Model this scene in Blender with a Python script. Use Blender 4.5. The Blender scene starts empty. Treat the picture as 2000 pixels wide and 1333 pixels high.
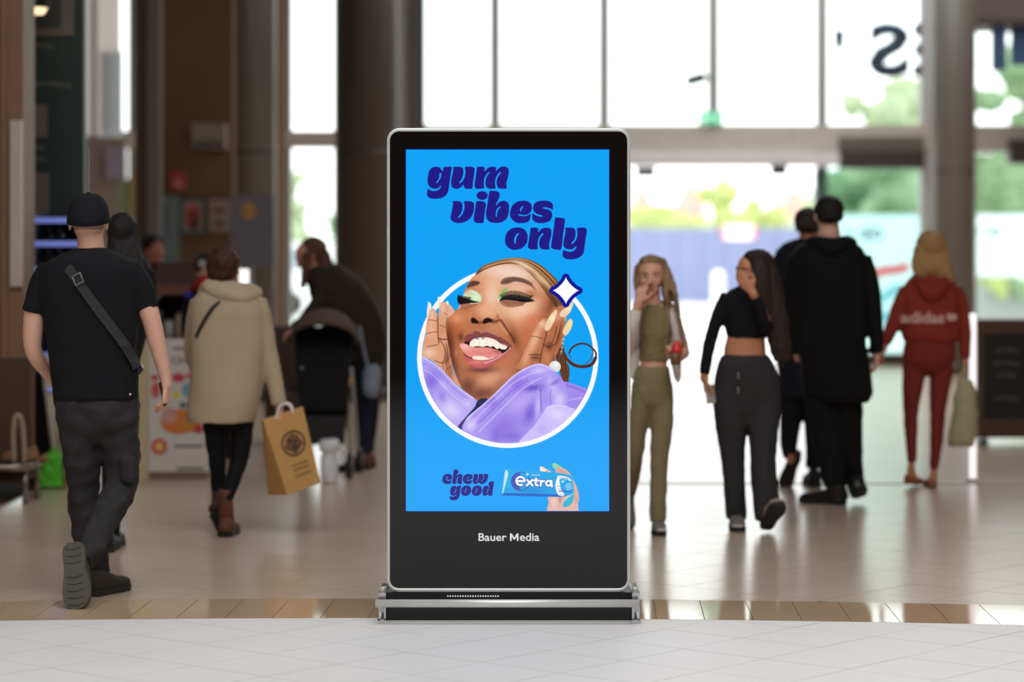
import bpy, bmesh, math, random
import numpy as np
from mathutils import Vector, Matrix
from mathutils.geometry import tessellate_polygon

scene = bpy.context.scene
C = scene.collection
random.seed(7)

# ---------------------------------------------------------------- camera, sky, exposure
F_PX, CAM_H, HORIZON = 5000.0, 1.5, 505.0          # focal length in px of a 2000x1333 frame
cam_data = bpy.data.cameras.new('camera')
cam = bpy.data.objects.new('camera', cam_data)
C.objects.link(cam)
cam.location = (0, 0, CAM_H)
cam.rotation_euler = (math.radians(90), 0, 0)
cam_data.sensor_width = 36.0
cam_data.lens = 90.0
cam_data.shift_y = -(666.5 - HORIZON) / 2000.0
cam_data.clip_end = 400
cam_data.dof.use_dof = True
cam_data.dof.focus_distance = 10.54
cam_data.dof.aperture_fstop = 1.45
scene.camera = cam

SKY = 3.0
world = bpy.data.worlds.new('overcast_sky')
scene.world = world
world.use_nodes = True
wn = world.node_tree.nodes
wl = world.node_tree.links
bg = wn['Background']
bg.inputs['Color'].default_value = (0.97, 0.985, 1.0, 1)
bg.inputs['Strength'].default_value = SKY

scene.view_settings.view_transform = 'Standard'
scene.view_settings.look = 'None'
scene.view_settings.exposure = 0.0
scene.view_settings.gamma = 1.0
scene.view_settings.use_curve_mapping = False
scene.cycles.use_denoising = True
scene.cycles.max_bounces = 7
scene.cycles.sample_clamp_indirect = 6.0

# ---------------------------------------------------------------- helpers
def q(px, py, Y):
    """point that the photo shows at pixel (px, py) when it stands Y metres away"""
    return Vector(((px - 1000.0) / F_PX * Y, Y, CAM_H + (HORIZON - py) / F_PX * Y))

def gy(py):
    """distance of a floor point seen at pixel row py"""
    return F_PX * CAM_H / (py - HORIZON)

def lin(c):
    c = np.asarray(c, dtype=float) / 255.0
    return np.where(c <= 0.04045, c / 12.92, ((c + 0.055) / 1.055) ** 2.4)

MATS = {}
def mat(name, rgb, rough=0.6, metal=0.0, var=0.12, scale=12.0, bump=0.0, bump_scale=60.0, spec=0.5,
        emit=0.0, coat=0.0, stretch=None, grain=None):
    """procedural Principled material: colour with noise variation and a little relief"""
    if name in MATS:
        return MATS[name]
    m = bpy.data.materials.new(name)
    m.use_nodes = True
    nt = m.node_tree
    b = nt.nodes['Principled BSDF']
    col = tuple(lin(rgb)) + (1,)
    b.inputs['Base Color'].default_value = col
    b.inputs['Roughness'].default_value = rough
    b.inputs['Metallic'].default_value = metal
    b.inputs['Specular IOR Level'].default_value = spec
    b.inputs['Coat Weight'].default_value = coat
    tc = nt.nodes.new('ShaderNodeTexCoord')
    mp = nt.nodes.new('ShaderNodeMapping')
    nt.links.new(tc.outputs['Object'], mp.inputs['Vector'])
    if stretch:
        mp.inputs['Scale'].default_value = stretch
    if var > 0:
        nz = nt.nodes.new('ShaderNodeTexNoise')
        nz.inputs['Scale'].default_value = scale
        nz.inputs['Detail'].default_value = 4
        nt.links.new(mp.outputs['Vector'], nz.inputs['Vector'])
        mx = nt.nodes.new('ShaderNodeMix')
        mx.data_type = 'RGBA'
        c2 = grain if grain is not None else None
        lo = tuple(v * (1 - var) for v in col[:3]) + (1,)
        hi = tuple(min(1, v * (1 + var)) for v in col[:3]) + (1,)
        if c2 is not None:
            hi = tuple(lin(c2)) + (1,)
            lo = col
        mx.inputs[6].default_value = lo
        mx.inputs[7].default_value = hi
        nt.links.new(nz.outputs['Fac'], mx.inputs[0])
        nt.links.new(mx.outputs[2], b.inputs['Base Color'])
    if bump > 0:
        n2 = nt.nodes.new('ShaderNodeTexNoise')
        n2.inputs['Scale'].default_value = bump_scale
        n2.inputs['Detail'].default_value = 3
        nt.links.new(mp.outputs['Vector'], n2.inputs['Vector'])
        bp = nt.nodes.new('ShaderNodeBump')
        bp.inputs['Strength'].default_value = bump
        bp.inputs['Distance'].default_value = 0.01
        nt.links.new(n2.outputs['Fac'], bp.inputs['Height'])
        nt.links.new(bp.outputs['Normal'], b.inputs['Normal'])
    if emit > 0:
        b.inputs['Emission Color'].default_value = col
        b.inputs['Emission Strength'].default_value = emit
    MATS[name] = m
    return m

def glass_mat(name, tint=(0.93, 0.97, 0.95), refl=1.0):
    if name in MATS:
        return MATS[name]
    m = bpy.data.materials.new(name)
    m.use_nodes = True
    nt = m.node_tree
    nt.nodes.clear()
    out = nt.nodes.new('ShaderNodeOutputMaterial')
    tr = nt.nodes.new('ShaderNodeBsdfTransparent')
    tr.inputs['Color'].default_value = tint + (1,)
    gl = nt.nodes.new('ShaderNodeBsdfGlossy')
    gl.inputs['Roughness'].default_value = 0.02
    fr = nt.nodes.new('ShaderNodeFresnel')
    fr.inputs['IOR'].default_value = 1.0 + 0.45 * refl
    mx = nt.nodes.new('ShaderNodeMixShader')
    nt.links.new(fr.outputs[0], mx.inputs[0])
    nt.links.new(tr.outputs[0], mx.inputs[1])
    nt.links.new(gl.outputs[0], mx.inputs[2])
    nt.links.new(mx.outputs[0], out.inputs['Surface'])
    MATS[name] = m
    return m

def print_mat(name, rgb, rough=0.08, strength=1.0):
    """lit display colour under glossy glass"""
    if name in MATS:
        return MATS[name]
    m = bpy.data.materials.new(name)
    m.use_nodes = True
    b = m.node_tree.nodes['Principled BSDF']
    b.inputs['Base Color'].default_value = (0.0, 0.0, 0.0, 1)
    b.inputs['Roughness'].default_value = rough
    if rgb is None:
        at = m.node_tree.nodes.new('ShaderNodeAttribute')
        at.attribute_name = 'picture'
        m.node_tree.links.new(at.outputs['Color'], b.inputs['Emission Color'])
    else:
        b.inputs['Emission Color'].default_value = tuple(lin(rgb)) + (1,)
    b.inputs['Emission Strength'].default_value = strength
    MATS[name] = m
    return m

def tag(o, label=None, cat=None, group=None, kind=None):
    if label: o['label'] = label
    if cat: o['category'] = cat
    if group: o['group'] = group
    if kind: o['kind'] = kind
    return o

def thing(name, loc, label=None, cat=None, group=None, kind=None):
    o = bpy.data.objects.new(name, None)
    o.empty_display_size = 0.1
    o.location = loc
    C.objects.link(o)
    return tag(o, label, cat, group, kind)

def root_loc(o):
    v = Vector((0, 0, 0))
    while o is not None:
        v += Vector(o.location)
        o = o.parent
    return v

def obj(name, me, m=None, parent=None, smooth=False, origin=None):
    """link a mesh given in world coordinates as one object"""
    off = root_loc(parent) if parent else Vector((0, 0, 0))
    base = Vector(origin) if origin is not None else off
    if base.length > 0:
        me.transform(Matrix.Translation(-base))
    o = bpy.data.objects.new(name, me)
    o.location = base - off
    C.objects.link(o)
    if parent:
        o.parent = parent
    if m:
        me.materials.append(m)
    if smooth and len(me.polygons):
        me.polygons.foreach_set('use_smooth', [True] * len(me.polygons))
    me.name = name
    return o

class Geo:
    """collects closed pieces in world coordinates"""
    def __init__(s):
        s.v, s.f = [], []
    def add(s, v, f):
        n = len(s.v)
        s.v += [tuple(p) for p in v]
        s.f += [tuple(i + n for i in k) for k in f]
        return s
    def box(s, x0, x1, y0, y1, z0, z1):
        v = [(x, y, z) for z in (z0, z1) for y in (y0, y1) for x in (x0, x1)]
        f = [(0, 2, 3, 1), (4, 5, 7, 6), (0, 1, 5, 4), (2, 6, 7, 3), (0, 4, 6, 2), (1, 3, 7, 5)]
        return s.add(v, f)
    def hexa(s, p):
        """8 corners: 4 front (ccw), 4 back"""
        f = [(0, 1, 2, 3), (7, 6, 5, 4), (0, 4, 5, 1), (1, 5, 6, 2), (2, 6, 7, 3), (3, 7, 4, 0)]
        return s.add(p, f)
    def loft(s, rings, n=20, p=2.0):
        """rings: (centre, u, v) with u, v the half axes as vectors"""
        v, f = [], []
        for c, u, w in rings:
            for i in range(n):
                a = 2 * math.pi * i / n
                ca, sa = math.cos(a), math.sin(a)
                ca = math.copysign(abs(ca) ** (2 / p), ca)
                sa = math.copysign(abs(sa) ** (2 / p), sa)
                v.append(c + u * ca + w * sa)
        m = len(rings)
        for r in range(m - 1):
            for i in range(n):
                j = (i + 1) % n
                f.append((r * n + i, r * n + j, (r + 1) * n + j, (r + 1) * n + i))
        f.append(tuple(range(n - 1, -1, -1)))
        f.append(tuple((m - 1) * n + i for i in range(n)))
        return s.add(v, f)
    def ell(s, c, u, w, t, n=16, m=10):
        """ellipsoid with half axes u, w, t (vectors)"""
        c = Vector(c)
        rings = []
        for k in range(1, m):
            a = math.pi * k / m
            rings.append((c - t * math.cos(a), u * math.sin(a), w * math.sin(a)))
        v, f = [c - t], []
        for cc, uu, ww in rings:
            for i in range(n):
                b = 2 * math.pi * i / n
                v.append(cc + uu * math.cos(b) + ww * math.sin(b))
        v.append(c + t)
        for i in range(n):
            j = (i + 1) % n
            f.append((0, 1 + j, 1 + i))
            for r in range(m - 2):
                f.append((1 + r * n + i, 1 + r * n + j, 1 + (r + 1) * n + j, 1 + (r + 1) * n + i))
            f.append((1 + (m - 2) * n + i, 1 + (m - 2) * n + j, len(v) - 1))
        return s.add(v, f)
    def ball(s, c, rx, ry, rz):
        return s.ell(Vector(c), Vector((rx, 0, 0)), Vector((0, ry, 0)), Vector((0, 0, rz)))
    def tube(s, pts, radii, n=14, round_ends=True, flat=None, sub=1):
        """tapered tube along a path; flat=(dir, factor) squeezes it along dir"""
        pts = [Vector(p) for p in pts]
        radii = list(radii)
        if sub > 1 and len(pts) > 2:
            pts, radii = spline(pts, radii, sub)
        tang = []
        for i in range(len(pts)):
            a = pts[max(0, i - 1)]; b = pts[min(len(pts) - 1, i + 1)]
            d = (b - a)
            tang.append(d.normalized() if d.length > 1e-9 else Vector((0, 0, 1)))
        ref = Vector((0, 1, 0)) if abs(tang[0].y) < 0.9 else Vector((1, 0, 0))
        if flat is not None:
            ref = Vector(flat[0])
        rings = []
        for i, pt in enumerate(pts):
            u = tang[i].cross(ref)
            u = u.normalized() if u.length > 1e-6 else Vector((1, 0, 0))
            w = u.cross(tang[i]).normalized()
            if flat is None:
                ref = w
            k = flat[1] if flat is not None else 1.0
            rings.append((pt, u * radii[i], w * radii[i] * k, tang[i], radii[i]))
        out = []
        if round_ends:
            c, u, w, t, r = rings[0]
            for a in (0.15, 0.45, 0.8):
                out.append((c - t * r * math.cos(a * math.pi / 2) * 0.9, u * math.sin(a * math.pi / 2), w * math.sin(a * math.pi / 2)))
        out += [(c, u, w) for c, u, w, t, r in rings]
        if round_ends:
            c, u, w, t, r = rings[-1]
            for a in (0.8, 0.45, 0.15):
                out.append((c + t * r * math.cos(a * math.pi / 2) * 0.9, u * math.sin(a * math.pi / 2), w * math.sin(a * math.pi / 2)))
        return s.loft(out, n)
    def mesh(s, name='m'):
        me = bpy.data.meshes.new(name)
        me.from_pydata(s.v, [], s.f)
        me.update()
        return me

def spline(pts, radii, sub):
    P, R = [], []
    n = len(pts)
    for i in range(n - 1):
        p0, p1, p2, p3 = pts[max(0, i - 1)], pts[i], pts[i + 1], pts[min(n - 1, i + 2)]
        for k in range(sub):
            t = k / sub
            P.append(0.5 * ((2 * p1) + (p2 - p0) * t + (2 * p0 - 5 * p1 + 4 * p2 - p3) * t * t + (3 * p1 - p0 - 3 * p2 + p3) * t ** 3))
            R.append(radii[i] * (1 - t) + radii[i + 1] * t)
    P.append(pts[-1]); R.append(radii[-1])
    return P, R

def smooth_closed(pts, sub=4):
    """closed Catmull-Rom through 2D points"""
    n = len(pts)
    out = []
    for i in range(n):
        p0, p1, p2, p3 = (np.array(pts[(i + k) % n], float) for k in (-1, 0, 1, 2))
        for k in range(sub):
            t = k / sub
            out.append(0.5 * (2 * p1 + (p2 - p0) * t + (2 * p0 - 5 * p1 + 4 * p2 - p3) * t * t + (3 * p1 - p0 - 3 * p2 + p3) * t ** 3))
    return np.array(out)

def smooth_open(pts, sub=5):
    n = len(pts)
    out = []
    for i in range(n - 1):
        p0, p1, p2, p3 = (np.array(pts[min(n - 1, max(0, i + k))], float) for k in (-1, 0, 1, 2))
        for k in range(sub):
            t = k / sub
            out.append(0.5 * (2 * p1 + (p2 - p0) * t + (2 * p0 - 5 * p1 + 4 * p2 - p3) * t * t + (3 * p1 - p0 - 3 * p2 + p3) * t ** 3))
    out.append(np.array(pts[-1], float))
    return np.array(out)

def flat_fill(loops3d, name='m'):
    """triangulated flat mesh of an outline with holes"""
    tris = tessellate_polygon([[Vector(p) for p in l] for l in loops3d])
    v = [tuple(p) for l in loops3d for p in l]
    me = bpy.data.meshes.new(name)
    me.from_pydata(v, [], [tuple(t) for t in tris])
    me.update()
    return me

def text_mesh(txt, width=None, height=None, bold=0.0, shear=0.0):
    """flat lettering mesh in the XZ plane, origin at its lower left corner; width in m"""
    cu = bpy.data.curves.new('t', 'FONT')
    cu.body = txt
    cu.offset = bold
    cu.shear = shear
    cu.resolution_u = 3
    ob = bpy.data.objects.new('t', cu)
    C.objects.link(ob)
    bpy.context.view_layer.update()
    dg = bpy.context.evaluated_depsgraph_get()
    me = bpy.data.meshes.new_from_object(ob.evaluated_get(dg))
    bpy.data.objects.remove(ob)
    bpy.data.curves.remove(cu)
    n = len(me.vertices)
    co = np.empty(n * 3); me.vertices.foreach_get('co', co); co = co.reshape(-1, 3)
    co[:, 0] -= co[:, 0].min(); co[:, 1] -= co[:, 1].min()
    w, h = co[:, 0].max(), co[:, 1].max()
    sx = width / w if width else height / h
    sz = height / h if height else sx
    out = np.stack([co[:, 0] * sx, np.zeros(n), co[:, 1] * sz], 1)
    me.vertices.foreach_set('co', out.ravel())
    me.materials.clear()
    me.update()
    return me

def remesh(geo, voxel=0.01, smooth=4, wrinkle=0.0, seed=0, wl=0.12, dirs=None):
    """one continuous skin around the overlapping pieces of geo"""
    ob = bpy.data.objects.new('tmp', geo.mesh('tmp'))
    C.objects.link(ob)
    md = ob.modifiers.new('r', 'REMESH')
    md.mode = 'VOXEL'
    md.voxel_size = voxel
    if smooth:
        sm = ob.modifiers.new('s', 'SMOOTH')
        sm.factor = 0.5
        sm.iterations = smooth
    bpy.context.view_layer.update()
    dg = bpy.context.evaluated_depsgraph_get()
    me = bpy.data.meshes.new_from_object(ob.evaluated_get(dg))
    old = ob.data
    bpy.data.objects.remove(ob)
    bpy.data.meshes.remove(old)
    if wrinkle > 0:
        n = len(me.vertices)
        co = np.empty(n * 3); me.vertices.foreach_get('co', co); co = co.reshape(-1, 3)
        nr = np.empty(n * 3); me.vertices.foreach_get('normal', nr); nr = nr.reshape(-1, 3)
        rng = np.random.RandomState(seed)
        d = np.zeros(n)
        for k in range(9):
            w = rng.normal(size=3)
            if dirs is not None:
                w = w * np.array(dirs)
            w = w / np.linalg.norm(w) * 2 * math.pi / (wl * rng.uniform(0.5, 1.6))
            ph = 2.5 * np.sin(co @ (rng.normal(size=3) * 5) + rng.uniform(0, 6))
            d += np.sin(co @ w + ph + rng.uniform(0, 6)) * rng.uniform(0.3, 1)
        d = np.sign(d) * np.abs(d / 3.0) ** 1.3
        co += nr * (d * wrinkle)[:, None]
        me.vertices.foreach_set('co', co.ravel())
        me.update()
    return me
# ---------------------------------------------------------------- the setting
CEIL = 8.0
def floor_mat(name, c1, c2, rough, spec=0.5, rv=0.08):
    m = bpy.data.materials.new(name)
    m.use_nodes = True
    nt = m.node_tree
    b = nt.nodes['Principled BSDF']
    tc = nt.nodes.new('ShaderNodeTexCoord')
    geo = nt.nodes.new('ShaderNodeNewGeometry')
    nz = nt.nodes.new('ShaderNodeTexNoise')
    nz.inputs['Scale'].default_value = 2.2
    nz.inputs['Detail'].default_value = 6
    nt.links.new(geo.outputs['Position'], nz.inputs['Vector'])
    mx = nt.nodes.new('ShaderNodeMix'); mx.data_type = 'RGBA'
    mx.inputs[6].default_value = tuple(lin(c1)) + (1,)
    mx.inputs[7].default_value = tuple(lin(c2)) + (1,)
    nt.links.new(nz.outputs['Fac'], mx.inputs[0])
    nt.links.new(mx.outputs[2], b.inputs['Base Color'])
    mr = nt.nodes.new('ShaderNodeMapRange')
    mr.inputs['To Min'].default_value = rough - rv
    mr.inputs['To Max'].default_value = rough + rv
    nt.links.new(nz.outputs['Fac'], mr.inputs['Value'])
    nt.links.new(mr.outputs[0], b.inputs['Roughness'])
    b.inputs['Specular IOR Level'].default_value = spec
    MATS[name] = m
    return m

M_TILE = floor_mat('white_tile', (224, 221, 218), (232, 229, 226), 0.5, 0.3)
M_TILE_MID = floor_mat('cream_tile', (200, 176, 153), (208, 187, 166), 0.23, 1.0, 0.01)
M_BAND = floor_mat('brown_band_tile', (196, 166, 134), (214, 186, 154), 0.06, 0.5, 0.01)
M_GROUT = mat('grout', (84, 80, 78), 0.9)

TX, TY0 = 3.4, 7.7
g = Geo().box(-TX, TX, TY0, 15.3, -0.2, -0.004).box(-9, 9, 15.3, 36, -0.2, 0.0)
g.box(-9, -TX, 10.9, 15.3, -0.2, 0).box(TX, 9, 10.9, 15.3, -0.2, 0)
g.box(-9, -TX, -9, 10.9, -0.2, 0).box(TX, 9, -9, 10.9, -0.2, 0).box(-TX, TX, -9, TY0, -0.2, 0)
floor = obj('floor', g.mesh(), M_TILE_MID)
tag(floor, 'pale polished tiled mall floor', None, None, 'structure')
floor.data.materials.append(M_GROUT)
floor.data.polygons[1].material_index = 1
floor.data.materials.append(M_TILE)
for k_ in range(24, 42): floor.data.polygons[k_].material_index = 2
def band_front(x): return 10.665 - 0.031 * x - 0.031 * x * x
BAND = 0.61
TILE = 0.375
ang = math.radians(4.4)
ux = Vector((math.cos(math.radians(45) + ang), math.sin(math.radians(45) + ang)))
uy = Vector((-ux.y, ux.x))
def clip(poly, line_pt, nrm):
    out = []
    for i in range(len(poly)):
        a, b = poly[i], poly[(i + 1) % len(poly)]
        da, db = (a - line_pt).dot(nrm), (b - line_pt).dot(nrm)
        if da >= 0: out.append(a)
        if (da >= 0) != (db >= 0):
            out.append(a + (b - a) * (da / (da - db)))
    return out
def slab_poly(poly, z0, z1, name):
    n = len(poly)
    v = [(p.x, p.y, z1) for p in poly] + [(p.x, p.y, z0) for p in poly]
    f = [tuple(range(n)), tuple(range(2 * n - 1, n - 1, -1))]
    f += [(i, n + i, n + (i + 1) % n, (i + 1) % n) for i in range(n)]
    me = bpy.data.meshes.new(name); me.from_pydata(v, [], f); me.update()
    return me
GAP = 0.0016
h = TILE / 2 - GAP
full = {}
for i in range(-60, 60):
    for j in range(-60, 60):
        c = ux * (i * TILE) + uy * (j * TILE) + Vector((0.11, 10.05))
        if abs(c.x) > TX + .3 or not (TY0 - .3 < c.y < 15.7): continue
        sq = [c + ux * a + uy * b for a, b in ((-h, -h), (h, -h), (h, h), (-h, h))]
        for lp, nn in (((TX, 0), (-1, 0)), ((-TX, 0), (1, 0)), ((0, TY0), (0, 1))):
            sq = clip(sq, Vector(lp), Vector(nn)) if len(sq) > 2 else sq
        if len(sq) < 3: continue
        yb = band_front(c.x)
        sl = -0.031 - 0.062 * c.x
        for zone in ('front', 'mid'):
            if zone == 'front':
                pl = clip(sq, Vector((c.x, yb - GAP)), Vector((sl, -1)))
            else:
                pl = clip(clip(sq, Vector((c.x, yb + BAND + GAP)), Vector((-sl, 1))), Vector((c.x, 15.3)), Vector((0, -1)))
            if len(pl) < 3: continue
            area = abs(sum(pl[k].x * pl[(k + 1) % len(pl)].y - pl[(k + 1) % len(pl)].x * pl[k].y for k in range(len(pl)))) / 2
            if area < 0.003: continue
            m = M_TILE if zone == 'front' else M_TILE_MID
            tn = 'floor_tile' if zone == 'front' else 'cream_tile'
            if len(pl) == 4 and abs(area - 4 * h * h) < 1e-4:
                if zone not in full:
                    me = slab_poly([p - c for p in sq], -0.004, 0, 'floor_tile'); me.materials.append(m); full[zone] = me
                o = bpy.data.objects.new(tn, full[zone])
            else:
                me = slab_poly([p - c for p in pl], -0.004, 0, 'floor_tile'); me.materials.append(m)
                o = bpy.data.objects.new(tn, me)
            o.location = (c.x, c.y, 0); o.parent = floor
            C.objects.link(o)
            o.location.z = random.uniform(-0.0004, 0.0)
x = -3.4
while x < 3.35:
    x1 = x + 0.2
    lean = 0.022
    p = [Vector((x + GAP, band_front(x) + GAP)), Vector((x1 - GAP, band_front(x1) + GAP)),
         Vector((x1 - GAP + lean, band_front(x1) + BAND - GAP)), Vector((x + GAP + lean, band_front(x) + BAND - GAP))]
    c = Vector((x, band_front(x)))
    me = slab_poly([k - c for k in p], -0.004, 0, 'band_tile'); me.materials.append(M_BAND)
    o = bpy.data.objects.new('band_tile', me); o.location = (c.x, c.y, 0); o.parent = floor; C.objects.link(o)
    x = x1
M_STRIP = mat('threshold_metal', (120, 108, 100), 0.35, 0.8)
obj('threshold_strip', Geo().box(0.5, 8, 17.0, 17.1, 0.0, 0.004).mesh(), M_STRIP, floor)

M_WALL = mat('plaster_wall', (140, 116, 94), 0.8, bump=0.1)
M_WALLD = mat('brown_wall', (118, 90, 60), 0.75, var=0.2, scale=1.5)
M_CEIL = mat('ceiling_white', (150, 138, 126), 0.9)
def struct(name, g, m, label=None):
    return tag(obj(name, g.mesh(), m), label, None, None, 'structure')
struct('wall_left', Geo().box(-9.2, -9, -9, 36, 0, CEIL), M_WALL, 'beige plastered side wall of the mall')
struct('wall_right', Geo().box(9, 9.2, -9, 36, 0, CEIL), M_WALL, 'beige plastered side wall of the mall, right')
wb = struct('wall_back', Geo().box(-9, 9, -9.2, -9, 0, CEIL), M_WALL, 'mall wall behind the viewer')

SKX, SK0, SK1 = 4.2, -3.0, 10.9
EX0, EX1 = 22.0, 34.5  # unseen second roof opening, added to brighten the entrance floor and columns
cg = Geo().box(-9, 9, SK1, EX0, CEIL, CEIL + .2).box(-9, 9, EX1, 36, CEIL, CEIL + .2).box(-9, 9, -9, SK0, CEIL, CEIL + .2)
cg.box(-9, -SKX, SK0, SK1, CEIL, CEIL + .2).box(SKX, 9, SK0, SK1, CEIL, CEIL + .2)
cg.box(-9, 1.5, EX0, EX1, CEIL, CEIL + .2).box(7.5, 9, EX0, EX1, CEIL, CEIL + .2)
struct('ceiling', cg, M_CEIL, 'mall ceiling with an open skylight and an unseen opening added for light')

# glass front of the building
M_ALU = mat('grey_aluminium', (176, 174, 172), 0.45, 0.1, var=0.05)
M_ALUL = mat('light_aluminium', (205, 205, 205), 0.4, 0.2, var=0.05)
M_DARKALU = mat('dark_bronze', (74, 64, 58), 0.5, 0.2, var=0.1)
M_GLASS = glass_mat('clear_glass')
YF = 36.0
def fx(px): return (px - 1000) / F_PX * YF
def fz(py): return CAM_H + (HORIZON - py) / F_PX * YF
win = thing('window_1', (0, YF, 0), 'tall glazed mall front with grey mullions', None, None, 'structure')
ZT0, ZT1 = fz(298), fz(246)
mull = [-260, -30, 262, 560, 815, 967, 1180, 1393, 1605, 1806, 2020, 2240]
for k, px in enumerate(mull):
    w = 0.075
    top_only = px in (1180, 1393)
    obj('mullion', Geo().box(fx(px) - w, fx(px) + w, YF - 0.08, YF + 0.08, ZT1 if top_only else 0.0, CEIL).mesh(), M_ALU, win)
# pane: upper row and lower row
xs = [fx(p) for p in mull]
for a, b in zip(xs[:-1], xs[1:]):
    obj('pane', Geo().box(a + 0.055, b - 0.055, YF - 0.006, YF + 0.006, ZT1, CEIL).mesh(), M_GLASS, win)
obj('transom', Geo().box(fx(815), fx(2240), YF - 0.22, YF + 0.1, ZT0, ZT1).mesh(), mat('transom_grey', (206, 200, 190), 0.5, 0.0), win)
obj('transom', Geo().box(fx(-260), fx(815), YF - 0.15, YF + 0.1, fz(290), fz(256)).mesh(), MATS['transom_grey'], win)
for a, b in ((-260, -30), (-30, 262), (262, 560), (560, 815), (815, 967), (1605, 1806), (1806, 2020), (2020, 2240)):
    obj('pane', Geo().box(fx(a) + 0.055, fx(b) - 0.055, YF - 0.006, YF + 0.006, 0.1, ZT0).mesh(), M_GLASS, win)
    obj('bottom_rail', Geo().box(fx(a) + 0.05, fx(b) - 0.05, YF - 0.05, YF + 0.05, 0.0, 0.1).mesh(), M_ALU, win)
obj('jamb', Geo().box(fx(535), fx(558), YF - 0.3, YF - 0.05, 0, CEIL).mesh(), mat('tan_wood', (150, 122, 92), 0.6, stretch=(6, 6, 0.6)), win)
obj('jamb', Geo().box(fx(1797), fx(1822), YF - 0.2, YF - 0.05, 0, CEIL).mesh(), M_ALUL, win)

door = thing('door_1', (fx(1420), YF, 0), 'open sliding glass door under a pale header', None, None, 'structure')
obj('header', Geo().box(fx(967), fx(1632), YF - 0.45, YF - 0.1, fz(326), fz(301)).mesh(), mat('header_white', (240, 238, 240), 0.4), door)
for px0, px1, py in ((1240, 1276, 340), (1500, 1530, 337)):
    g = Geo().box(fx(px0), fx(px1), YF - 0.5, YF - 0.35, fz(py + 7), fz(py - 11))
    g.box(fx(px0 + 6), fx(px1 - 6), YF - 0.52, YF - 0.5, fz(py + 5), fz(py - 2))
    obj('door_sensor', g.mesh(), mat('sensor_black', (22, 22, 24), 0.4), door)
obj('soffit', Geo().box(fx(1634), fx(1797), YF - 0.4, YF - 0.1, fz(331), fz(297)).mesh(), M_DARKALU, door)
obj('soffit', Geo().box(fx(1634), fx(1797), YF - 0.34, YF - 0.1, fz(297), fz(270)).mesh(), mat('soffit_grey', (110, 102, 94), 0.6), door)
obj('soffit', Geo().box(fx(1962), fx(2240), YF - 0.4, YF - 0.1, fz(322), fz(275)).mesh(), M_DARKALU, door)
M_EDGE = mat('teal_edge', (96, 122, 122), 0.3)
obj('door_edge', Geo().box(fx(1588), fx(1596), YF - 0.2, YF - 0.1, 0, fz(331)).mesh(), M_EDGE, door)
obj('door_pane', Geo().box(fx(1596), fx(1790), YF - 0.16, YF - 0.15, 0.08, fz(331)).mesh(), glass_mat('door_glass', (0.78, 0.9, 0.88)), door)
obj('bottom_rail', Geo().box(fx(1588), fx(1797), YF - 0.2, YF - 0.1, 0, 0.17).mesh(), M_DARKALU, door)

def column(name, label, px0, px1, Y, m, z1=8.0):
    x0, x1 = (px0 - 1000) / F_PX * Y, (px1 - 1000) / F_PX * Y
    r = (x1 - x0) / 2
    t = thing(name, ((x0 + x1) / 2, Y, 0), label, 'column', None)
    c = Vector(((x0 + x1) / 2, Y, 0)); X, Yv, Z = Vector((1, 0, 0)), Vector((0, 1, 0)), Vector((0, 0, 1))
    obj('shaft', Geo().loft([(c + Z * z, X * r, Yv * r) for z in (0.0, z1)], 40).mesh(), m, t, True)
    obj('base_ring', Geo().loft([(c + Z * z, X * (r + d), Yv * (r + d)) for z, d in ((0, 0.02), (0.14, 0.02), (0.15, 0.0))], 40).mesh(), mat('base_steel', (90, 84, 80), 0.4, 0.6), t, True)
    obj('collar', Geo().loft([(c + Z * z, X * (r + 0.006), Yv * (r + 0.006)) for z in (2.6, 2.63)], 40).mesh(), MATS['base_steel'], t, True)
    return t
M_COL = mat('grey_column', (122, 118, 112), 0.42, 0.1, var=0.08, scale=2)
M_COLD = mat('dark_column', (84, 76, 69), 0.5, 0.1, var=0.12, scale=2)
column('round_column', 'grey round column behind the woman in the beige coat', 440, 540, 27, M_COL)
column('round_column', 'wide dark round column just left of the display kiosk', 653, 777, 27, M_COLD)
column('round_column', 'grey round column behind the woman in the red hoodie', 1820, 1906, 33, M_COL)
t = thing('steel_post', ((812 - 1000) / F_PX * 35, 35, 0), 'slim grey steel post against the glass above the kiosk corner', 'post')
def px_box(x0, x1, Y, dep, y0=None, y1=None, z0=None, z1=None):
    a, b = (x0 - 1000) / F_PX * Y, (x1 - 1000) / F_PX * Y
    lo = CAM_H + (HORIZON - y1) / F_PX * Y if y1 is not None else z0
    hi = CAM_H + (HORIZON - y0) / F_PX * Y if y0 is not None else z1
    return Geo().box(a, b, Y, Y + dep, lo, hi)
obj('flange', px_box(797, 830, 35, 0.2, z0=0, z1=CEIL).mesh(), mat('post_grey', (98, 96, 96), 0.5, 0.3), t)
obj('web', px_box(776, 797, 35.05, 0.1, z0=0, z1=CEIL).mesh(), M_ALU, t)

# outside, beyond the glass
M_PAVE = mat("pale_paving", (225, 224, 224), 0.85, var=0.06, scale=0.6)
struct('ground', Geo().box(-60, 60, 36, 320, -0.2, -0.01), M_PAVE, 'bright pale paving outside the mall front')
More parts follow.
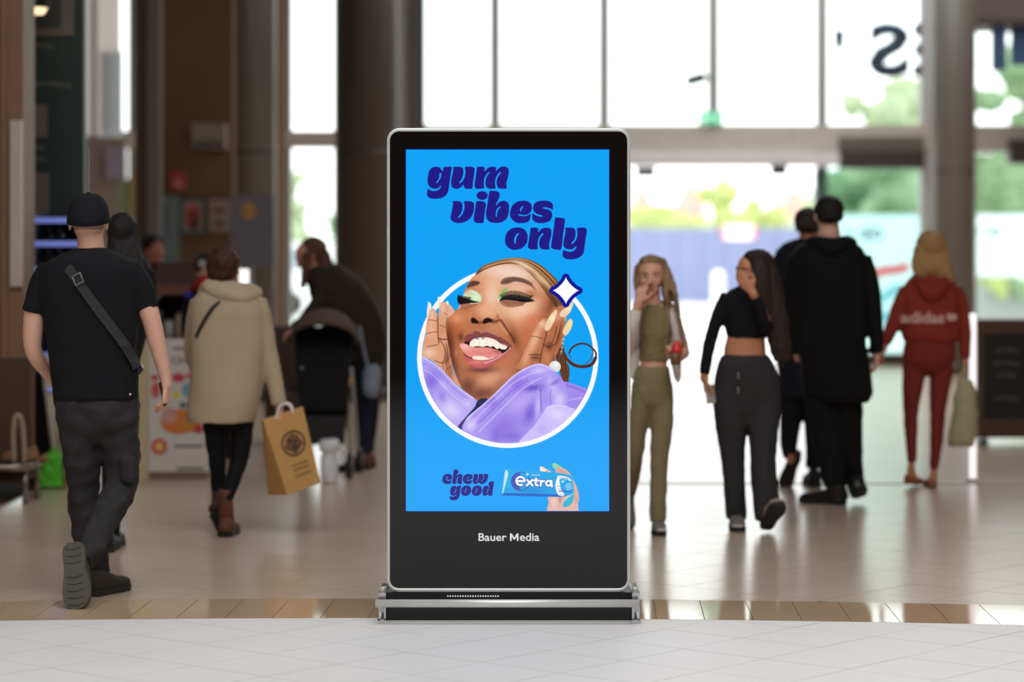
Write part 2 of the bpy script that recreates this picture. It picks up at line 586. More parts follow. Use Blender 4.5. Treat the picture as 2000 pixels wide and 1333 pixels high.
# ---------------------------------------------------------------- the display kiosk
YK = 10.56
S = F_PX / YK
def kx(px): return (px - 1000) / S
def kz(py): return CAM_H + (HORIZON - py) / S
def k3(px, py, off=0.0): return (kx(px), YK - off, kz(py))
kiosk = thing('advertising_kiosk', (kx(994), YK + 0.05, 0), 'freestanding digital advertising totem with a bright blue gum advert', 'kiosk')
M_SILVER = mat('brushed_silver', (216, 218, 214), 0.3, 0.25, var=0.04)
M_BLACKGLASS = mat('black_glass', (7, 6, 8), 0.05, var=0, spec=0.5)
M_BLACK = mat('black_metal', (16, 16, 18), 0.45, var=0.1)
M_CHROME = mat('polished_chrome', (205, 205, 207), 0.15, 0.9, var=0.03)

def rrect(x0, x1, y0, y1, r, n=8):
    out = []
    for cx, cy, a0 in ((x1 - r, y0 + r, -90), (x1 - r, y1 - r, 0), (x0 + r, y1 - r, 90), (x0 + r, y0 + r, 180)):
        for i in range(n + 1):
            a = math.radians(a0 + 90 * i / n)
            out.append((cx + r * math.cos(a), cy + r * math.sin(a)))
    return out
def ring_solid(outer, inner, d0, d1, lip=0.004):
    """frame between two outlines (px), from depth d0 (front) to d1 (back)"""
    n = len(outer)
    v, f = [], []
    for loop, d in ((outer, d0 + lip), (outer, d1), (inner, d1), (inner, d0)):
        v += [(kx(p[0]), YK + d, kz(p[1])) for p in loop]
    mid = [((a[0] * 0.6 + b[0] * 0.4), (a[1] * 0.6 + b[1] * 0.4)) for a, b in zip(outer, inner)]
    v += [(kx(p[0]), YK + d0, kz(p[1])) for p in mid]
    for i in range(n):
        j = (i + 1) % n
        f += [(i, j, n + j, n + i), (n + i, n + j, 2 * n + j, 2 * n + i), (2 * n + i, 2 * n + j, 3 * n + j, 3 * n + i),
              (3 * n + i, 3 * n + j, 4 * n + j, 4 * n + i), (4 * n + i, 4 * n + j, j, i)]
    return Geo().add(v, f)
out_r = rrect(755.5, 1231.5, 250.0, 1157.0, 25)
in_r = rrect(761.5, 1225.0, 257.0, 1150.0, 18)
frame = obj('frame', ring_solid(out_r, in_r, -0.004, 0.075).mesh(), M_SILVER, kiosk, True)
n = len(in_r)
v = [(kx(a), YK, kz(b)) for a, b in in_r] + [(kx(a), YK + 0.07, kz(b)) for a, b in in_r]
f = [tuple(range(n)), tuple(range(2 * n - 1, n - 1, -1))] + [(i, n + i, n + (i + 1) % n, (i + 1) % n) for i in range(n)]
front = obj('front_glass', Geo().add(v, f).mesh(), M_BLACKGLASS, kiosk)
# base, bar, brackets, vents
b = Geo().box(kx(755), kx(1232.5), YK + 0.0, YK + 0.36, 0.0, kz(1158))
base = obj('base', b.mesh(), M_BLACK, kiosk)
obj('base_lip', Geo().box(kx(755), kx(1232.5), YK - 0.006, YK + 0.0, 0.0, 0.006).mesh(), M_SILVER, base)
for i in range(21):
    px = 873.5 + i * 4.9
    obj('vent_slot', Geo().box(kx(px), kx(px + 2.6), YK - 0.0015, YK, kz(1166.3), kz(1164)).mesh(), mat('vent_glow', (240, 240, 242), 0.4, emit=0.5, var=0), base)  # glow added to make the white slots brighter
YB = YK - 0.075
obj('foot_bar', Geo().tube([(kx(735), YB, kz(1175.6) + 0.002), (kx(1247), YB, kz(1175.6) + 0.002)], [0.0165, 0.0165], 24, False).mesh(), M_SILVER, kiosk, True)
for side, (a0, a1) in (('l', (740, 754)), ('r', (1234, 1249))):
    br = obj('foot_bracket', Geo().box(kx(a0), kx(a1), YK - 0.02, YK + 0.30, 0.012, kz(1158)).mesh(), M_CHROME, kiosk)
    g2 = Geo().box(kx(a0) - 0.004, kx(a1) + 0.004, YK - 0.05, YK + 0.33, 0.0, 0.012)
    obj('foot_plate', g2.mesh(), M_CHROME, br)
    g3 = Geo().tube([(kx(a0 + 1), YK + 0.06, kz(1155)), (kx(a1 - 1), YK + 0.06, kz(1155))], [0.011, 0.011], 16, False)
    obj('bolt', g3.mesh(), M_SILVER, br, True)
    cx = (kx(a0) + kx(a1)) / 2
    g4 = Geo().hexa([(cx - .008, YB, kz(1176)), (cx + .008, YB, kz(1176)), (cx + .008, YK - .02, 0.012), (cx - .008, YK - .02, 0.012),
                     (cx - .008, YB + .03, kz(1170)), (cx + .008, YB + .03, kz(1170)), (cx + .008, YK + .02, 0.012), (cx - .008, YK + .02, 0.012)])
    obj('stay', g4.mesh(), M_CHROME, br)
obj('lock', Geo().box(kx(1231.5), kx(1233), YK + 0.02, YK + 0.05, kz(1033), kz(1020)).mesh(), M_BLACK, frame)

# the lit screen
screen = obj('screen', Geo().box(kx(791), kx(1191), YK - 0.002, YK, kz(1001), kz(290.5)).mesh(), print_mat('screen_edge_navy', (3, 3, 92)), kiosk)
obj('blue_field', flat_fill([[k3(*p, 0.0024) for p in ((793, 999), (1189.6, 999), (1189.6, 292.4), (793, 292.4))]]), print_mat('advert_blue', (6, 162, 247)), screen)
M_NAVY = print_mat('advert_navy', (30, 24, 134))
def letter(base, scale, outer, holes=(), sub=4, off=0.0036):
    loops = []
    for l in (outer,) + tuple(holes):
        c = smooth_closed(l, sub)
        loops.append([k3(base[0] + p[0] / scale, base[1] + p[1] / scale, off) for p in c])
    o = obj('letter', flat_fill(loops), M_NAVY, screen)
    return o
G1, s1 = (825, 315), 2000 / 180
letter(G1, s1, [(300,122),(360,130),(400,165),(425,208),(445,210),(450,165),(475,130),(530,122),(635,125),(625,220),(605,360),(585,500),(570,610),(545,690),(490,760),(400,805),(290,818),(190,810),(120,775),(98,715),(108,650),(125,600),(165,630),(230,648),(300,645),(360,615),(395,570),(402,530),(385,540),(360,575),(310,598),(260,602),(190,580),(140,530),(115,450),(115,370),(130,270),(165,185),(225,135)],
       [[(385,248),(405,270),(408,320),(385,385),(340,450),(312,480),(300,468),(310,445),(345,400),(368,340),(370,275)]])
letter(G1, s1, [(670,130),(700,122),(790,122),(850,135),(885,175),(890,240),(880,320),(850,395),(810,445),(798,465),(805,480),(825,475),(880,420),(915,350),(932,270),(935,200),(922,128),(1000,120),(1080,122),(1125,145),(1135,185),(1125,270),(1100,450),(1080,590),(1000,602),(940,598),(905,570),(890,515),(870,530),(830,570),(770,600),(710,598),(650,570),(625,510),(625,420),(650,300),(670,200)])
letter(G1, s1, [(1190,130),(1240,122),(1310,120),(1350,140),(1355,165),(1340,190),(1345,210),(1365,205),(1410,160),(1470,125),(1540,118),(1590,135),(1600,165),(1590,208),(1605,205),(1650,160),(1710,122),(1770,115),(1830,130),(1868,170),(1876,235),(1860,340),(1830,450),(1822,500),(1832,585),(1760,600),(1690,598),(1640,570),(1612,500),(1612,430),(1640,340),(1690,275),(1710,250),(1690,240),(1665,255),(1610,330),(1580,430),(1578,520),(1587,590),(1490,602),(1420,585),(1380,545),(1368,470),(1378,390),(1410,310),(1455,260),(1462,247),(1440,243),(1400,275),(1355,350),(1335,440),(1335,530),(1342,585),(1260,600),(1185,598),(1140,570),(1130,520),(1150,380),(1175,220)])
G2, s2 = (870, 365), 2000 / 220
letter(G2, s2, [(130,262),(180,255),(240,258),(285,280),(303,330),(300,400),(280,470),(240,520),(228,540),(240,550),(270,525),(310,470),(335,390),(338,320),(328,265),(390,255),(455,262),(500,285),(510,330),(505,410),(480,500),(430,570),(370,615),(290,642),(210,645),(140,625),(100,585),(90,540),(105,470),(125,370),(132,310)])
letter(G2, s2, [(550,262),(600,255),(660,260),(705,280),(718,315),(710,380),(690,520),(675,635),(620,645),(550,640),(510,615),(500,580),(515,470),(535,340)])
letter(G2, s2, [(652 + 99 * math.cos(a * math.pi / 10), 157 + 78 * math.sin(a * math.pi / 10)) for a in range(20)], (), 2)
letter(G2, s2, [(782,85),(840,75),(900,78),(945,95),(962,130),(958,180),(935,240),(900,300),(900,322),(920,310),(960,270),(1020,250),(1080,262),(1118,300),(1130,370),(1122,470),(1090,560),(1030,615),(950,643),(870,643),(790,625),(740,580),(720,510),(725,420),(750,280)],
       [[(980,358),(960,385),(930,430),(915,490),(915,525),(905,538),(895,525),(895,470),(910,410),(945,365),(965,352)]])
letter(G2, s2, [(1390,247),(1460,262),(1515,300),(1535,360),(1528,420),(1495,470),(1440,498),(1380,503),(1320,490),(1300,485),(1295,500),(1320,515),(1380,522),(1440,515),(1490,490),(1512,485),(1508,540),(1490,600),(1440,635),(1350,648),(1270,640),(1200,600),(1155,535),(1148,460),(1170,370),(1220,300),(1300,258)],
       [[(1380,350),(1370,375),(1350,410),(1345,435),(1330,435),(1327,405),(1340,370),(1365,350)]])
letter(G2, s2, [(1730,247),(1810,250),(1870,270),(1905,310),(1910,360),(1898,415),(1870,395),(1800,370),(1740,365),(1728,375),(1740,388),(1800,400),(1860,425),(1890,465),(1895,520),(1870,585),(1820,625),(1740,645),(1650,645),(1580,620),(1542,570),(1540,510),(1550,470),(1590,500),(1650,525),(1710,532),(1725,520),(1710,508),(1640,490),(1585,455),(1560,410),(1560,350),(1590,290),(1650,258)])
G3, s3 = (980, 420), 2000 / 180
letter(G3, s3, [(340,272),(430,285),(510,335),(555,410),(563,490),(550,590),(500,670),(420,730),(310,758),(210,750),(130,700),(80,620),(72,540),(90,430),(150,340),(240,285)],
       [[(375,402),(360,430),(325,480),(308,540),(303,600),(290,628),(275,615),(268,560),(280,490),(310,430),(345,400)]])
letter(G3, s3, [(628,285),(690,277),(750,278),(790,295),(800,320),(778,350),(785,368),(805,360),(850,315),(900,285),(960,277),(1030,285),(1070,325),(1078,390),(1065,480),(1035,590),(1025,680),(1035,740),(950,755),(880,745),(830,710),(812,640),(818,560),(845,490),(895,430),(905,405),(885,402),(850,430),(800,510),(780,600),(778,690),(785,742),(710,752),(630,748),(580,720),(568,670),(590,530),(615,370)])
letter(G3, s3, [(1160,70),(1230,60),(1310,65),(1360,85),(1372,130),(1360,220),(1330,440),(1290,740),(1200,752),(1130,748),(1080,715),(1070,680),(1090,530),(1130,270)])
letter(G3, s3, [(1380,285),(1450,275),(1530,280),(1585,310),(1600,370),(1595,470),(1565,550),(1515,600),(1512,630),(1535,630),(1590,570),(1630,490),(1642,400),(1635,290),(1720,275),(1790,278),(1835,300),(1845,350),(1830,460),(1800,660),(1785,780),(1755,860),(1680,925),(1570,962),(1460,965),(1370,945),(1322,890),(1320,830),(1345,760),(1400,790),(1470,800),(1540,790),(1600,740),(1618,685),(1600,685),(1575,715),(1530,745),(1470,750),(1400,735),(1350,695),(1335,630),(1345,560),(1370,440),(1383,360)])
G4, s4 = (855, 910), 2000 / 120
O_ = [(940,650),(1020,660),(1075,710),(1088,790),(1070,880),(1010,950),(920,985),(840,975),(780,930),(755,860),(770,760),(820,690),(880,658)]
OH = [(955,735),(930,775),(912,830),(908,885),(890,885),(888,830),(905,775),(940,740)]
letter(G4, s4, [(300,268),(380,275),(440,300),(465,350),(455,440),(400,465),(350,470),(310,450),(300,400),(325,360),(315,350),(290,370),(275,410),(280,450),(310,485),(360,497),(420,480),(445,490),(430,560),(380,595),(290,602),(210,580),(160,520),(148,450),(165,370),(220,300)])
letter(G4, s4, [(525,138),(580,128),(640,135),(672,165),(672,220),(645,270),(605,325),(620,330),(660,290),(720,272),(775,280),(805,320),(800,400),(785,500),(775,595),(700,598),(650,580),(632,520),(640,450),(685,370),(675,360),(640,400),(610,460),(600,540),(602,595),(530,598),(480,590),(465,565),(480,450),(500,300)])
letter(G4, s4, [(1000,268),(1080,280),(1130,320),(1140,380),(1110,430),(1050,460),(1000,465),(940,468),(960,490),(1020,492),(1090,470),(1112,465),(1105,540),(1070,585),(1000,602),(920,590),(850,550),(818,480),(820,410),(850,330),(920,285)], [[(1010,352),(985,385),(975,425),(962,415),(968,380),(995,350)]])
letter(G4, s4, [(1170,275),(1230,270),(1290,280),(1315,330),(1310,400),(1285,460),(1255,500),(1260,515),(1290,490),(1325,420),(1335,350),(1335,275),(1400,270),(1460,280),(1482,330),(1478,410),(1450,470),(1420,500),(1425,518),(1455,490),(1490,430),(1503,350),(1500,275),(1570,268),(1625,280),(1642,310),(1635,390),(1600,490),(1540,560),(1450,600),(1390,590),(1350,560),(1340,535),(1310,570),(1240,600),(1180,590),(1140,540),(1140,460),(1165,370)])
letter(G4, s4, [(520,655),(570,660),(610,690),(625,715),(640,665),(690,655),(755,662),(740,790),(715,940),(690,1030),(640,1095),(560,1125),(470,1125),(410,1100),(392,1050),(408,990),(450,1008),(520,1005),(580,975),(598,938),(580,945),(550,970),(490,980),(430,950),(405,890),(402,820),(425,730),(465,675)], [[(590,740),(600,790),(585,840),(545,898),(532,885),(565,840),(580,790),(580,750)]])
letter(G4, s4, O_, [OH])
letter(G4, s4, [(a + 350, b) for a, b in O_], [[(a + 350, b) for a, b in OH]])
letter(G4, s4, [(1830,518),(1815,650),(1790,810),(1765,970),(1700,985),(1655,975),(1640,930),(1620,940),(1580,975),(1520,982),(1470,950),(1452,880),(1460,790),(1485,710),(1530,665),(1590,652),(1640,670),(1670,710),(1685,705),(1665,660),(1655,600),(1665,550),(1710,520),(1770,512)], [[(1645,745),(1650,790),(1630,845),(1592,900),(1582,885),(1612,840),(1630,790),(1632,750)]])

def flat_text(txt, px0, px1, py0, py1, m, parent, off, bold=0.0, rot=0.0, shear=0.0):
    me = text_mesh(txt, (px1 - px0) / S, (py1 - py0) / S, bold, shear)
    if rot:
        me.transform(Matrix.Rotation(rot, 4, 'Y'))
    me.transform(Matrix.Translation(Vector(k3(px0, py1, off))))
    return obj('lettering', me, m, parent)
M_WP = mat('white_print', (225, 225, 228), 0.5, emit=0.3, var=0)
flat_text('Bauer', 934.5, 989.5, 1042, 1057.5, M_WP, front, 0.0008, 0.016)
obj('lettering', flat_fill([[k3(a, b, 0.0008) for a, b in ((996, 1057.3), (996, 1042.6), (999.6, 1042.6), (1004.4, 1050.6), (1009.2, 1042.6), (1012.8, 1042.6), (1012.8, 1057.3), (1009.4, 1057.3), (1009.4, 1048.6), (1005.4, 1055), (1003.4, 1055), (999.4, 1048.6), (999.4, 1057.3))]]), M_WP, front)
flat_text('edia', 1015.2, 1053.5, 1041.6, 1057.5, M_WP, front, 0.0008, 0.016)

# ---- painter: a colour per point of a fine grid, drawn with outlines, strokes and soft spots
class Paint:
    def __init__(s, x0, x1, y0, y1, pitch, bgc):
        s.nx, s.ny = int((x1 - x0) / pitch) + 1, int((y1 - y0) / pitch) + 1
        s.x0, s.y0, s.p = x0, y0, pitch
        s.X, s.Y = np.meshgrid(x0 + pitch * np.arange(s.nx), y0 + pitch * np.arange(s.ny))
        s.C = np.zeros((s.ny, s.nx, 3)) + np.array(bgc, float)
        s.base, s.sc = (0, 0), 1.0
    def at(s, bx, by, sc):
        s.base, s.sc = (bx, by), sc
        return s
    def T(s, pts): return np.array([(s.base[0] + a / s.sc, s.base[1] + b / s.sc) for a, b in pts], float)
    def win(s, P, m):
        i0 = max(0, int((P[:, 0].min() - m - s.x0) / s.p)); i1 = min(s.nx, int((P[:, 0].max() + m - s.x0) / s.p) + 2)
        j0 = max(0, int((P[:, 1].min() - m - s.y0) / s.p)); j1 = min(s.ny, int((P[:, 1].max() + m - s.y0) / s.p) + 2)
        return slice(j0, max(j0, j1)), slice(i0, max(i0, i1))
    def seg_dist(s, P, W, closed):
        X, Y = s.X[W], s.Y[W]
        d = np.full(X.shape, 1e9)
        k = len(P) if closed else len(P) - 1
        for i in range(k):
            a, b = P[i], P[(i + 1) % len(P)]
            v = b - a; L = v @ v + 1e-12
            t = np.clip(((X - a[0]) * v[0] + (Y - a[1]) * v[1]) / L, 0, 1)
            d = np.minimum(d, (X - a[0] - t * v[0]) ** 2 + (Y - a[1] - t * v[1]) ** 2)
        return np.sqrt(d)
    def inside(s, P, W):
        X, Y = s.X[W], s.Y[W]
        r = np.zeros(X.shape, bool)
        for i in range(len(P)):
            a, b = P[i], P[(i + 1) % len(P)]
            if a[1] == b[1]: continue
            c = ((a[1] > Y) != (b[1] > Y)) & (X < (b[0] - a[0]) * (Y - a[1]) / (b[1] - a[1]) + a[0])
            r ^= c
        return r
    def mask(s, pts, soft=0.9, sub=4, grow=0.0):
        P = smooth_closed(s.T(pts), sub) if sub > 1 else s.T(pts)
        W = s.win(P, soft + grow + 1)
        sd = np.where(s.inside(P, W), 1, -1) * s.seg_dist(P, W, True) + grow
        M = np.zeros((s.ny, s.nx)); M[W] = np.clip(0.5 + sd / soft, 0, 1)
        return M
    def put(s, M, col, a=1.0):
        M = (M * a)[..., None]
        s.C = s.C * (1 - M) + np.array(col, float) * M
    def poly(s, pts, col, a=1.0, soft=0.9, clip=None, sub=4, grow=0.0):
        M = s.mask(pts, soft, sub, grow)
        if clip is not None: M = M * clip
        s.put(M, col, a); return M
    def stroke(s, pts, col, w, a=1.0, soft=0.9, clip=None, sub=5, w1=None):
        P = smooth_open(s.T(pts), sub) if sub > 1 and len(pts) > 2 else s.T(pts)
        W = s.win(P, w + soft + 1)
        d = s.seg_dist(P, W, False)
        M = np.zeros((s.ny, s.nx)); M[W] = np.clip(0.5 + (w / 2 - d) / soft, 0, 1)
        if clip is not None: M = M * clip
        s.put(M, col, a)
    def spot(s, c, rx, ry, col, a=1.0, clip=None, rot=0.0):
        cx, cy = s.base[0] + c[0] / s.sc, s.base[1] + c[1] / s.sc
        rx, ry = rx / s.sc, ry / s.sc
        dx, dy = s.X - cx, s.Y - cy
        r = math.radians(rot)
        u, v = dx * math.cos(r) + dy * math.sin(r), -dx * math.sin(r) + dy * math.cos(r)
        M = np.exp(-((u / rx) ** 2 + (v / ry) ** 2))
        if clip is not None: M = M * clip
        s.put(M, col, a)
    def grain(s, amp, clip=None, seed=1):
        nz = np.random.RandomState(seed).normal(size=s.C.shape[:2]) * amp
        if clip is not None: nz = nz * clip
        s.C = np.clip(s.C + nz[..., None], 0, 255)
    def build(s, name, parent, off):
        v = np.stack([(s.X.ravel() - 1000) / S, np.full(s.nx * s.ny, YK - off), CAM_H + (HORIZON - s.Y.ravel()) / S], 1)
        idx = np.arange(s.nx * s.ny).reshape(s.ny, s.nx)
        f = np.stack([idx[:-1, :-1], idx[1:, :-1], idx[1:, 1:], idx[:-1, 1:]], -1).reshape(-1, 4)
        me = bpy.data.meshes.new(name)
        me.vertices.add(len(v)); me.vertices.foreach_set('co', v.ravel())
        me.loops.add(f.size); me.loops.foreach_set('vertex_index', f.ravel().astype(np.int32))
        me.polygons.add(len(f)); me.polygons.foreach_set('loop_start', np.arange(0, f.size, 4, dtype=np.int32))
        me.update(calc_edges=True)
        ca = me.color_attributes.new('picture', 'FLOAT_COLOR', 'POINT')
        rgba = np.concatenate([lin(np.clip(s.C, 0, 255)).reshape(-1, 3), np.ones((len(v), 1))], 1)
        ca.data.foreach_set('color', rgba.astype(np.float32).ravel())
        return obj(name, me, print_mat('picture_print', None), parent)

BLUE = (6, 162, 247)
p = Paint(812, 1174, 500, 880, 0.8, BLUE)
CX, CY, RO, RI = 991.7, 698.5, 177.0, 167.6
D = np.hypot(p.X - CX, p.Y - CY)
INN = np.clip(0.5 + (RI - D) / 0.9, 0, 1)
p.put(np.clip(0.5 + (RO - D) / 0.9, 0, 1) * (1 - INN), (253, 250, 255))
ZF, ZA, ZB, ZC, ZD, ZE = (800, 490, 1300 / 390), (880, 495, 1904 / 200), (880, 600, 1523 / 160), (1000, 530, 1263 / 180), (810, 570, 762 / 120), (810, 690, 2000 / 370)
# hair behind the neck, shoulder
p.at(*ZF)
p.poly([(950,560),(1000,620),(1012,700),(1040,770),(1032,860),(1000,860),(960,720),(930,640)], (92, 54, 36), 1, clip=INN)
for k in range(7):
    p.stroke([(958 + k * 7, 600), (975 + k * 7, 700), (1000 + k * 6, 850)], (60, 34, 22) if k % 2 else (140, 90, 60), 1.2, 0.7, clip=INN)
p.at(*ZE)
SH = p.poly([(1560,305),(1700,335),(1830,390),(1830,480),(1690,620),(1600,580),(1590,450)], (160, 138, 236), 1, clip=INN)
p.stroke([(1600,340),(1700,370),(1800,420)], (120, 95, 200), 3, 0.6, 4, clip=INN)
p.stroke([(1620,500),(1720,480),(1800,470)], (198, 180, 250), 3, 0.7, 3, clip=INN)
# curl of hair
p.at(*ZC)
loop = [(650,1060),(700,1110),(750,1200),(830,1275),(920,1305),(1020,1305),(1100,1270),(1145,1190),(1148,1120),(1100,1055),(1040,1010),(965,993),(880,1012),(815,1060),(783,1120)]
p.stroke(loop[:8], (72, 36, 22), 6.0, 1)
p.stroke(loop[4:], (82, 40, 24), 3.2, 1)
p.stroke([(1148,1120),(1120,1070),(1050,1015),(960,987),(870,1008),(805,1060),(780,1130),(810,1200)], (88, 44, 28), 1.3, 1)
p.stroke([(1100,1060),(1105,1130),(1070,1210),(1000,1275)], (110, 52, 30), 1.6, 1)
p.stroke([(690,1090),(760,1190),(850,1262),(930,1290)], (140, 84, 56), 1.2, 0.8)
p.stroke([(690,1130),(760,1230),(850,1290),(950,1312)], (120, 66, 42), 1.0, 0.8)
# hair over the head
p.at(*ZF)
HO = [(425,165),(440,135),(480,98),(550,72),(620,53),(700,45),(780,58),(860,100),(930,160),(975,215),(1005,290),(1012,370)]
HI = [(425,165),(445,152),(490,124),(560,99),(640,85),(710,97),(770,140),(820,190),(860,240),(900,300),(940,360),(955,420)]
HM = p.poly(HO + HI[::-1], (150, 94, 54), 1, sub=3)
rng = np.random.RandomState(4)
pal = [(118, 68, 36), (190, 130, 80), (98, 54, 30), (222, 174, 120), (140, 84, 46), (246, 222, 178), (84, 46, 26), (214, 160, 104), (250, 232, 196), (160, 104, 60)]
ho, hi = smooth_open(HO, 4), smooth_open(HI, 4)
for k in range(30):
    tt = (k + 0.5) / 30
    line = ho * (1 - tt) + hi * tt
    base = 0.5 + 0.5 * math.sin(tt * 9 + 1.2)
    col = pal[rng.randint(len(pal))]
    if tt < 0.1 or tt > 0.72: col = pal[rng.choice([0, 2, 4, 6, 9])]
    a0 = rng.randint(0, 14)
    p.stroke([tuple(q_) for q_ in line[a0:]], col, 1.3, 0.75, 0.9, HM, 1)
p.spot((960,330), 50, 110, (70, 40, 26), 0.7, HM)
p.spot((450,140), 40, 40, (90, 50, 30), 0.7, HM)
p.spot((740,100), 70, 26, (255, 238, 205), 0.65, HM, 28)
p.spot((845,185), 70, 18, (250, 226, 186), 0.6, HM, 44)
# face
FACE = [(445,152),(490,124),(560,99),(640,85),(710,97),(770,140),(820,190),(860,240),(900,300),(945,365),(955,430),(900,520),(850,600),(790,680),(740,770),(690,830),(620,890),(540,950),(480,985),(420,965),(370,930),(330,880),(300,800),(275,730),(255,660),(240,600),(232,520),(240,450),(268,405),(300,388),(318,372),(330,335),(345,300),(355,270),(365,245),(385,205),(412,170)]
FM = p.poly(FACE, (190, 116, 76), 1, sub=3)
for c, rx, ry, col, a, rot in [
    ((640,155), 210, 90, (240, 204, 184), 1.0, 6), ((500,190), 110, 70, (226, 164, 126), 0.85, -20), ((800,250), 60, 80, (216, 150, 112), 0.7, 30),
    ((470,250), 40, 70, (214, 138, 96), 0.7, 0), ((540,300), 60, 120, (238, 192, 160), 1.0, 4), ((700,225), 140, 50, (230, 180, 152), 0.9, 8),
    ((500,385), 70, 46, (226, 152, 110), 0.85, 0), ((735,390), 160, 95, (240, 190, 156), 1.0, -8), ((640,370), 60, 40, (232, 172, 132), 0.7, 0),
    ((800,440), 70, 54, (216, 112, 78), 0.8, -25), ((880,380), 50, 80, (160, 88, 56), 0.8, 20), ((930,330), 30, 90, (110, 60, 40), 0.8, 15),
    ((310,440), 60, 44, (218, 140, 100), 0.85, 0), ((280,520), 50, 70, (176, 92, 54), 0.7, 0), ((255,600), 36, 110, (88, 46, 30), 0.9, -6),
    ((285,740), 32, 130, (84, 44, 32), 0.85, -14), ((340,800), 34, 130, (176, 106, 76), 0.5, -16), ((620,480), 60, 50, (196, 122, 82), 0.6, 0),
    ((470,490), 70, 24, (176, 108, 74), 0.7, 0), ((560,505), 60, 26, (206, 140, 104), 0.7, 10), ((690,590), 30, 90, (110, 58, 40), 0.75, -18), ((770,560), 60, 70, (196, 108, 66), 0.6, 0),
    ((690,690), 60, 80, (186, 116, 82), 0.8, 20), ((730,760), 40, 90, (118, 66, 46), 0.7, 25), ((530,840), 130, 64, (214, 148, 118), 0.9, -12),
    ((470,930), 90, 40, (110, 64, 54), 0.85, -6), ((600,860), 60, 50, (150, 90, 68), 0.6, -30), ((380,880), 50, 60, (96, 54, 44), 0.75, 30), ((470,775), 90, 22, (84, 48, 54), 0.75, 0)]:
    p.spot(c, rx, ry, col, a, FM, rot)
for c, rx, ry, col, a, rot in [((640,135), 170, 46, (244, 212, 194), 0.85, 8), ((535,290), 44, 80, (240, 196, 168), 0.7, 4), ((735,375), 110, 55, (244, 200, 170), 0.8, -8), ((480,375), 40, 26, (238, 176, 140), 0.6, 0), ((540,830), 70, 34, (226, 166, 138), 0.6, -12), ((300,440), 34, 30, (232, 158, 118), 0.6, 0)]:
    p.spot(c, rx, ry, col, a, FM, rot)
p.at(*ZA)
# brows and eyes
p.poly([(930,560),(960,490),(1050,447),(1160,437),(1280,450),(1400,490),(1500,560),(1590,690),(1500,620),(1400,572),(1280,535),(1180,530),(1080,568),(1000,580)], (112, 80, 66), 0.85, 2.5, FM)
for k in range(36):
    x0 = 945 + k * 16; y0 = 560 - 110 * math.sin((k + 6) / 44 * math.pi) + 40
    p.stroke([(x0, y0 + 26), (x0 + 26, y0 - 26)], (70, 46, 38), 0.7, 0.7, 0.8, FM, 1)
p.poly([(300,640),(330,570),(400,515),(500,520),(548,552),(500,590),(400,622)], (84, 52, 44), 0.9, 3, FM)
p.stroke([(1000,660),(1120,590),(1280,580),(1420,620)], (190, 132, 104), 1.2, 0.6, 1.5, FM)
p.spot((1500,760), 120, 80, (160, 92, 58), 0.6, FM)
p.spot((1250,660), 170, 60, (232, 186, 160), 0.8, FM)
p.poly([(878,850),(900,780),(945,715),(1005,650),(1062,640),(1040,710),(1000,770),(965,840),(920,890)], (146, 190, 112), 1, 1.6, FM)
p.spot((895,860), 24, 30, (232, 246, 214), 0.9, FM)
p.poly([(930,890),(1100,880),(1300,900),(1420,905),(1330,960),(1180,985),(1040,980)], (150, 92, 70), 0.9, 2, FM)
p.poly([(905,888),(960,852),(1050,822),(1150,828),(1250,838),(1350,848),(1450,868),(1555,885),(1450,907),(1330,907),(1200,884),(1080,868),(980,872)], (24, 18, 24), 1, 1.1, FM)
p.poly([(915,885),(960,815),(1060,778),(1180,772),(1300,784),(1410,812),(1480,840),(1560,884),(1440,900),(1200,880),(1000,868)], (22, 18, 22), 0.82, 2.2)
for k in range(24):
    x0 = 970 + k * 22; tt = k / 23
    lean = -50 + 110 * tt
    L = 60 + 90 * math.sin(math.pi * min(1, tt * 1.05 + 0.05))
    p.stroke([(x0, 850), (x0 + lean * 0.4, 850 - L * 0.6), (x0 + lean, 850 - L)], (26, 20, 26) if k % 3 else (20, 50, 42), 1.5, 1.0, 0.8)
p.stroke([(910,890),(980,962),(1080,997),(1200,992),(1365,962)], (96, 48, 36), 1.0, 0.9, 0.9, FM)
p.stroke([(940,905),(1020,960),(1120,975),(1300,955)], (190, 120, 90), 0.9, 0.7, 0.9, FM)
p.poly([(255,745),(330,692),(400,682),(480,712),(550,772),(577,842),(555,905),(480,905),(380,865),(300,832),(228,812)], (208, 228, 188), 1, 2, FM)
p.spot((320,740), 60, 40, (226, 176, 160), 0.8, FM)
p.spot((480,820), 70, 60, (222, 244, 206), 0.9, FM)
p.stroke([(330,830),(420,880),(530,900)], (110, 190, 140), 2, 0.7, 2, FM)
p.poly([(125,855),(138,790),(160,800),(190,800),(240,830),(300,840),(400,882),(525,912),(400,925),(260,940),(180,952),(140,920)], (20, 17, 22), 1, 1.0)
for k in range(14):
    x0 = 150 + k * 17
    p.stroke([(x0, 860 + k), (x0 - 16, 820), (x0 - 8 + k * 2, 770 + k * 5)], (24, 20, 26), 1.0, 0.95, 0.8)
p.poly([(200,960),(320,940),(450,930),(540,920),(450,975),(320,1020),(220,1025)], (168, 110, 86), 0.9, 1.5, FM)
p.stroke([(180,1035),(260,1035),(360,1005),(470,955)], (110, 62, 48), 1.0, 0.8, 0.9, FM)
p.stroke([(370,932),(450,930),(520,922)], (236, 240, 226), 1.2, 0.9, 0.9, FM)
p.stroke([(150,1030),(185,970)], (246, 232, 226), 1.4, 0.8, 0.9)
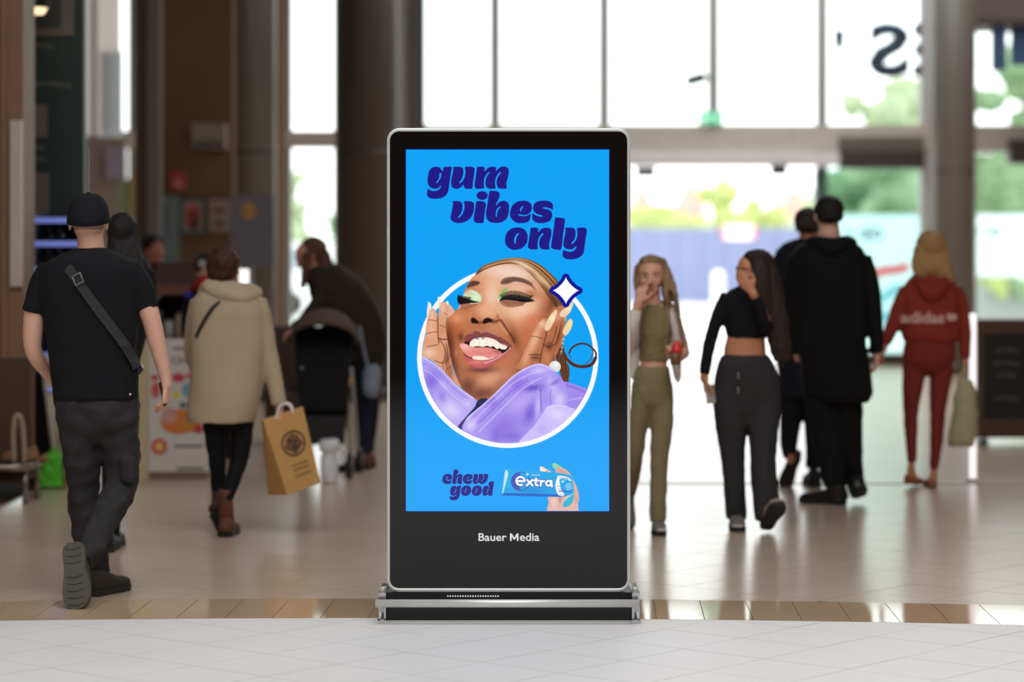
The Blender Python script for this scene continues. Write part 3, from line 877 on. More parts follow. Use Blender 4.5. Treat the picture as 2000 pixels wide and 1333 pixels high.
# nose
p.at(*ZB)
p.spot((660,120), 150, 80, (236, 176, 138), 0.7, FM)
p.spot((880,190), 40, 60, (168, 94, 58), 0.7, FM)
p.poly([(368,250),(390,205),(440,195),(500,240),(560,270),(620,235),(690,200),(760,215),(850,240),(915,225),(912,262),(860,298),(790,306),(700,294),(620,312),(540,314),(450,308),(390,300)], (128, 68, 44), 0.85, 3, FM)
p.poly([(385,225),(420,202),(470,232),(525,298),(470,302),(400,292)], (30, 16, 16), 1, 1.5, FM)
p.poly([(600,282),(622,232),(682,202),(742,222),(785,262),(700,288),(620,310)], (28, 15, 15), 1, 1.5, FM)
p.stroke([(360,250),(355,180),(385,100)], (228, 170, 136), 1.6, 0.7, 2, FM)
p.stroke([(870,60),(910,140),(925,240)], (240, 196, 166), 1.2, 0.8, 1.2, FM)
p.stroke([(930,240),(1000,345),(1080,465),(1150,565),(1185,650)], (82, 42, 36), 3.4, 0.85, 4, FM)
p.stroke([(910,290),(980,390),(1060,500)], (222, 160, 122), 3.0, 0.6, 4, FM)
p.spot((190,560), 60, 90, (96, 52, 38), 0.75, FM)
p.spot((100,850), 24, 80, (204, 140, 108), 0.6, FM)
# mouth
p.poly([(245,610),(290,530),(370,480),(460,450),(560,468),(650,450),(760,480),(880,530),(1000,600),(1100,680),(1150,740),(1060,745),(960,690),(850,620),(700,570),(560,560),(440,580),(370,630),(300,655)], (136, 72, 70), 1, 1.4, FM)
p.stroke([(560,478),(660,462),(780,492),(900,552)], (214, 164, 164), 1.6, 0.7, 2, FM)
p.stroke([(360,500),(420,480)], (214, 160, 160), 2, 0.6, 2, FM)
p.stroke([(300,640),(440,570),(600,545),(780,572),(960,672)], (92, 40, 44), 1.2, 0.8, 1.2, FM)
p.poly([(250,660),(350,640),(440,575),(560,556),(700,564),(850,612),(960,682),(1085,752),(1020,832),(900,905),(750,955),(600,965),(430,945),(330,870),(250,760)], (38, 16, 20), 1, 1.0, FM)
p.poly([(355,720),(370,640),(440,585),(560,562),(700,564),(830,605),(930,672),(1048,722),(1032,782),(960,790),(905,765),(860,785),(800,732),(740,744),(680,722),(600,742),(530,732),(470,732),(400,745)], (250, 243, 226), 1, 0.9)
p.stroke([(375,640),(440,590),(560,566),(700,570),(830,612),(930,680),(1040,728)], (222, 140, 146), 1.9, 0.8, 1.2)
for a in ((430,600,425,735), (540,590,530,730), (672,580,680,722), (806,620,800,735), (905,680,905,770), (975,700,968,780)):
    p.stroke([(a[0], a[1]), (a[2], a[3])], (214, 196, 176), 0.8, 0.7, 0.8, None, 1)
p.poly([(168,712),(208,675),(290,688),(400,740),(520,752),(700,752),(850,795),(955,852),(880,915),(750,950),(600,945),(450,950),(370,932),(270,872),(210,792)], (232, 142, 136), 1, 1.0)
TM = p.mask([(168,712),(208,675),(290,688),(400,740),(520,752),(700,752),(850,795),(955,852),(880,915),(750,950),(600,945),(450,950),(370,932),(270,872),(210,792)], 1.0)
p.spot((270,740), 100, 60, (248, 192, 188), 0.9, TM, 25)
p.spot((860,830), 100, 40, (170, 84, 82), 0.7, TM, 20)
p.stroke([(400,830),(560,860),(760,860)], (206, 104, 104), 2, 0.5, 3, TM)
p.poly([(412,928),(520,912),(620,922),(720,955),(815,925),(770,962),(650,985),(520,985),(430,978)], (250, 236, 216), 1, 0.9)
p.poly([(240,842),(320,915),(400,962),(520,985),(650,985),(780,955),(900,895),(1020,835),(1155,720),(1130,795),(1020,905),(900,1005),(780,1090),(640,1140),(500,1145),(380,1110),(300,1040),(258,950)], (192, 96, 96), 1, 1.0)
LM = p.mask([(240,842),(320,915),(400,962),(520,985),(650,985),(780,955),(900,895),(1020,835),(1155,720),(1130,795),(1020,905),(900,1005),(780,1090),(640,1140),(500,1145),(380,1110),(300,1040),(258,950)], 1.0)
p.spot((500,1030), 160, 40, (232, 134, 126), 0.9, LM)
p.stroke([(640,1040),(800,985),(950,890),(1100,770)], (236, 204, 212), 2.4, 0.75, 2.5, LM)
p.stroke([(320,1080),(480,1140),(640,1138),(820,1070)], (132, 62, 74), 1.6, 0.8, 2, LM)
p.stroke([(250,880),(320,925),(400,955)], (60, 24, 26), 1.4, 0.9, 1.2)
for cx_ in ((493, 580), (605, 573)):
    p.spot(cx_, 22, 22, (50, 52, 56), 1.0); p.spot((cx_[0], cx_[1] - 5), 9, 9, (250, 250, 250), 1.0)
p.grain(4, FM)
# left hand
p.at(*ZD)
p.poly([(405,150),(440,165),(480,215),(492,255),(440,300),(408,310)], (226, 176, 150), 1)
HL = p.poly([(93,810),(100,700),(115,600),(135,530),(140,430),(160,330),(170,260),(205,210),(250,222),(280,280),(288,330),(300,240),(312,160),(345,125),(390,140),(414,200),(412,270),(385,380),(388,480),(402,580),(425,700),(445,800),(475,950),(525,1080),(575,1195),(480,1120),(400,1030),(300,930),(200,850),(120,815)], (222, 158, 124), 1, clip=np.where(D < RI, INN, np.clip((p.Y < 672), 0, 1)))
for c, rx, ry, col, a in [((215,290), 40, 90, (240, 194, 168), 0.9), ((350,200), 36, 80, (238, 190, 166), 0.9), ((200,480), 60, 90, (234, 180, 148), 0.8), ((180,760), 80, 60, (242, 200, 174), 0.9),
                          ((400,820), 30, 140, (120, 66, 48), 0.8), ((340,480), 34, 70, (206, 134, 100), 0.7), ((440,1000), 40, 120, (150, 88, 66), 0.7), ((350,720), 50, 90, (216, 150, 118), 0.6)]:
    p.spot(c, rx, ry, col, a, HL)
for pts, w in (([(286,300),(288,430),(292,560),(300,640)], 2.2), ([(165,352),(220,352),(275,366)], 1.1), ([(140,522),(210,505),(285,500)], 1.3), ([(310,418),(345,425),(375,445)], 1.2), ([(360,262),(410,290)], 1.0),
               ([(150,682),(220,672),(290,655)], 1.4), ([(300,575),(340,592),(395,590)], 2.4), ([(310,600),(360,670),(380,760),(365,850),(330,885)], 1.6), ([(440,760),(425,830),(350,885),(250,855)], 1.5), ([(390,650),(410,760),(405,850)], 1.3), ([(345,890),(352,960)], 1.3), ([(460,920),(400,960),(390,1010)], 1.3)):
    p.stroke(pts, (104, 56, 42), w, 0.85, 1.1, HL)
for nl in ([(150,285),(158,180),(170,120),(184,150),(182,260),(165,300)], [(183,140),(203,155),(205,215),(180,225)], [(284,195),(287,80),(303,62),(322,90),(320,150),(300,205)], [(388,142),(400,115),(418,125),(414,165)]):
    p.poly(nl, (250, 240, 226), 1)
p.stroke([(176,150),(172,290)], (214, 160, 120), 0.9, 0.8)
p.stroke([(308,110),(300,200)], (206, 190, 176), 0.8, 0.7)
# right hand
p.at(*ZC)
HR = p.poly([(60,1340),(110,1230),(160,1100),(210,1000),(260,890),(310,780),(370,700),(440,652),(490,650),(520,580),(580,500),(630,485),(690,460),(760,470),(800,480),(800,560),(755,620),(750,680),(720,760),(720,880),(700,960),(640,1080),(600,1180),(590,1300),(560,1340)], (184, 112, 76), 1)
for c, rx, ry, col, a, rot in [((310,930), 60, 220, (240, 186, 146), 0.9, 20), ((420,720), 60, 70, (240, 192, 162), 0.9, 0), ((200,1180), 60, 160, (232, 170, 128), 0.8, 20), ((560,800), 40, 110, (176, 104, 70), 0.8, 15), ((480,1180), 60, 150, (206, 132, 92), 0.6, 0),
                               ((510,1030), 50, 60, (92, 52, 42), 0.85, 0), ((320,1180), 70, 50, (120, 70, 54), 0.7, 0), ((640,900), 30, 140, (120, 68, 48), 0.7, 15), ((570,1250), 30, 90, (100, 60, 50), 0.7, 0), ((640,620), 40, 80, (226, 160, 124), 0.8, 30)]:
    p.spot(c, rx, ry, col, a, HR, rot)
for pts, w in (([(475,830),(445,960),(410,1100),(380,1260)], 2.0), ([(612,760),(580,900),(540,1000)], 1.6), ([(670,740),(640,880),(590,1010)], 1.6), ([(260,890),(340,900),(430,930)], 1.2), ([(240,1150),(310,1140),(390,1150)], 1.4), ([(260,1185),(330,1190),(385,1200)], 1.4), ([(440,1010),(500,1040),(590,1000)], 1.6)):
    p.stroke(pts, (78, 42, 36), w, 0.8, 1.2, HR)
for nl, c1, c2 in (([(448,795),(468,705),(530,600),(598,530),(622,560),(582,680),(522,792),(480,818)], (240, 206, 168), (250, 236, 190)),
                   ([(653,602),(680,540),(760,482),(828,412),(842,450),(802,552),(732,626),(680,632)], (242, 208, 180), (252, 240, 190)),
                   ([(693,835),(720,762),(770,682),(800,650),(832,690),(812,782),(762,862),(722,884)], (240, 210, 170), (250, 226, 140))):
    nm = p.poly(nl, c1, 1)
    cx_ = sum(a for a, b in nl) / len(nl); cy_ = sum(b for a, b in nl) / len(nl)
    p.spot((cx_ + 25, cy_ - 40), 40, 60, c2, 0.9, nm)
    p.stroke([nl[0], nl[-1], nl[-2]], (200, 130, 110), 1.0, 0.6, 1, nm)
for k in range(9):
    p.spot((708 - k * 4.5, 905 + k * 28), 14, 12, (236, 232, 228) if k % 2 else (150, 146, 144), 0.95)
p.spot((730, 650), 16, 40, (190, 190, 186), 0.9)
# left sleeve, right sleeve
p.at(*ZE)
SL = p.poly([(60,35),(150,72),(250,140),(330,220),(430,330),(520,400),(620,470),(655,510),(630,570),(560,650),(470,770),(430,830),(60,600),(20,200)], (180, 162, 240), 1, clip=INN)
for c, rx, ry, col, a, rot in [((180,290), 90, 110, (126, 104, 222), 0.85, 30), ((380,600), 130, 90, (220, 210, 252), 0.9, 30), ((300,330), 60, 30, (200, 186, 248), 0.7, 40), ((560,530), 60, 50, (206, 194, 250), 0.8, 0), ((290,460), 40, 60, (140, 120, 228), 0.6, 0), ((150,470), 40, 90, (150, 130, 230), 0.6, -20)]:
    p.spot(c, rx, ry, col, a, SL, rot)
p.stroke([(80,45),(150,78),(250,148),(330,228),(430,338),(520,408),(620,480)], (226, 216, 252), 2.6, 0.8, 2.5, SL)
p.stroke([(85,110),(180,150),(300,260),(420,380),(560,480)], (142, 120, 226), 2.2, 0.6, 2.5, SL)
p.stroke([(90,170),(190,230),(300,340),(420,460),(590,570)], (216, 204, 250), 1.3, 0.8, 1.2, SL)
p.poly([(450,790),(560,655),(632,575),(655,520),(700,480),(770,485),(720,545),(640,612),(545,695),(528,840)], (36, 40, 78), 1, 1.4, INN)
p.poly([(455,790),(540,700),(540,840),(470,820)], (70, 58, 150), 0.8, 3, INN)
SR = p.poly([(525,840),(538,705),(620,622),(720,540),(830,440),(960,310),(1060,222),(1180,150),(1300,110),(1380,125),(1470,180),(1540,250),(1590,340),(1620,450),(1615,560),(1700,610),(1600,820),(1300,980),(900,1000)], (168, 148, 238), 1, clip=INN)
for c, rx, ry, col, a, rot in [((1080,330), 60, 90, (138, 112, 226), 0.75, 40), ((820,520), 70, 60, (130, 106, 222), 0.7, 40), ((1250,370), 100, 34, (94, 72, 188), 0.9, -10), ((1130,520), 150, 80, (190, 172, 246), 0.8, -30), ((950,760), 160, 110, (138, 114, 224), 0.8, -20), ((1220,640), 60, 120, (112, 88, 206), 0.8, 20),
                               ((1300,560), 30, 130, (206, 192, 250), 0.8, 5), ((1450,350), 50, 120, (212, 200, 250), 0.7, -20), ((1530,500), 60, 90, (222, 212, 252), 0.8, 0), ((590,760), 60, 70, (224, 214, 252), 0.85, 30), ((1020,880), 120, 60, (120, 96, 212), 0.7, 0), ((1320,180), 90, 40, (214, 202, 252), 0.8, 0), ((860,880), 60, 80, (120, 96, 210), 0.6, 0), ((1480,310), 60, 20, (120, 96, 200), 0.7, -30)]:
    p.spot(c, rx, ry, col, a, SR, rot)
p.stroke([(545,705),(630,625),(730,540),(840,440),(970,315),(1065,230),(1185,160),(1300,122),(1380,138),(1470,192)], (232, 224, 254), 2.4, 0.85, 2.2, SR)
p.stroke([(620,720),(760,580),(900,450),(1040,320),(1200,230),(1340,190)], (214, 200, 252), 2.4, 0.7, 2.5, SR)
p.stroke([(680,830),(820,690),(960,550),(1100,410),(1240,310),(1340,260)], (228, 218, 254), 1.2, 0.9, 1.0, SR)
p.stroke([(670,740),(800,620),(940,480),(1080,360),(1200,280)], (124, 100, 214), 2.6, 0.6, 3, SR)
p.stroke([(1330,380),(1330,480),(1338,620)], (84, 66, 160), 1.6, 0.8, 1.5, SR)
p.stroke([(1440,380),(1430,480),(1440,550)], (130, 106, 206), 1.4, 0.7, 1.5, SR)
p.poly([(1085,965),(1250,780),(1350,640),(1412,562),(1580,556),(1700,612),(1500,880),(1250,990)], (204, 190, 250), 1, 1.0, SR)
p.spot((1500,640), 110, 60, (226, 216, 254), 0.8, SR, 20)
p.spot((1350,800), 60, 60, (176, 158, 240), 0.5, SR)
p.stroke([(1410,566),(1500,552),(1600,566)], (236, 228, 254), 1.4, 0.9, 1.2, SR)
p.grain(6, np.clip(SL + SR + SH, 0, 1), 3)
p.at(*ZC)
pm = p.mask([(620 + 40 * math.cos(a), 1290 + 40 * math.sin(a)) for a in np.linspace(0, 6.28, 13)[:-1]], 1.0)
p.at(*ZE); p.poly([(1480 + 62 * math.cos(a), 145 + 62 * math.sin(a)) for a in np.linspace(0, 6.28, 13)[:-1]], (222, 228, 222), 1, clip=1 - SR)
p.spot((1490, 120), 24, 24, (255, 255, 255), 0.9, 1 - SR)
# star
astro = []
for a in np.linspace(0, 2 * math.pi, 65)[:-1]:
    ca, sa = math.cos(a), math.sin(a)
    astro.append((1105.3 + 25.3 * math.copysign(abs(ca) ** 2.6, ca), 567.8 + 25.8 * math.copysign(abs(sa) ** 2.6, sa)))
p.at(0, 0, 1)
p.poly(astro, (14, 20, 150), 1, 0.9, None, 1, 7.2)
p.poly(astro, (255, 255, 255), 1, 0.9, None, 1, 0.3)
pic = p.build('advert_portrait', screen, 0.0030)
tag(pic, 'round advert picture of a laughing woman in a lavender sleeve, hands to her cheeks')

# gum pack in a hand
p = Paint(977, 1136, 900, 999, 0.55, BLUE).at(975, 895, 2000 / 165)
p.poly([(1165,920),(1420,915),(1600,890),(1750,800),(1830,700),(1872,800),(1892,960),(1862,1080),(1822,1320),(1182,1320),(1172,1050)], (226, 182, 168), 1)
p.spot((1300,1050), 60, 130, (240, 206, 194), 0.8); p.spot((1440,980), 40, 90, (170, 120, 112), 0.7)
p.poly([(1345,262),(1420,208),(1500,238),(1600,288),(1700,395),(1745,520),(1822,650),(1892,900),(1882,1000),(1800,1080),(1760,900),(1722,560),(1680,412),(1345,345)], (216, 164, 150), 1)
p.stroke([(1430,225),(1600,320),(1720,480),(1800,680),(1840,900)], (236, 192, 180), 2.0, 0.7, 2.5)
p.poly([(960,262),(965,215),(1000,195),(1080,240),(1235,338),(990,318)], (250, 222, 204), 1)
p.spot((1140,310), 40, 20, (246, 130, 90), 0.9)
p.poly([(1250,172),(1270,132),(1310,120),(1400,160),(1500,237),(1400,212),(1345,272),(1282,232)], (146, 212, 176), 1)
PK = p.poly([(145,285),(300,280),(700,300),(1240,340),(1680,405),(1732,560),(1760,830),(1600,890),(1480,920),(1170,915),(160,892),(65,850),(100,560)], (24, 166, 232), 1, sub=2)
p.spot((700,760), 500, 120, (30, 130, 216), 0.6, PK); p.spot((300,600), 160, 260, (40, 186, 240), 0.7, PK)
p.poly([(65,842),(200,832),(1200,858),(1600,886),(1480,926),(160,896)], (34, 98, 200), 1, 1.2, PK)
p.poly([(145,288),(210,340),(195,460),(95,815),(65,832),(100,600)], (226, 242, 253), 0.9, 2.5, PK)
ccx, ccy, cr = 497, 555, 222
half = [(ccx + cr * math.cos(a), ccy + cr * math.sin(a)) for a in np.linspace(math.pi / 2, 3 * math.pi / 2, 20)]
p.poly(half, (64, 84, 190), 1, 0.9, PK, 1)
p.stroke([(ccx + cr * math.cos(a), ccy + cr * math.sin(a)) for a in np.linspace(-math.pi / 2, math.pi / 2, 20)], (36, 60, 176), 1.0, 1, 0.9, PK, 1)
ee = [(415,548),(598,548)] + [(505 + 98 * math.cos(a), 545 + 96 * math.sin(a)) for a in np.linspace(0, -1.62 * math.pi, 22)]
EX = [(ee, 1), ([(662,522),(790,652)], 1), ([(782,522),(650,652)], 1), ([(872,485),(862,610),(880,645),(912,650)], 1), ([(815,530),(935,532)], 1), ([(987,545),(980,655)], 1), ([(990,580),(1015,548),(1060,548)], 1),
      ([(1168 + 58 * math.cos(a), 598 + 58 * math.sin(a)) for a in np.linspace(0, 2 * math.pi, 18)], 1), ([(1238,545),(1246,675)], 1)]
for pts, _ in EX: p.stroke(pts, (44, 60, 170), 6.2, 1, 0.9, None, 1)
for pts, _ in EX: p.stroke(pts, (250, 250, 255), 4.2, 1, 0.9, None, 1)
p.poly([(1395,420),(1500,425),(1660,470),(1705,560),(1600,505),(1440,492),(1436,600),(1470,750),(1548,888),(1410,886),(1345,760),(1328,620),(1358,500)], (244, 244, 252), 1, 0.9, PK, 2)
for k in range(5):
    p.stroke([(1560 + k * 14, 680 + k * 26), (1620 + k * 16, 610 + k * 30), (1690 + k * 10, 590 + k * 30)], (220, 242, 252), 0.9, 0.9, 0.8, PK)
for k in range(10):
    p.spot((1385 + (k % 3) * 38 + k * 9, 670 + (k // 3) * 62), 11, 11, (50, 90, 190), 0.9)
p.spot((1500,560), 26, 26, (250, 252, 255), 1); p.spot((1540,525), 14, 14, (250, 252, 255), 1); p.spot((665,388), 30, 30, (252, 252, 255), 1)
p.poly([(1508,1112),(1550,1000),(1640,920),(1762,838),(1756,1000),(1700,1092),(1600,1160),(1540,1162)], (48, 180, 212), 1)
p.stroke([(1540,1020),(1640,925),(1755,845)], (230, 246, 250), 1.2, 0.9)
pk = p.build('advert_pack', screen, 0.0030)
tag(pk, 'advert picture of a hand holding a blue chewing gum pack')
M_W = print_mat('advert_white', (240, 244, 252))
flat_text("WRIGLEY'S", 975 + 755 / 12.12, 975 + 965 / 12.12, 895 + 385 / 12.12, 895 + 412 / 12.12, M_W, pk, 0.0036, 0.01, 0.05)
flat_text("SUGARFREE", 975 + 1405 / 12.12, 975 + 1650 / 12.12, 895 + 440 / 12.12, 895 + 470 / 12.12, M_NAVY, pk, 0.0036, 0.01, 0.16)
flat_text("PEPPERMINT", 975 + 1400 / 12.12, 975 + 1715 / 12.12, 895 + 765 / 12.12, 895 + 802 / 12.12, M_NAVY, pk, 0.0036, 0.01, 0.04)
# ---------------------------------------------------------------- things beyond the glass
def pbox(px0, px1, py0, py1, Y, dep):
    a, b = q(px0, py1, Y), q(px1, py0, Y)
    return Geo().box(a.x, b.x, Y, Y + dep, a.z, b.z)
M_LEAF = [mat('leaf_yellow_green', (164, 178, 108), 0.8, var=0.3, scale=1.2, bump=0.6, bump_scale=5), mat('leaf_green', (124, 150, 112), 0.8, var=0.3, scale=1.2, bump=0.6, bump_scale=5), mat('leaf_pale', (164, 178, 142), 0.8, var=0.3, scale=1.5, bump=0.6, bump_scale=5)]
M_BARK = mat('bark', (110, 92, 76), 0.9)
def tree(px, py_top, Y, wpx, kind, label):
    top = q(px, py_top, Y).z
    w = wpx / F_PX * Y
    x = (px - 1000) / F_PX * Y
    t = thing('tree', (x, Y, 0), label, 'tree', 'trees outside the mall front')
    rs = random.Random(px)
    g = Geo()
    for k in range(34):
        a, r = rs.uniform(0, 6.28), rs.uniform(0, 0.42) * w
        zz = top * rs.uniform(0.18, 0.9)
        s_ = w * rs.uniform(0.10, 0.20) * (1.15 - 0.6 * abs(zz / top - 0.5))
        g.ball((x + r * math.cos(a), Y + r * math.sin(a), zz), s_, s_, min(s_ * 0.9, top - zz))
    obj('foliage', remesh(g, w / 34, 1, w * 0.03, px, w * 0.1), M_LEAF[kind], t, True)
    obj('trunk', Geo().tube([(x, Y, 0), (x + 0.1, Y, top * 0.3), (x, Y, top * 0.55)], [w * 0.035, w * 0.028, w * 0.015], 10, False).mesh(), M_BARK, t, True)
for a in ((1265, 400, 104, 140, 0, 'low yellow-green tree at the kiosk end of the blue hoarding'), (1410, 338, 96, 120, 0, 'tallest round yellow-green tree above the white sign on the hoarding'),
          (1330, 410, 92, 130, 0, 'low bushy tree between two pink-roofed houses'), (1500, 380, 101, 150, 0, 'broad yellow-green tree left of the two men in black'),
          (1575, 372, 114, 90, 2, 'pale tree partly behind the heads of the two men in black'), (1690, 300, 70, 210, 1, 'dense green tree behind the sliding glass panel'),
          (1800, 300, 78, 190, 1, 'green tree just left of the right round column'), (1955, 300, 74, 160, 0, 'yellow-green tree seen right of the right round column'),
          (1760, 120, 64, 230, 2, 'tall pale tree under the big letters on the glass'), (1980, 60, 66, 220, 1, 'tall green tree at the right picture edge'),
          (575, 300, 80, 80, 2, 'pale tree seen through the narrow window between the columns'), (650, 400, 74, 60, 1, 'small green tree beside the wide dark column')):
    tree(*a)
M_HOARD = mat('lavender_blue_board', (124, 133, 166), 0.7, var=0.05, scale=0.8)
fence = thing('site_hoarding', q(1400, 595, 83) * 1.0, 'long lavender-blue site hoarding across the street', 'hoarding')
zb0, zb1 = 0.0, q(0, 446, 83).z
for k in range(10):
    x0, x1 = 1130 + k * 48, 1130 + (k + 1) * 48
    a, b = q(x0, 0, 83).x, q(x1, 0, 83).x
    obj('board', Geo().box(a + 0.012, b - 0.012, 83, 83.06, 0.05, zb1).mesh(), M_HOARD, fence)
    obj('post', Geo().box(a - 0.04, a + 0.04, 83.06, 83.2, 0.0, zb1).mesh(), M_ALU, fence)
sg = thing('site_sign', q(1443, 454, 82.95), 'small white sign with red ends on the blue hoarding', 'sign')
obj('panel', pbox(1410, 1476, 440, 468, 82.95, 0.05).mesh(), mat('sign_white', (250, 250, 250), 0.6), sg)
for a, b in ((1410, 1417), (1469, 1476)):
    obj('red_end', pbox(a, b, 443, 466, 82.93, 0.02).mesh(), mat('sign_red', (226, 90, 100), 0.6), sg)
bo = thing('bollard', q(1403, 600, 79) * 1.0, 'white bollard standing before the blue hoarding', 'bollard')
c0 = q(1403, 600, 79); X_, Y_, Z_ = Vector((1, 0, 0)), Vector((0, 1, 0)), Vector((0, 0, 1))
c0.z = 0
bo.location = c0
obj('shaft', Geo().loft([(c0 + Z_ * z, X_ * r, Y_ * r) for z, r in ((0, 0.19), (0.9, 0.19), (1.06, 0.15), (1.12, 0.06))], 20).mesh(), MATS['sign_white'], bo, True)
obj('band', Geo().loft([(c0 + Z_ * z, X_ * 0.2, Y_ * 0.2) for z in (0.7, 0.8)], 20).mesh(), mat('bollard_grey', (180, 180, 185), 0.5), bo, True)
def house(px, w, py, Y, label):
    a, b = q(px, py, Y), q(px + w, py, Y)
    t = thing('house', ((a.x + b.x) / 2, Y, 0), label, 'house', 'far houses')
    wall = obj('wall', Geo().box(a.x, b.x, Y, Y + 6, 0, a.z * 0.72).mesh(), mat('house_brick', (206, 170, 156), 0.9), t)
    zt, ze = a.z, a.z * 0.72
    mx = (a.x + b.x) / 2
    obj('roof', Geo().add([(a.x - .2, Y - .2, ze), (b.x + .2, Y - .2, ze), (mx, Y - .2, zt), (a.x - .2, Y + 6.2, ze), (b.x + .2, Y + 6.2, ze), (mx, Y + 6.2, zt)],
        [(0, 1, 2), (5, 4, 3), (0, 2, 5, 3), (1, 4, 5, 2), (0, 3, 4, 1)]).mesh(), mat('roof_red', (212, 158, 146), 0.9), t)
    for k in range(2):
        xx = a.x + (b.x - a.x) * (0.25 + 0.42 * k)
        obj('window', Geo().box(xx - .5, xx + .5, Y - .05, Y, ze * 0.7, ze * 0.9).mesh(), mat('house_pane', (170, 180, 190), 0.2), wall)
for a in ((1236, 40, 362, 130, 'pink-walled far house nearest the kiosk edge'), (1332, 44, 356, 128, 'pink-walled far house left of the round tree'), (1535, 50, 366, 132, 'pink-walled far house behind the two men in black')):
    house(*a)
# pale hoarding with print
hb = thing('printed_hoarding', q(1800, 600, 60), 'pale cyan site hoarding with dark and red print', 'hoarding')
hb.location.z = 0
M_PALE = mat('pale_cyan_board', (226, 238, 242), 0.6, var=0.03)
for k, (a, b) in enumerate(((1600, 1700), (1700, 1806), (1806, 1910), (1910, 2010), (2010, 2110))):
    aa, bb = q(a, 0, 60).x, q(b, 0, 60).x
    obj('board', Geo().box(aa + 0.01, bb - 0.01, 60, 60.05, 0.05 if k < 2 else q(0, 540, 60).z, q(0, 420, 60).z).mesh(), M_PALE, hb)
    obj('post', Geo().box(aa - 0.03, aa + 0.03, 60.05, 60.15, 0, q(0, 420, 60).z).mesh(), M_ALU, hb)
def print_stroke(pts, r, m, Y, name='print_mark'):
    P = smooth_open(pts, 4)
    v3 = [q(a, b, Y) for a, b in P]
    rr = r / F_PX * Y
    up, dn = [], []
    for i, p_ in enumerate(v3):
        d = (v3[min(i + 1, len(v3) - 1)] - v3[max(i - 1, 0)]).normalized()
        nrm = Vector((-d.z, 0, d.x)) * rr
        up.append(p_ + nrm); dn.append(p_ - nrm)
    n_ = len(up)
    v = up + dn
    f = [(i, i + 1, n_ + i + 1, n_ + i) for i in range(n_ - 1)]
    return Geo().add(v, f).mesh()
M_INK, M_RED = mat('ink_dark', (70, 86, 96), 0.6), mat('print_red', (220, 70, 84), 0.6)
for pts, r, m in (([(1680, 452), (1690, 448), (1694, 456), (1684, 466), (1696, 466)], 2.5, M_INK), ([(1722, 450), (1710, 448), (1704, 458), (1712, 466), (1722, 462), (1722, 456)], 2.5, M_INK),
                  ([(1652, 452), (1660, 448), (1664, 466)], 2, M_INK),
                  ([(1700, 545), (1720, 530), (1745, 528), (1775, 520)], 9, M_RED), ([(1712, 590), (1735, 575), (1760, 560)], 9, mat('print_teal', (120, 176, 190), 0.6)), ([(1715, 625), (1745, 620)], 14, MATS['print_teal'])):
    obj('print_mark', print_stroke(pts, r, m, 59.98), m, hb)
M_GRN = mat('print_green', (150, 180, 110), 0.6)
for pts, r, m in (([(1912, 460), (1916, 445), (1926, 443), (1930, 460)], 2.5, M_GRN), ([(1956, 448), (1944, 442), (1938, 452), (1944, 464), (1956, 460)], 3, MATS['ink_dark']), ([(1912, 482), (1975, 482)], 2, MATS['bollard_grey'])):
    obj('print_mark', print_stroke(pts, r, m, 59.98), m, hb)
lw = thing('planter_wall', q(1960, 620, 58), 'grey planter wall with shrubs below the pale hoarding at right', 'planter')
lw.location.z = 0
obj('wall', Geo().box(q(1880, 0, 58).x, q(2100, 0, 58).x, 58, 58.5, 0, q(0, 560, 58).z).mesh(), mat('grey_block', (150, 156, 152), 0.8), lw)
for k, px in enumerate((1950, 1985, 2020, 2060)):
    g = Geo()
    for j in range(6):
        c = q(px + random.uniform(-12, 12), random.uniform(552, 575), 57.7)
        g.ball(c, .14, .14, .16)
    obj('shrub', remesh(g, 0.03, 1, 0.02, k, 0.1), M_LEAF[k % 2], lw, True)
van = thing('parked_van', q(600, 470, 66), 'white parked van seen through the narrow window left of the wide column', 'van')
van.location.z = 0
a, b = q(540, 0, 66).x, q(660, 0, 66).x
vb = obj('body', Geo().hexa([(a, 66, 0.35), (b, 66, 0.35), (b, 66, 1.9), (a + .3, 66, 1.9), (a, 67.8, 0.35), (b, 67.8, 0.35), (b, 67.8, 1.9), (a + .3, 67.8, 1.9)]).mesh(), MATS['sign_white'], van)
obj('side_window', Geo().box(a + .35, a + .9, 65.98, 66, 1.2, 1.75).mesh(), MATS['house_pane'], vb)
for xx in (a + .35, b - .35):
    obj('wheel', Geo().tube([(xx, 65.95, .33), (xx, 66.2, .33)], [.33, .33], 20, False).mesh(), M_BLACK, van, True)

# big mirrored letters on the glass, exit sign, camera, banner
M_SLATE = mat('slate_vinyl', (62, 82, 102), 0.6)
def glass_letter(ch, px0, px1, py0, py1, label, bold=0.045):
    w, hgt = (px1 - px0) / F_PX * YF, (py1 - py0) / F_PX * YF
    me = text_mesh(ch, w, hgt, bold)
    me.transform(Matrix.Diagonal((-1, 1, 1, 1)))
    me.transform(Matrix.Translation(q(px1, py1, YF) + Vector((0, -0.012, 0))))
    me.flip_normals()
    o = obj('window_letter', me, M_SLATE, None, origin=q((px0 + px1) / 2, (py0 + py1) / 2, YF))
    md = o.modifiers.new('t', 'SOLIDIFY'); md.thickness = 0.004
    return tag(o, label, 'lettering', 'vinyl letters on the glass front')
glass_letter('S', 1695, 1777, 44, 152, 'large dark reversed letter S on the glass')
glass_letter('E', 1783, 1850, 46, 150, 'dark reversed letter E cut off by the right column')
glass_letter("'", 1629, 1649, 58, 96, 'small dark apostrophe on the glass beside the reversed S')
ex = thing('exit_sign', q(1389, 231, YF - .3), 'small green lit exit sign on top of the door beam', 'sign')
obj('housing', pbox(1366, 1412, 217, 243, YF - .3, .08).mesh(), mat('sign_housing', (210, 214, 212), 0.5), ex)
fc = obj('face', pbox(1368, 1410, 219, 242, YF - .31, .01).mesh(), mat('exit_green', (60, 196, 140), 0.4, emit=0.75, var=0), ex)
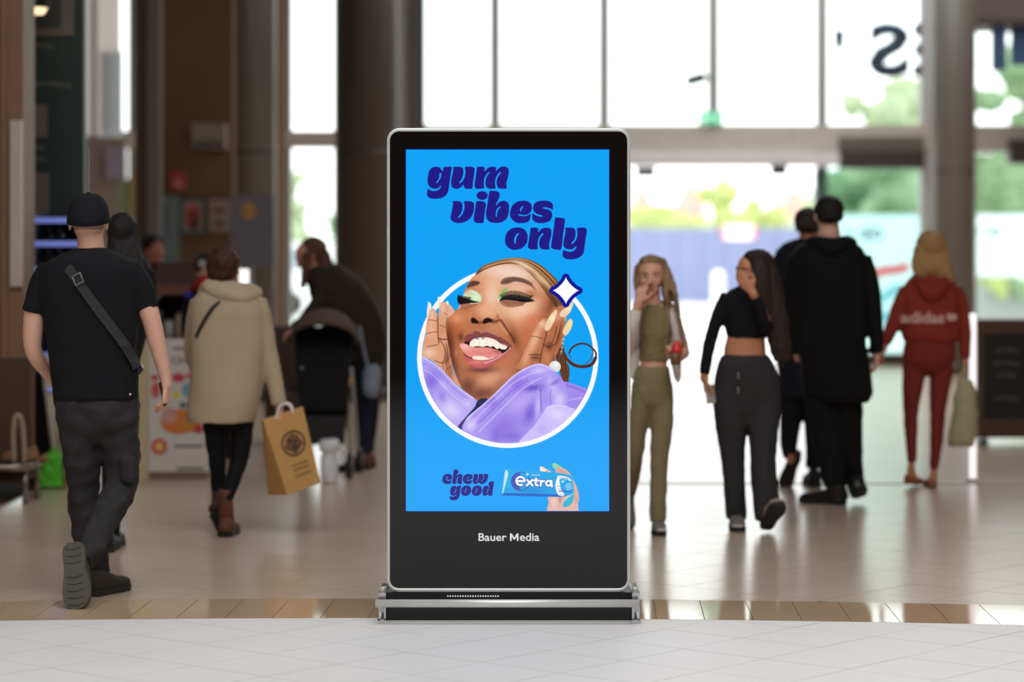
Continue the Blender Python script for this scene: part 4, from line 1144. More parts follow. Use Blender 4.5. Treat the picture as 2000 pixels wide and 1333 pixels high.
wh = mat('exit_white', (235, 250, 242), 0.4, emit=0.8, var=0)
obj('arrow', print_stroke([(1374, 231), (1386, 231)], 1.6, wh, YF - .312), wh, fc)
obj('arrow', print_stroke([(1380, 225), (1374, 231), (1380, 237)], 1.6, wh, YF - .312), wh, fc)
obj('figure', print_stroke([(1398, 223), (1396, 229), (1400, 233), (1397, 239)], 1.8, wh, YF - .312), wh, fc)
cc = thing('security_camera', q(1362, 154, YF - .3), 'small dark camera on a bracket beside a window mullion', 'camera')
g = Geo().tube([q(1347, 158, YF - .3), q(1372, 151, YF - .3)], [.07, .07], 14, True)
obj('body', g.mesh(), M_BLACK, cc, True)
obj('bracket', Geo().tube([q(1364, 155, YF - .3), q(1380, 150, YF - .2), q(1393, 150, YF - .08)], [.02, .02, .02], 8).mesh(), M_ALU, cc, True)
bn = thing('hanging_banner', q(1955, 95, 34), 'blue cloth banner hanging at the upper right edge', 'banner')
obj('cloth', pbox(1936, 1966, 50, 138, 34, .01).mesh(), mat('banner_blue', (70, 100, 140), 0.8), bn)
obj('cloth', pbox(1974, 2020, 50, 128, 34.1, .01).mesh(), MATS['banner_blue'], bn)
obj('rail', pbox(1905, 2040, 38, 50, 33.9, .2).mesh(), M_DARKALU, bn)
struct('wall_bulkhead', px_box(1908, 2300, 34.2, 1.4, y0=-60, y1=46), mat('bulkhead_grey', (112, 100, 98), 0.7), 'dark bulkhead box at the upper right')

bp_ = thing('bright_strip_post', Vector((q(1900, 0, 17.25).x, 17.25, 0)), 'slim white post with added glow between the carrier bag and the menu board', 'post')
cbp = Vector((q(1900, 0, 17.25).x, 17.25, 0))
obj('post_shaft', Geo().loft([(cbp + Z_ * z, X_ * r, Y_ * r) for z, r in ((0.01, .024), (1.10, .024), (1.13, .018))], 20).mesh(), mat('glow_white', (255, 250, 255), .4, emit=1.0, var=0), bp_, True)  # glow added so the post shows as a bright strip
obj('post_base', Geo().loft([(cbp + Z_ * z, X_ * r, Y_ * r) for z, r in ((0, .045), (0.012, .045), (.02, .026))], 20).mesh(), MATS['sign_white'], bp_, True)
# chalk board at right
ab = thing('menu_board', Vector((q(1960, 868, 20.7).x, 20.7, 0)), 'wood-framed black menu board standing by the right edge', 'board')
M_FR = mat('dark_oak', (92, 66, 50), 0.6, stretch=(8, 8, 1))
YB2 = 20.7
obj('panel', pbox(1920, 2120, 650, 822, YB2, .03).mesh(), mat('chalk_black', (22, 22, 24), 0.5), ab)
for a in ((1910, 2130, 624, 652), (1910, 2130, 820, 856)):
    obj('frame_rail', pbox(*a, YB2 - .02, .07).mesh(), M_FR, ab)
for a in ((1908, 1921, 624, 856), (2118, 2131, 624, 856)):
    obj('frame_stile', pbox(*a, YB2 - .025, .08).mesh(), M_FR, ab)
for px in (1924, 2110):
    obj('leg', pbox(px - 4, px + 4, 856, 867.3, YB2, .05).mesh(), M_BLACK, ab)
    obj('foot', pbox(px - 9, px + 9, 864, 867.3, YB2 - .2, .45).mesh(), M_BLACK, ab)
chalk = mat('chalk_grey', (90, 86, 84), 0.9)
for k, (x0, x1, y) in enumerate(((1945, 1990, 686), (1940, 1992, 712), (1946, 1985, 735), (1942, 1990, 780))):
    obj('chalk_line', print_stroke([(x0, y), ((x0 + x1) / 2, y - 3), (x1, y + 1)], 3, chalk, YB2 - .002), chalk, ab)

# ---------------------------------------------------------------- left side: shop front and stall
M_WOOD = mat('warm_wood', (128, 94, 66), 0.55, var=0.3, scale=5, stretch=(9, 9, 0.8), bump=0.15)
M_WOODD = mat('dark_wood', (72, 48, 34), 0.5, var=0.3, scale=5, stretch=(9, 9, 0.8))
pier = thing('wood_pier', Vector((-3.6, 16, 0)), 'brown wood-clad shop pier at the left edge', 'pier')
for k, (a, b) in enumerate(((-60, 0), (0, 15), (15, 45))):
    obj('cladding_board', px_box(a + 0.4, b - 0.4, 16, .4, z0=0.1, z1=4.2).mesh(), M_WOOD if k != 0 else M_WOODD, pier)
obj('cover_strip', pbox(20, 42, 235, 560, 15.96, .04).mesh(), mat('pale_metal', (196, 186, 180), 0.4, 0.4), pier)
obj('lower_panel', pbox(-60, 60, 700, 938, 15.98, .05).mesh(), M_WOODD, pier)
struct('trim_1', Geo().box(-4.6, -3.11, 15.4, 16.95, 0, 0.02), mat('plinth_dark', (60, 44, 34), 0.85, spec=0.15), 'dark floor plinth of the left shop')
ws = struct('wall_shop', Geo().box(-9, -3.40, 16.05, 16.3, 0, CEIL), M_WALLD, 'brown shop wall running off to the left')
for k_ in range(9):
    xa = -9 + k_ * .62
    obj('cladding_board', Geo().box(xa + .01, xa + .61, 16.03, 16.05, 0.1, 4.2).mesh(), M_WOODD if k_ % 3 else M_WOOD, ws)
gb = thing('shop_partition', q(105, 420, 17.6), 'tall dark green shop panel with framed notices', 'panel')
gb.location.z = 0
pa = obj('panel', px_box(45, 164, 17.6, .1, z0=0, z1=4.4).mesh(), mat('dark_green', (34, 52, 48), 0.5, var=0.08), gb)
M_NOTE = mat('notice_grey', (112, 104, 94), 0.6, var=0.15, scale=8)
for a in ((46, 145, -30, 70), (50, 92, 205, 268), (50, 96, 338, 420)):
    nf = obj('notice', pbox(*a, 17.58, .02).mesh(), M_NOTE, pa)
obj('notice_center', pbox(58, 118, -40, 55, 17.57, .012).mesh(), mat('notice_dark', (52, 58, 54), 0.6), pa)
for x0, x1, y in ((48, 105, 90), (50, 140, 166), (52, 88, 290), (52, 90, 312)):
    obj('print_line', print_stroke([(x0, y), ((x0 + x1) / 2, y - 3), (x1, y + 2)], 5, M_NOTE, 17.595), mat('line_grey', (78, 84, 78), 0.6), pa)
lamp = thing('spot_lamp', q(68, 14, 17.2), 'round ceiling spot with a warm glow at the upper left corner', 'lamp')
c = q(68, 10, 17.2)
obj('housing', Geo().loft([(c + Z_ * z, X_ * r, Y_ * r) for z, r in ((-0.02, .1), (0.12, .1), (0.14, .06))], 24).mesh(), M_BLACK, lamp, True)
obj('lens', Geo().loft([(c + Z_ * z, X_ * r, Y_ * r) for z, r in ((-0.06, .06), (-0.02, .085))], 24).mesh(), mat('warm_glow', (255, 226, 180), 0.4, emit=1.5, var=0), lamp, True)
obj('rod', Geo().tube([c + Z_ * .12, c + Z_ * 1.0], [.012, .012], 8).mesh(), M_BLACK, lamp)
# drinks fridge with lit shelves
fr = thing('display_fridge', Vector((q(100, 0, 17.2).x, 17.2, 0)), 'dark display fridge with blue-lit shelves behind the man in the cap', 'fridge')
obj('back', px_box(48, 160, 17.56, .03, z0=0, z1=q(0, 420, 17.2).z).mesh(), mat('fridge_inside', (38, 42, 52), 0.5), fr)
for a, b in ((46, 66), (154, 162)):
    obj('side', px_box(a, b, 17.0, .56, z0=0, z1=q(0, 418, 17.2).z).mesh(), mat('fridge_blue_side', (84, 92, 134), 0.4), fr)  # blue light of the shelves painted into the side colour
M_LED = mat('led_blue', (120, 134, 214), 0.4, emit=0.45, var=0)
for py in (428, 474, 525, 600, 692):
    sh = obj('shelf', px_box(66, 154, 17.0, .54, y0=py, y1=py + 5).mesh(), mat('shelf_grey', (110, 116, 140), 0.3), fr)
    obj('light_strip', px_box(66, 154, 16.985, .015, y0=py - 3, y1=py + 8).mesh(), M_LED, sh)
obj('lower_door', px_box(48, 160, 16.98, .5, z0=0.02, z1=q(0, 735, 17).z).mesh(), mat('fridge_black', (14, 13, 15), 0.35), fr)
for row, py in enumerate((474, 525)):
    for k in range(3):
        px = 76 + k * 20
        c = q(px, py, 17.25)
        hgt = [0.1, 0.14, 0.22, 0.24][row]
        bt = thing('drink_bottle', c, '%s drink bottle, %s from left on the %s blue-lit fridge shelf' % (('green', 'brown', 'blue')[k], ('first', 'second', 'third')[k], ('second', 'third')[row]), 'bottle', 'bottles in the display fridge')
        obj('bottle_body', Geo().loft([(c + Z_ * z * hgt, X_ * r, Y_ * r) for z, r in ((0, .028), (.6, .028), (.78, .012))], 12).mesh(), mat('bottle_%d' % (k % 3), [(70, 80, 74), (92, 74, 60), (60, 66, 90)][k % 3], 0.2), bt, True)
        obj('cap', Geo().loft([(c + Z_ * z * hgt, X_ * .014, Y_ * .014) for z in (.78, .92)], 12).mesh(), mat('cap_white', (190, 190, 190), 0.4), bt, True)
# bench with bags, green bag, pole stand
bench = thing('low_rack', Vector((-3.3, 15.75, 0.06)), 'low metal display rack at the bottom left edge', 'rack')
zb = q(0, 910, 15.7).z
obj('top_rail', Geo().tube([(-4.4, 15.55, zb), (-3.06, 15.55, zb), (-2.97, 15.62, zb), (-2.93, 15.8, zb), (-2.95, 16.0, zb)], [.022] * 5, 12, sub=3).mesh(), mat('rack_steel', (150, 140, 130), 0.3, 0.8), bench, True)
obj('shelf', Geo().box(-4.4, -2.98, 15.58, 15.95, zb - .01, zb + .008).mesh(), M_WOODD, bench)
for xx, yy in ((-2.97, 15.62), (-2.96, 15.95), (-4.2, 15.62)):
    obj('leg', Geo().tube([(xx, yy, zb), (xx, yy, 0.06 if xx < -3.11 else 0.0)], [.018, .018], 10, False).mesh(), MATS['rack_steel'], bench, True)
obj('loop_handle', Geo().tube([q(28, 900, 15.6), q(26, 850, 15.6), q(30, 815, 15.6), q(40, 815, 15.6), q(46, 850, 15.6), q(48, 900, 15.6)], [.016] * 6, 10, sub=3).mesh(), mat('handle_cream', (150, 134, 112), 0.6), bench, True)
for k, (px, py, r, lab) in enumerate(((18, 884, 15, 'brown paper parcel at the left end of the low rack'), (58, 872, 19, 'larger brown paper parcel behind the rack handle'), (84, 878, 11, 'small brown paper parcel beside the green bag'))):
    c = q(px, py, 15.75); rr = r / F_PX * 15.75
    c.z = zb + .01 + rr * .8
    g = Geo().ball(c, rr, rr * .8, rr * .8).ball(c + Vector((rr * .3, 0, rr * .5)), rr * .5, rr * .4, rr * .5)
    o = obj('paper_parcel', remesh(g, .008, 2, .006, k, .05), mat('parcel_brown', (140, 100, 66), 0.8, var=0.25), None, True, origin=c)
    tag(o, lab, 'parcel', 'parcels on the low rack')
YG = 16.62
def zf(p_):
    p_.z = max(p_.z, 0); return p_
gbag = thing('green_bag', Vector((q(92, 0, YG).x, YG, 0)), 'bright green plastic bag on the floor behind the man in the cap', 'bag')
g = Geo().hexa([q(66, 955, YG), q(124, 955, YG), q(121, 890, YG), q(88, 888, YG), q(70, 955, YG + .2), q(122, 955, YG + .2), q(118, 884, YG + .18), q(92, 884, YG + .18)])
for i in range(len(g.v)):
    g.v[i] = (g.v[i][0], g.v[i][1], max(0.012, g.v[i][2]))
obj('bag_body', remesh(g, .012, 2, .006, 5, .08), mat('bag_green', (84, 190, 44), 0.4, var=0.25), gbag, True)
obj('bag_handle', Geo().tube([q(96, 888, YG + .08), q(102, 878, YG + .08), q(112, 878, YG + .08), q(117, 888, YG + .08)], [.008] * 4, 8, sub=3).mesh(), MATS['bag_green'], gbag, True)
cb = thing('cardboard_box', Vector((q(131, 0, YG).x, YG, 0)), 'small brown box half hidden behind the green bag', 'box')
obj('carton', px_box(126, 138, YG, .12, z0=0, z1=.16).mesh(), mat('carton_brown', (150, 108, 60), 0.8), cb)
obj('carton_label', px_box(128, 135, YG - .005, .006, z0=.1, z1=.15).mesh(), MATS['sign_white'], cb)
ez = thing('pole_stand', Vector((q(110, 0, 16.9).x, 16.9, 0)), 'pale two-legged pole stand behind the man in the cap', 'stand')
M_CREAM = mat('cream_paint', (196, 184, 164), 0.6)
obj('pole', Geo().tube([q(86, 700, 16.9), q(100, 820, 16.9), zf(q(114, 948, 16.9))], [.026, .026, .026], 12, False).mesh(), M_CREAM, ez, True)
obj('pole', Geo().tube([q(96, 720, 16.9), q(112, 820, 16.95), zf(q(134, 948, 16.95))], [.022, .022, .022], 12, False).mesh(), M_CREAM, ez, True)
obj('cross_clip', Geo().box(q(92, 0, 16.86).x, q(102, 0, 16.86).x, 16.85, 16.92, q(0, 764, 16.9).z, q(0, 758, 16.9).z).mesh(), M_LED, ez)
obj('top_plate', Geo().tube([q(84, 700, 16.9), q(100, 716, 16.9)], [.03, .03], 12).mesh(), M_CREAM, ez, True)

ac = thing('armchair', Vector((q(548, 0, 20.6).x, 20.6, 0)), 'dark brown armchair behind the paper bag', 'armchair')
M_LB = mat('brown_leather', (70, 48, 38), .5)
for nm_, b_ in (('seat', (522, 596, 20.5, .6, .12, .42)), ('backrest', (522, 596, 21.0, .14, .3, .95)), ('arm', (516, 528, 20.5, .6, .1, .62)), ('arm', (590, 602, 20.5, .6, .1, .62))):
    gg = px_box(b_[0], b_[1], b_[2], b_[3], z0=b_[4], z1=b_[5])
    obj(nm_, remesh(gg, .02, 2), M_LB, ac, True)
for a_ in (520, 594):
    for y_ in (20.54, 21.02):
        obj('leg', Geo().box(q(a_, 0, 20.6).x, q(a_, 0, 20.6).x + .04, y_, y_ + .04, 0, .14).mesh(), M_WOODD, ac)
# stall sign, counter and wall with notices
st = thing('stall_sign', Vector((q(330, 0, 17.4).x, 17.4, 0)), 'white stall sign board with fruit pictures beside the man in the cap', 'sign')
brd = obj('board', px_box(290, 408, 17.4, .03, y0=662, z0=.02, z1=None, y1=None).mesh() if False else px_box(290, 408, 17.4, .03, z0=.05, z1=q(0, 662, 17.4).z).mesh(), mat('board_white', (206, 200, 192), 0.6, var=0.04), st)
obj('side_post', px_box(262, 289, 17.36, .06, z0=0, z1=q(0, 660, 17.4).z).mesh(), mat('post_cream', (196, 178, 140), 0.6), st)
obj('foot', px_box(290, 408, 17.4, .1, z0=0, z1=.05).mesh(), mat('foot_brown', (120, 96, 74), 0.6), st)
def disc(px, py, rx, ry, col, name, parent, Y=17.4, off=0.003, nm=None):
    P = [q(px + rx * math.cos(a), py + ry * math.sin(a), Y - off) for a in np.linspace(0, 2 * math.pi, 25)[:-1]]
    return obj(name, flat_fill([P[::-1]]), mat(nm or 'print_%d_%d_%d' % col, col, 0.6, var=0.25, scale=30), parent)
for k, a in enumerate(((302, 738, 8, 6, (190, 60, 84)), (348, 738, 13, 9, (200, 60, 80)), (370, 734, 8, 7, (206, 110, 120)), (304, 762, 9, 16, (196, 96, 84)), (345, 772, 8, 7, (214, 196, 60)), (366, 762, 11, 14, (110, 160, 170)), (358, 792, 8, 7, (90, 120, 120)),
             (348, 824, 34, 24, (214, 120, 50)), (330, 812, 14, 16, (200, 150, 140)), (372, 832, 22, 12, (200, 130, 46)), (388, 838, 9, 9, (190, 60, 60)), (311, 873, 16, 16, (204, 90, 96)), (311, 873, 7, 8, (224, 200, 90)))):
    disc(*a, 'fruit_print', brd, off=0.002 + 0.0006 * k)
flat_col = mat('sign_letter_grey', (96, 94, 90), 0.6)
me = text_mesh('CH', 30 / F_PX * 17.4, 14 / F_PX * 17.4, .02)
me.transform(Matrix.Translation(q(334, 711, 17.398)))
obj('lettering', me, flat_col, brd)
for x0, x1, y in ((338, 366, 681), (340, 396, 872), (345, 398, 916)):
    obj('print_line', print_stroke([(x0, y), (x1, y)], 2.5, flat_col, 17.398), flat_col, brd)
ctr = thing('stall_counter', Vector((q(360, 0, 19).x, 19, 0)), 'dark wooden stall counter with shelf behind the sign board', 'counter')
obj('top_board', px_box(296, 455, 19, .5, y0=512, y1=556).mesh(), M_WOODD, ctr)
obj('edge_board', px_box(296, 455, 18.96, .05, y0=556, y1=576).mesh(), mat('orange_wood', (120, 72, 42), 0.5, stretch=(1, 8, 8)), ctr)
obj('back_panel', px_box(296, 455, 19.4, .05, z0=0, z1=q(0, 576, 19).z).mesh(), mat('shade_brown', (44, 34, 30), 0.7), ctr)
obj('shelf', px_box(296, 455, 19.0, .4, y0=660, y1=668).mesh(), M_WOODD, ctr)
for a in (298, 449):
    obj('upright', px_box(a, a + 6, 19.0, .45, z0=0, z1=q(0, 512, 19).z).mesh(), M_WOODD, ctr)
for k, (px, col, hh, lab) in enumerate(((330, (200, 196, 186), .14, 'white jar in the middle of the stall counter shelf'), (351, (176, 160, 140), .19, 'tall tan jar on the stall counter shelf'), (312, (60, 54, 50), .2, 'tall dark jar on the stall counter shelf'), (372, (210, 206, 196), .1, 'shortest white jar on the stall counter shelf'))):
    c = q(px, 660, 19.1)
    cu = thing('jar', c, lab, 'jar', 'jars on the stall shelf')
    obj('jar_body', Geo().loft([(c + Z_ * z * hh, X_ * r, Y_ * r) for z, r in ((0, .03), (.1, .034), (.8, .034), (.9, .026))], 16).mesh(), mat('jar_%d' % k, col, 0.4), cu, True)
    obj('lid', Geo().loft([(c + Z_ * z * hh, X_ * .03, Y_ * .03) for z in (.9, 1.0)], 16).mesh(), mat('lid_grey', (110, 106, 100), 0.4), cu, True)
tb = thing('tablet_screen', q(477, 560, 19.3), 'small glowing white screen beside the coat woman\'s head', 'screen')
obj('case', pbox(465, 488, 524, 563, 19.32, .02).mesh(), M_BLACK, tb)
obj('display', pbox(467, 486, 526, 561, 19.315, .005).mesh(), mat('screen_white', (250, 250, 252), 0.4, emit=1.3, var=0), tb)
obj('stand', Geo().tube([q(477, 563, 19.35), zf(q(477, 990, 19.35))], [.012, .012], 10, False).mesh(), M_BLACK, tb)
obj('stand_foot', px_box(466, 488, 19.28, .15, z0=0, z1=.02).mesh(), M_BLACK, tb)
pw = struct('wall_partition', px_box(300, 455, 26, .2, z0=0, z1=CEIL), M_WALLD, 'brown partition wall behind the stall')
t = thing('steel_column', Vector((q(288, 0, 25).x, 25, 0)), 'narrow dark steel column left of the brown partition', 'column')
obj('dark_flange', px_box(264, 288, 25, .25, z0=0, z1=CEIL).mesh(), mat('brown_steel', (84, 68, 58), 0.6), t)
obj('grey_flange', px_box(288, 312, 25.02, .2, z0=0, z1=CEIL).mesh(), mat('grey_steel', (128, 124, 118), 0.6), t)
def wall_thing(name, label, cat, px0, px1, py0, py1, Y, col, dep=.04, border=None):
    o = thing(name, q((px0 + px1) / 2, py1, Y), label, cat)
    obj('panel', pbox(px0, px1, py0, py1, Y, dep).mesh(), mat('%s_%d' % (name, px0), col, 0.6), o)
    if border:
        for a in ((px0, px1, py0, py0 + 4), (px0, px1, py1 - 4, py1), (px0, px0 + 4, py0, py1), (px1 - 4, px1, py0, py1)):
            obj('frame_strip', pbox(*a, Y - .012, .02).mesh(), border, o)
    return o
w1 = wall_thing('air_unit', 'pale box unit high on the brown partition', 'unit', 374, 440, 241, 291, 25.8, (150, 140, 128), .2)
for k in range(4):
    obj('vent_slat', pbox(380, 434, 276 + k * 3.4, 277.6 + k * 3.4, 25.785, .02).mesh(), mat('slat_dark', (96, 88, 80), 0.6), w1)
w2 = wall_thing('fire_notice', 'small red notice on the brown partition', 'notice', 334, 361, 336, 372, 25.95, (196, 78, 70))
obj('symbol', pbox(341, 354, 350, 368, 25.94, .008).mesh(), mat('notice_pink', (206, 140, 130), 0.6), w2)
M_TEALF = mat('teal_frame', (70, 96, 98), 0.5)
w3 = wall_thing('poster', 'framed poster with a red figure behind the stall', 'poster', 352, 402, 388, 458, 25.95, (150, 136, 126), .04, M_TEALF)
disc(376, 424, 13, 26, (160, 66, 56), 'figure', w3, 25.95, .004); disc(380, 436, 7, 16, (84, 40, 44), 'figure', w3, 25.95, .006); disc(372, 404, 7, 8, (196, 110, 90), 'figure', w3, 25.95, .007)
w4 = wall_thing('poster', 'pale poster with two dark marks behind the stall', 'poster', 408, 448, 390, 452, 25.95, (160, 140, 132), .04)
disc(428, 412, 12, 7, (110, 84, 80), 'mark', w4, 25.95, .004); disc(428, 437, 11, 6, (90, 80, 76), 'mark', w4, 25.95, .005)
w5 = wall_thing('poster', 'tall pale blue panel left of the framed poster', 'poster', 306, 350, 382, 512, 25.93, (118, 134, 138), .06)
disc(322, 430, 6, 40, (96, 116, 128), 'mark', w5, 25.93, .004)
w6 = wall_thing('poster', 'mauve-grey poster with an orange spot before the round column', 'poster', 450, 536, 382, 520, 24, (122, 120, 132), .05)
disc(486, 412, 14, 17, (200, 150, 84), 'orange_spot', w6, 24, .004)
obj('stand_leg', px_box(488, 494, 24.02, .03, z0=0, z1=q(0, 520, 24).z).mesh(), M_ALU, w6)
w7 = wall_thing('poster', 'lilac poster in the gap left of the steel column', 'poster', 205, 241, 288, 350, 32.94, (176, 170, 196), .05)
w8 = wall_thing('glass_screen', 'pale green upright panel in the gap left of the steel column', 'panel', 232, 263, 350, 755, 30, (176, 196, 160), .06)
obj('edge_strip', pbox(254, 264, 332, 755, 29.98, .05).mesh(), mat('straw_strip', (200, 184, 130), 0.6), w8)
def backlit(name, rgb):
    m = bpy.data.materials.new(name); m.use_nodes = True
    nt = m.node_tree; nt.nodes.clear()
    o_ = nt.nodes.new('ShaderNodeOutputMaterial'); a_ = nt.nodes.new('ShaderNodeBsdfTranslucent'); b_ = nt.nodes.new('ShaderNodeBsdfDiffuse'); mx_ = nt.nodes.new('ShaderNodeMixShader')
    nz_ = nt.nodes.new('ShaderNodeTexNoise'); nz_.inputs['Scale'].default_value = 3.0
    rp = nt.nodes.new('ShaderNodeMix'); rp.data_type = 'RGBA'
    rp.inputs[6].default_value = tuple(lin(rgb) * 0.9) + (1,); rp.inputs[7].default_value = tuple(lin(rgb)) + (1,)
    nt.links.new(nz_.outputs['Fac'], rp.inputs[0])
    for k_ in (a_, b_): nt.links.new(rp.outputs[2], k_.inputs['Color'])
    mx_.inputs[0].default_value = 0.35
    nt.links.new(a_.outputs[0], mx_.inputs[1]); nt.links.new(b_.outputs[0], mx_.inputs[2]); nt.links.new(mx_.outputs[0], o_.inputs['Surface'])
    MATS[name] = m
    return m
def thin_panel(px0, px1, py0, py1, Y):
    return flat_fill([[q(px0, py1, Y), q(px1, py1, Y), q(px1, py0, Y), q(px0, py0, Y)]])
w9 = wall_thing('shutter_wall', 'beige wall panel between the green panel and the window gap', 'panel', 166, 246, 268, 732, 33, (170, 158, 148), .1)
obj('grille', thin_panel(196, 240, 100, 276, 33.3), backlit('frosted_film', (196, 200, 204)), w9)
w10 = thing('window_blind', q(200, 270, 33.6), 'pale pinkish blind hanging in the upper left window gap', 'blind')
obj('cloth', thin_panel(150, 236, -210, 270, 33.6), backlit('blind_cloth', (226, 212, 206)), w10)
obj('hem_bar', pbox(150, 236, 266, 274, 33.58, .04).mesh(), M_ALU, w10)
obj('stripe', pbox(178, 188, -210, 266, 33.56, .01).mesh(), mat('stripe_grey', (140, 132, 128), .7), w10)
# ---------------------------------------------------------------- people
V = Vector
def skin_mat(name, rgb):
    m = mat(name, rgb, 0.55, var=0.10, scale=14, spec=0.35)
    return m
def cloth(name, rgb, rough=0.85, var=0.12, bump=0.25, bs=220):
    return mat(name, rgb, rough, var=var, scale=9, bump=bump, bump_scale=bs, spec=0.2)
def hairm(name, rgb, rgb2):
    return mat(name, rgb, 0.62, var=0.3, scale=30, stretch=(5, 5, 0.35), grain=rgb2, bump=0.5, bump_scale=40, spec=0.35)

class Person:
    def __init__(s, label, Y, px, voxel=0.009):
        s.Y, s.k = Y, F_PX / Y
        s.root = thing('person', V((q(px, 0, Y).x, Y, 0)), label, 'person')
        s.skin = Geo()
        s.vox = voxel
    def p(s, px, py, dy=0.0):
        return q(px, py, s.Y + dy)
    def tube(s, g, pts, sub=3, n=16, flat=None, ends=True):
        """pts: (px, py, dy, radius px)"""
        P = [s.p(a, b, c) for a, b, c, r in pts]
        return g.tube(P, [r / s.k for a, b, c, r in pts], n, ends, flat, sub)
    def rows(s, g, rows, depth=0.62, n=28, pw=2.3):
        """rows: (py, xl, xr[, half depth m[, dy]]) horizontal elliptic rings, top to bottom"""
        R = []
        for r in rows:
            py, a, b = r[:3]
            ru = (b - a) / 2 / s.k
            rv = r[3] if len(r) > 3 and r[3] else ru * depth
            dy = r[4] if len(r) > 4 else 0.0
            R.append((s.p((a + b) / 2, py, dy), V((ru, 0, 0)), V((0, rv, 0))))
        R2 = []
        for i in range(len(R) - 1):
            for t in (0, 0.5):
                R2.append(tuple(R[i][j].lerp(R[i + 1][j], t) for j in range(3)))
        R2.append(R[-1])
        g.loft(R2[::-1], n, pw)
        return R
    def part(s, name, g, m, voxel=None, smooth=3, wrinkle=0.0, wl=0.12, dirs=None, seed=1, parent=None):
        me = remesh(g, voxel or s.vox, smooth, wrinkle, seed, wl, dirs)
        return obj(name, me, m, parent or s.root, True)
    def raw(s, name, g, m, parent=None, smooth=True):
        return obj(name, g.mesh(), m, parent or s.root, smooth)
    def leg(s, g, pts, k=0.62):
        s.tube(g, pts, ends=False)
        a = pts[-1]
        s.tube(s.skin, [(x, y, d, r * k) for x, y, d, r in pts] + [(a[0], a[1] + 8, a[2], a[3] * k)])
    # ---- anatomy
    def head(s, c, f, H=0.225, up=V((0, 0, 1)), face=True, eye=(60, 44, 36), lips=(176, 92, 88), brow=(80, 58, 44), ears=True):
        f = V(f).normalized(); up = (V(up) - f * V(up).dot(f)).normalized(); sd = f.cross(up).normalized()
        h = H / 0.225
        g = s.skin
        def at(a, b, c_): return c + f * (a * h) + sd * (b * h) + up * (c_ * h)
        g.ell(at(-0.010, 0, 0.030), sd * .074 * h, f * .094 * h, up * .084 * h)
        g.ell(at(0.018, 0, -0.012), sd * .066 * h, f * .072 * h, up * .080 * h)
        g.ell(at(0.030, 0, -0.062), sd * .050 * h, f * .054 * h, up * .046 * h)
        g.ell(at(0.066, 0, -0.090), sd * .022 * h, f * .018 * h, up * .018 * h)
        if face:
            g.tube([at(.086, 0, .022), at(.098, 0, -.004), at(.106, 0, -.022)], [.008 * h, .010 * h, .013 * h], 10)
            for b in (-1, 1):
                g.ell(at(.094, b * .012, -.026), sd * .009 * h, f * .010 * h, up * .008 * h)
                g.ell(at(.060, b * .036, -.020), sd * .022 * h, f * .022 * h, up * .022 * h)
                g.ell(at(.076, b * .030, .030), sd * .022 * h, f * .010 * h, up * .007 * h)
            M_E, M_I = mat('eye_white', (225, 220, 214), 0.2, var=0), mat('iris_%d' % eye[0], eye, 0.2, var=0)
            M_L, M_B = mat('lips_%d' % lips[0], lips, 0.4), mat('brow_%d' % brow[0], brow, 0.8)
            for b in (-1, 1):
                e = s.raw('eye', Geo().ell(at(.077, b * .031, .010), sd * .0125 * h, f * .0065 * h, up * .0052 * h), M_E)
                s.raw('iris', Geo().ell(at(.0815, b * .031, .010), sd * .0062 * h, f * .0032 * h, up * .0056 * h), M_I, e)
                s.raw('eyebrow', Geo().tube([at(.087, b * .014, .027), at(.084, b * .032, .034), at(.070, b * .050, .028)], [.0035 * h, .004 * h, .002 * h], 8), M_B)
            s.raw('lips', Geo().ell(at(.085, 0, -.051), sd * .024 * h, f * .010 * h, up * .006 * h).ell(at(.083, 0, -.060), sd * .020 * h, f * .010 * h, up * .006 * h), M_L)
        if ears:
            for b in (-1, 1):
                g.ell(at(-.008, b * .078, -.004), (sd * .008 + f * .004 * b) * h, f * .018 * h, up * .030 * h)
        return at
    def hand(s, w, d, n, side, L=1.0, curl=0.35, spread=0.2, thumb=0.6):
        """w wrist, d along the hand, n palm normal (fingers curl towards it), side = thumb side"""
        d = V(d).normalized(); n = (V(n) - d * V(n).dot(d)).normalized(); sd = d.cross(n).normalized()
        if sd.dot(V(side)) < 0: sd = -sd
        g = s.skin
        g.loft([(w - d * .02 * L, sd * .026 * L, n * .018 * L), (w + d * .02 * L, sd * .030 * L, n * .016 * L), (w + d * .06 * L, sd * .040 * L, n * .015 * L), (w + d * .092 * L, sd * .038 * L, n * .012 * L)], 14, 2.4)
        for k, (o, ln) in enumerate(((.029, .070), (.010, .080), (-.010, .074), (-.028, .058))):
            b0 = w + d * (.084 - .006 * abs(k - 1)) * L + sd * o * L
            dd = (d + sd * (o * spread * 8)).normalized()
            a = curl * (0.9 + 0.12 * k)
            P = [b0]
            for seg in (0.45, 0.3, 0.25):
                dd = (dd * math.cos(a) + n * math.sin(a)).normalized()
                P.append(P[-1] + dd * ln * seg * L)
            g.tube(P, [.0098 * L, .0092 * L, .0085 * L, .0072 * L], 10)
        t0 = w + d * .022 * L + sd * .022 * L
        td = (sd * .75 + d * .6 + n * .35 * thumb).normalized()
        t1 = t0 + td * .042 * L
        td2 = (d * .8 + sd * .25 + n * .5 * thumb).normalized()
        g.tube([t0, t1, t1 + td2 * .028 * L, t1 + td2 * .048 * L], [.014 * L, .012 * L, .0105 * L, .0085 * L], 10)
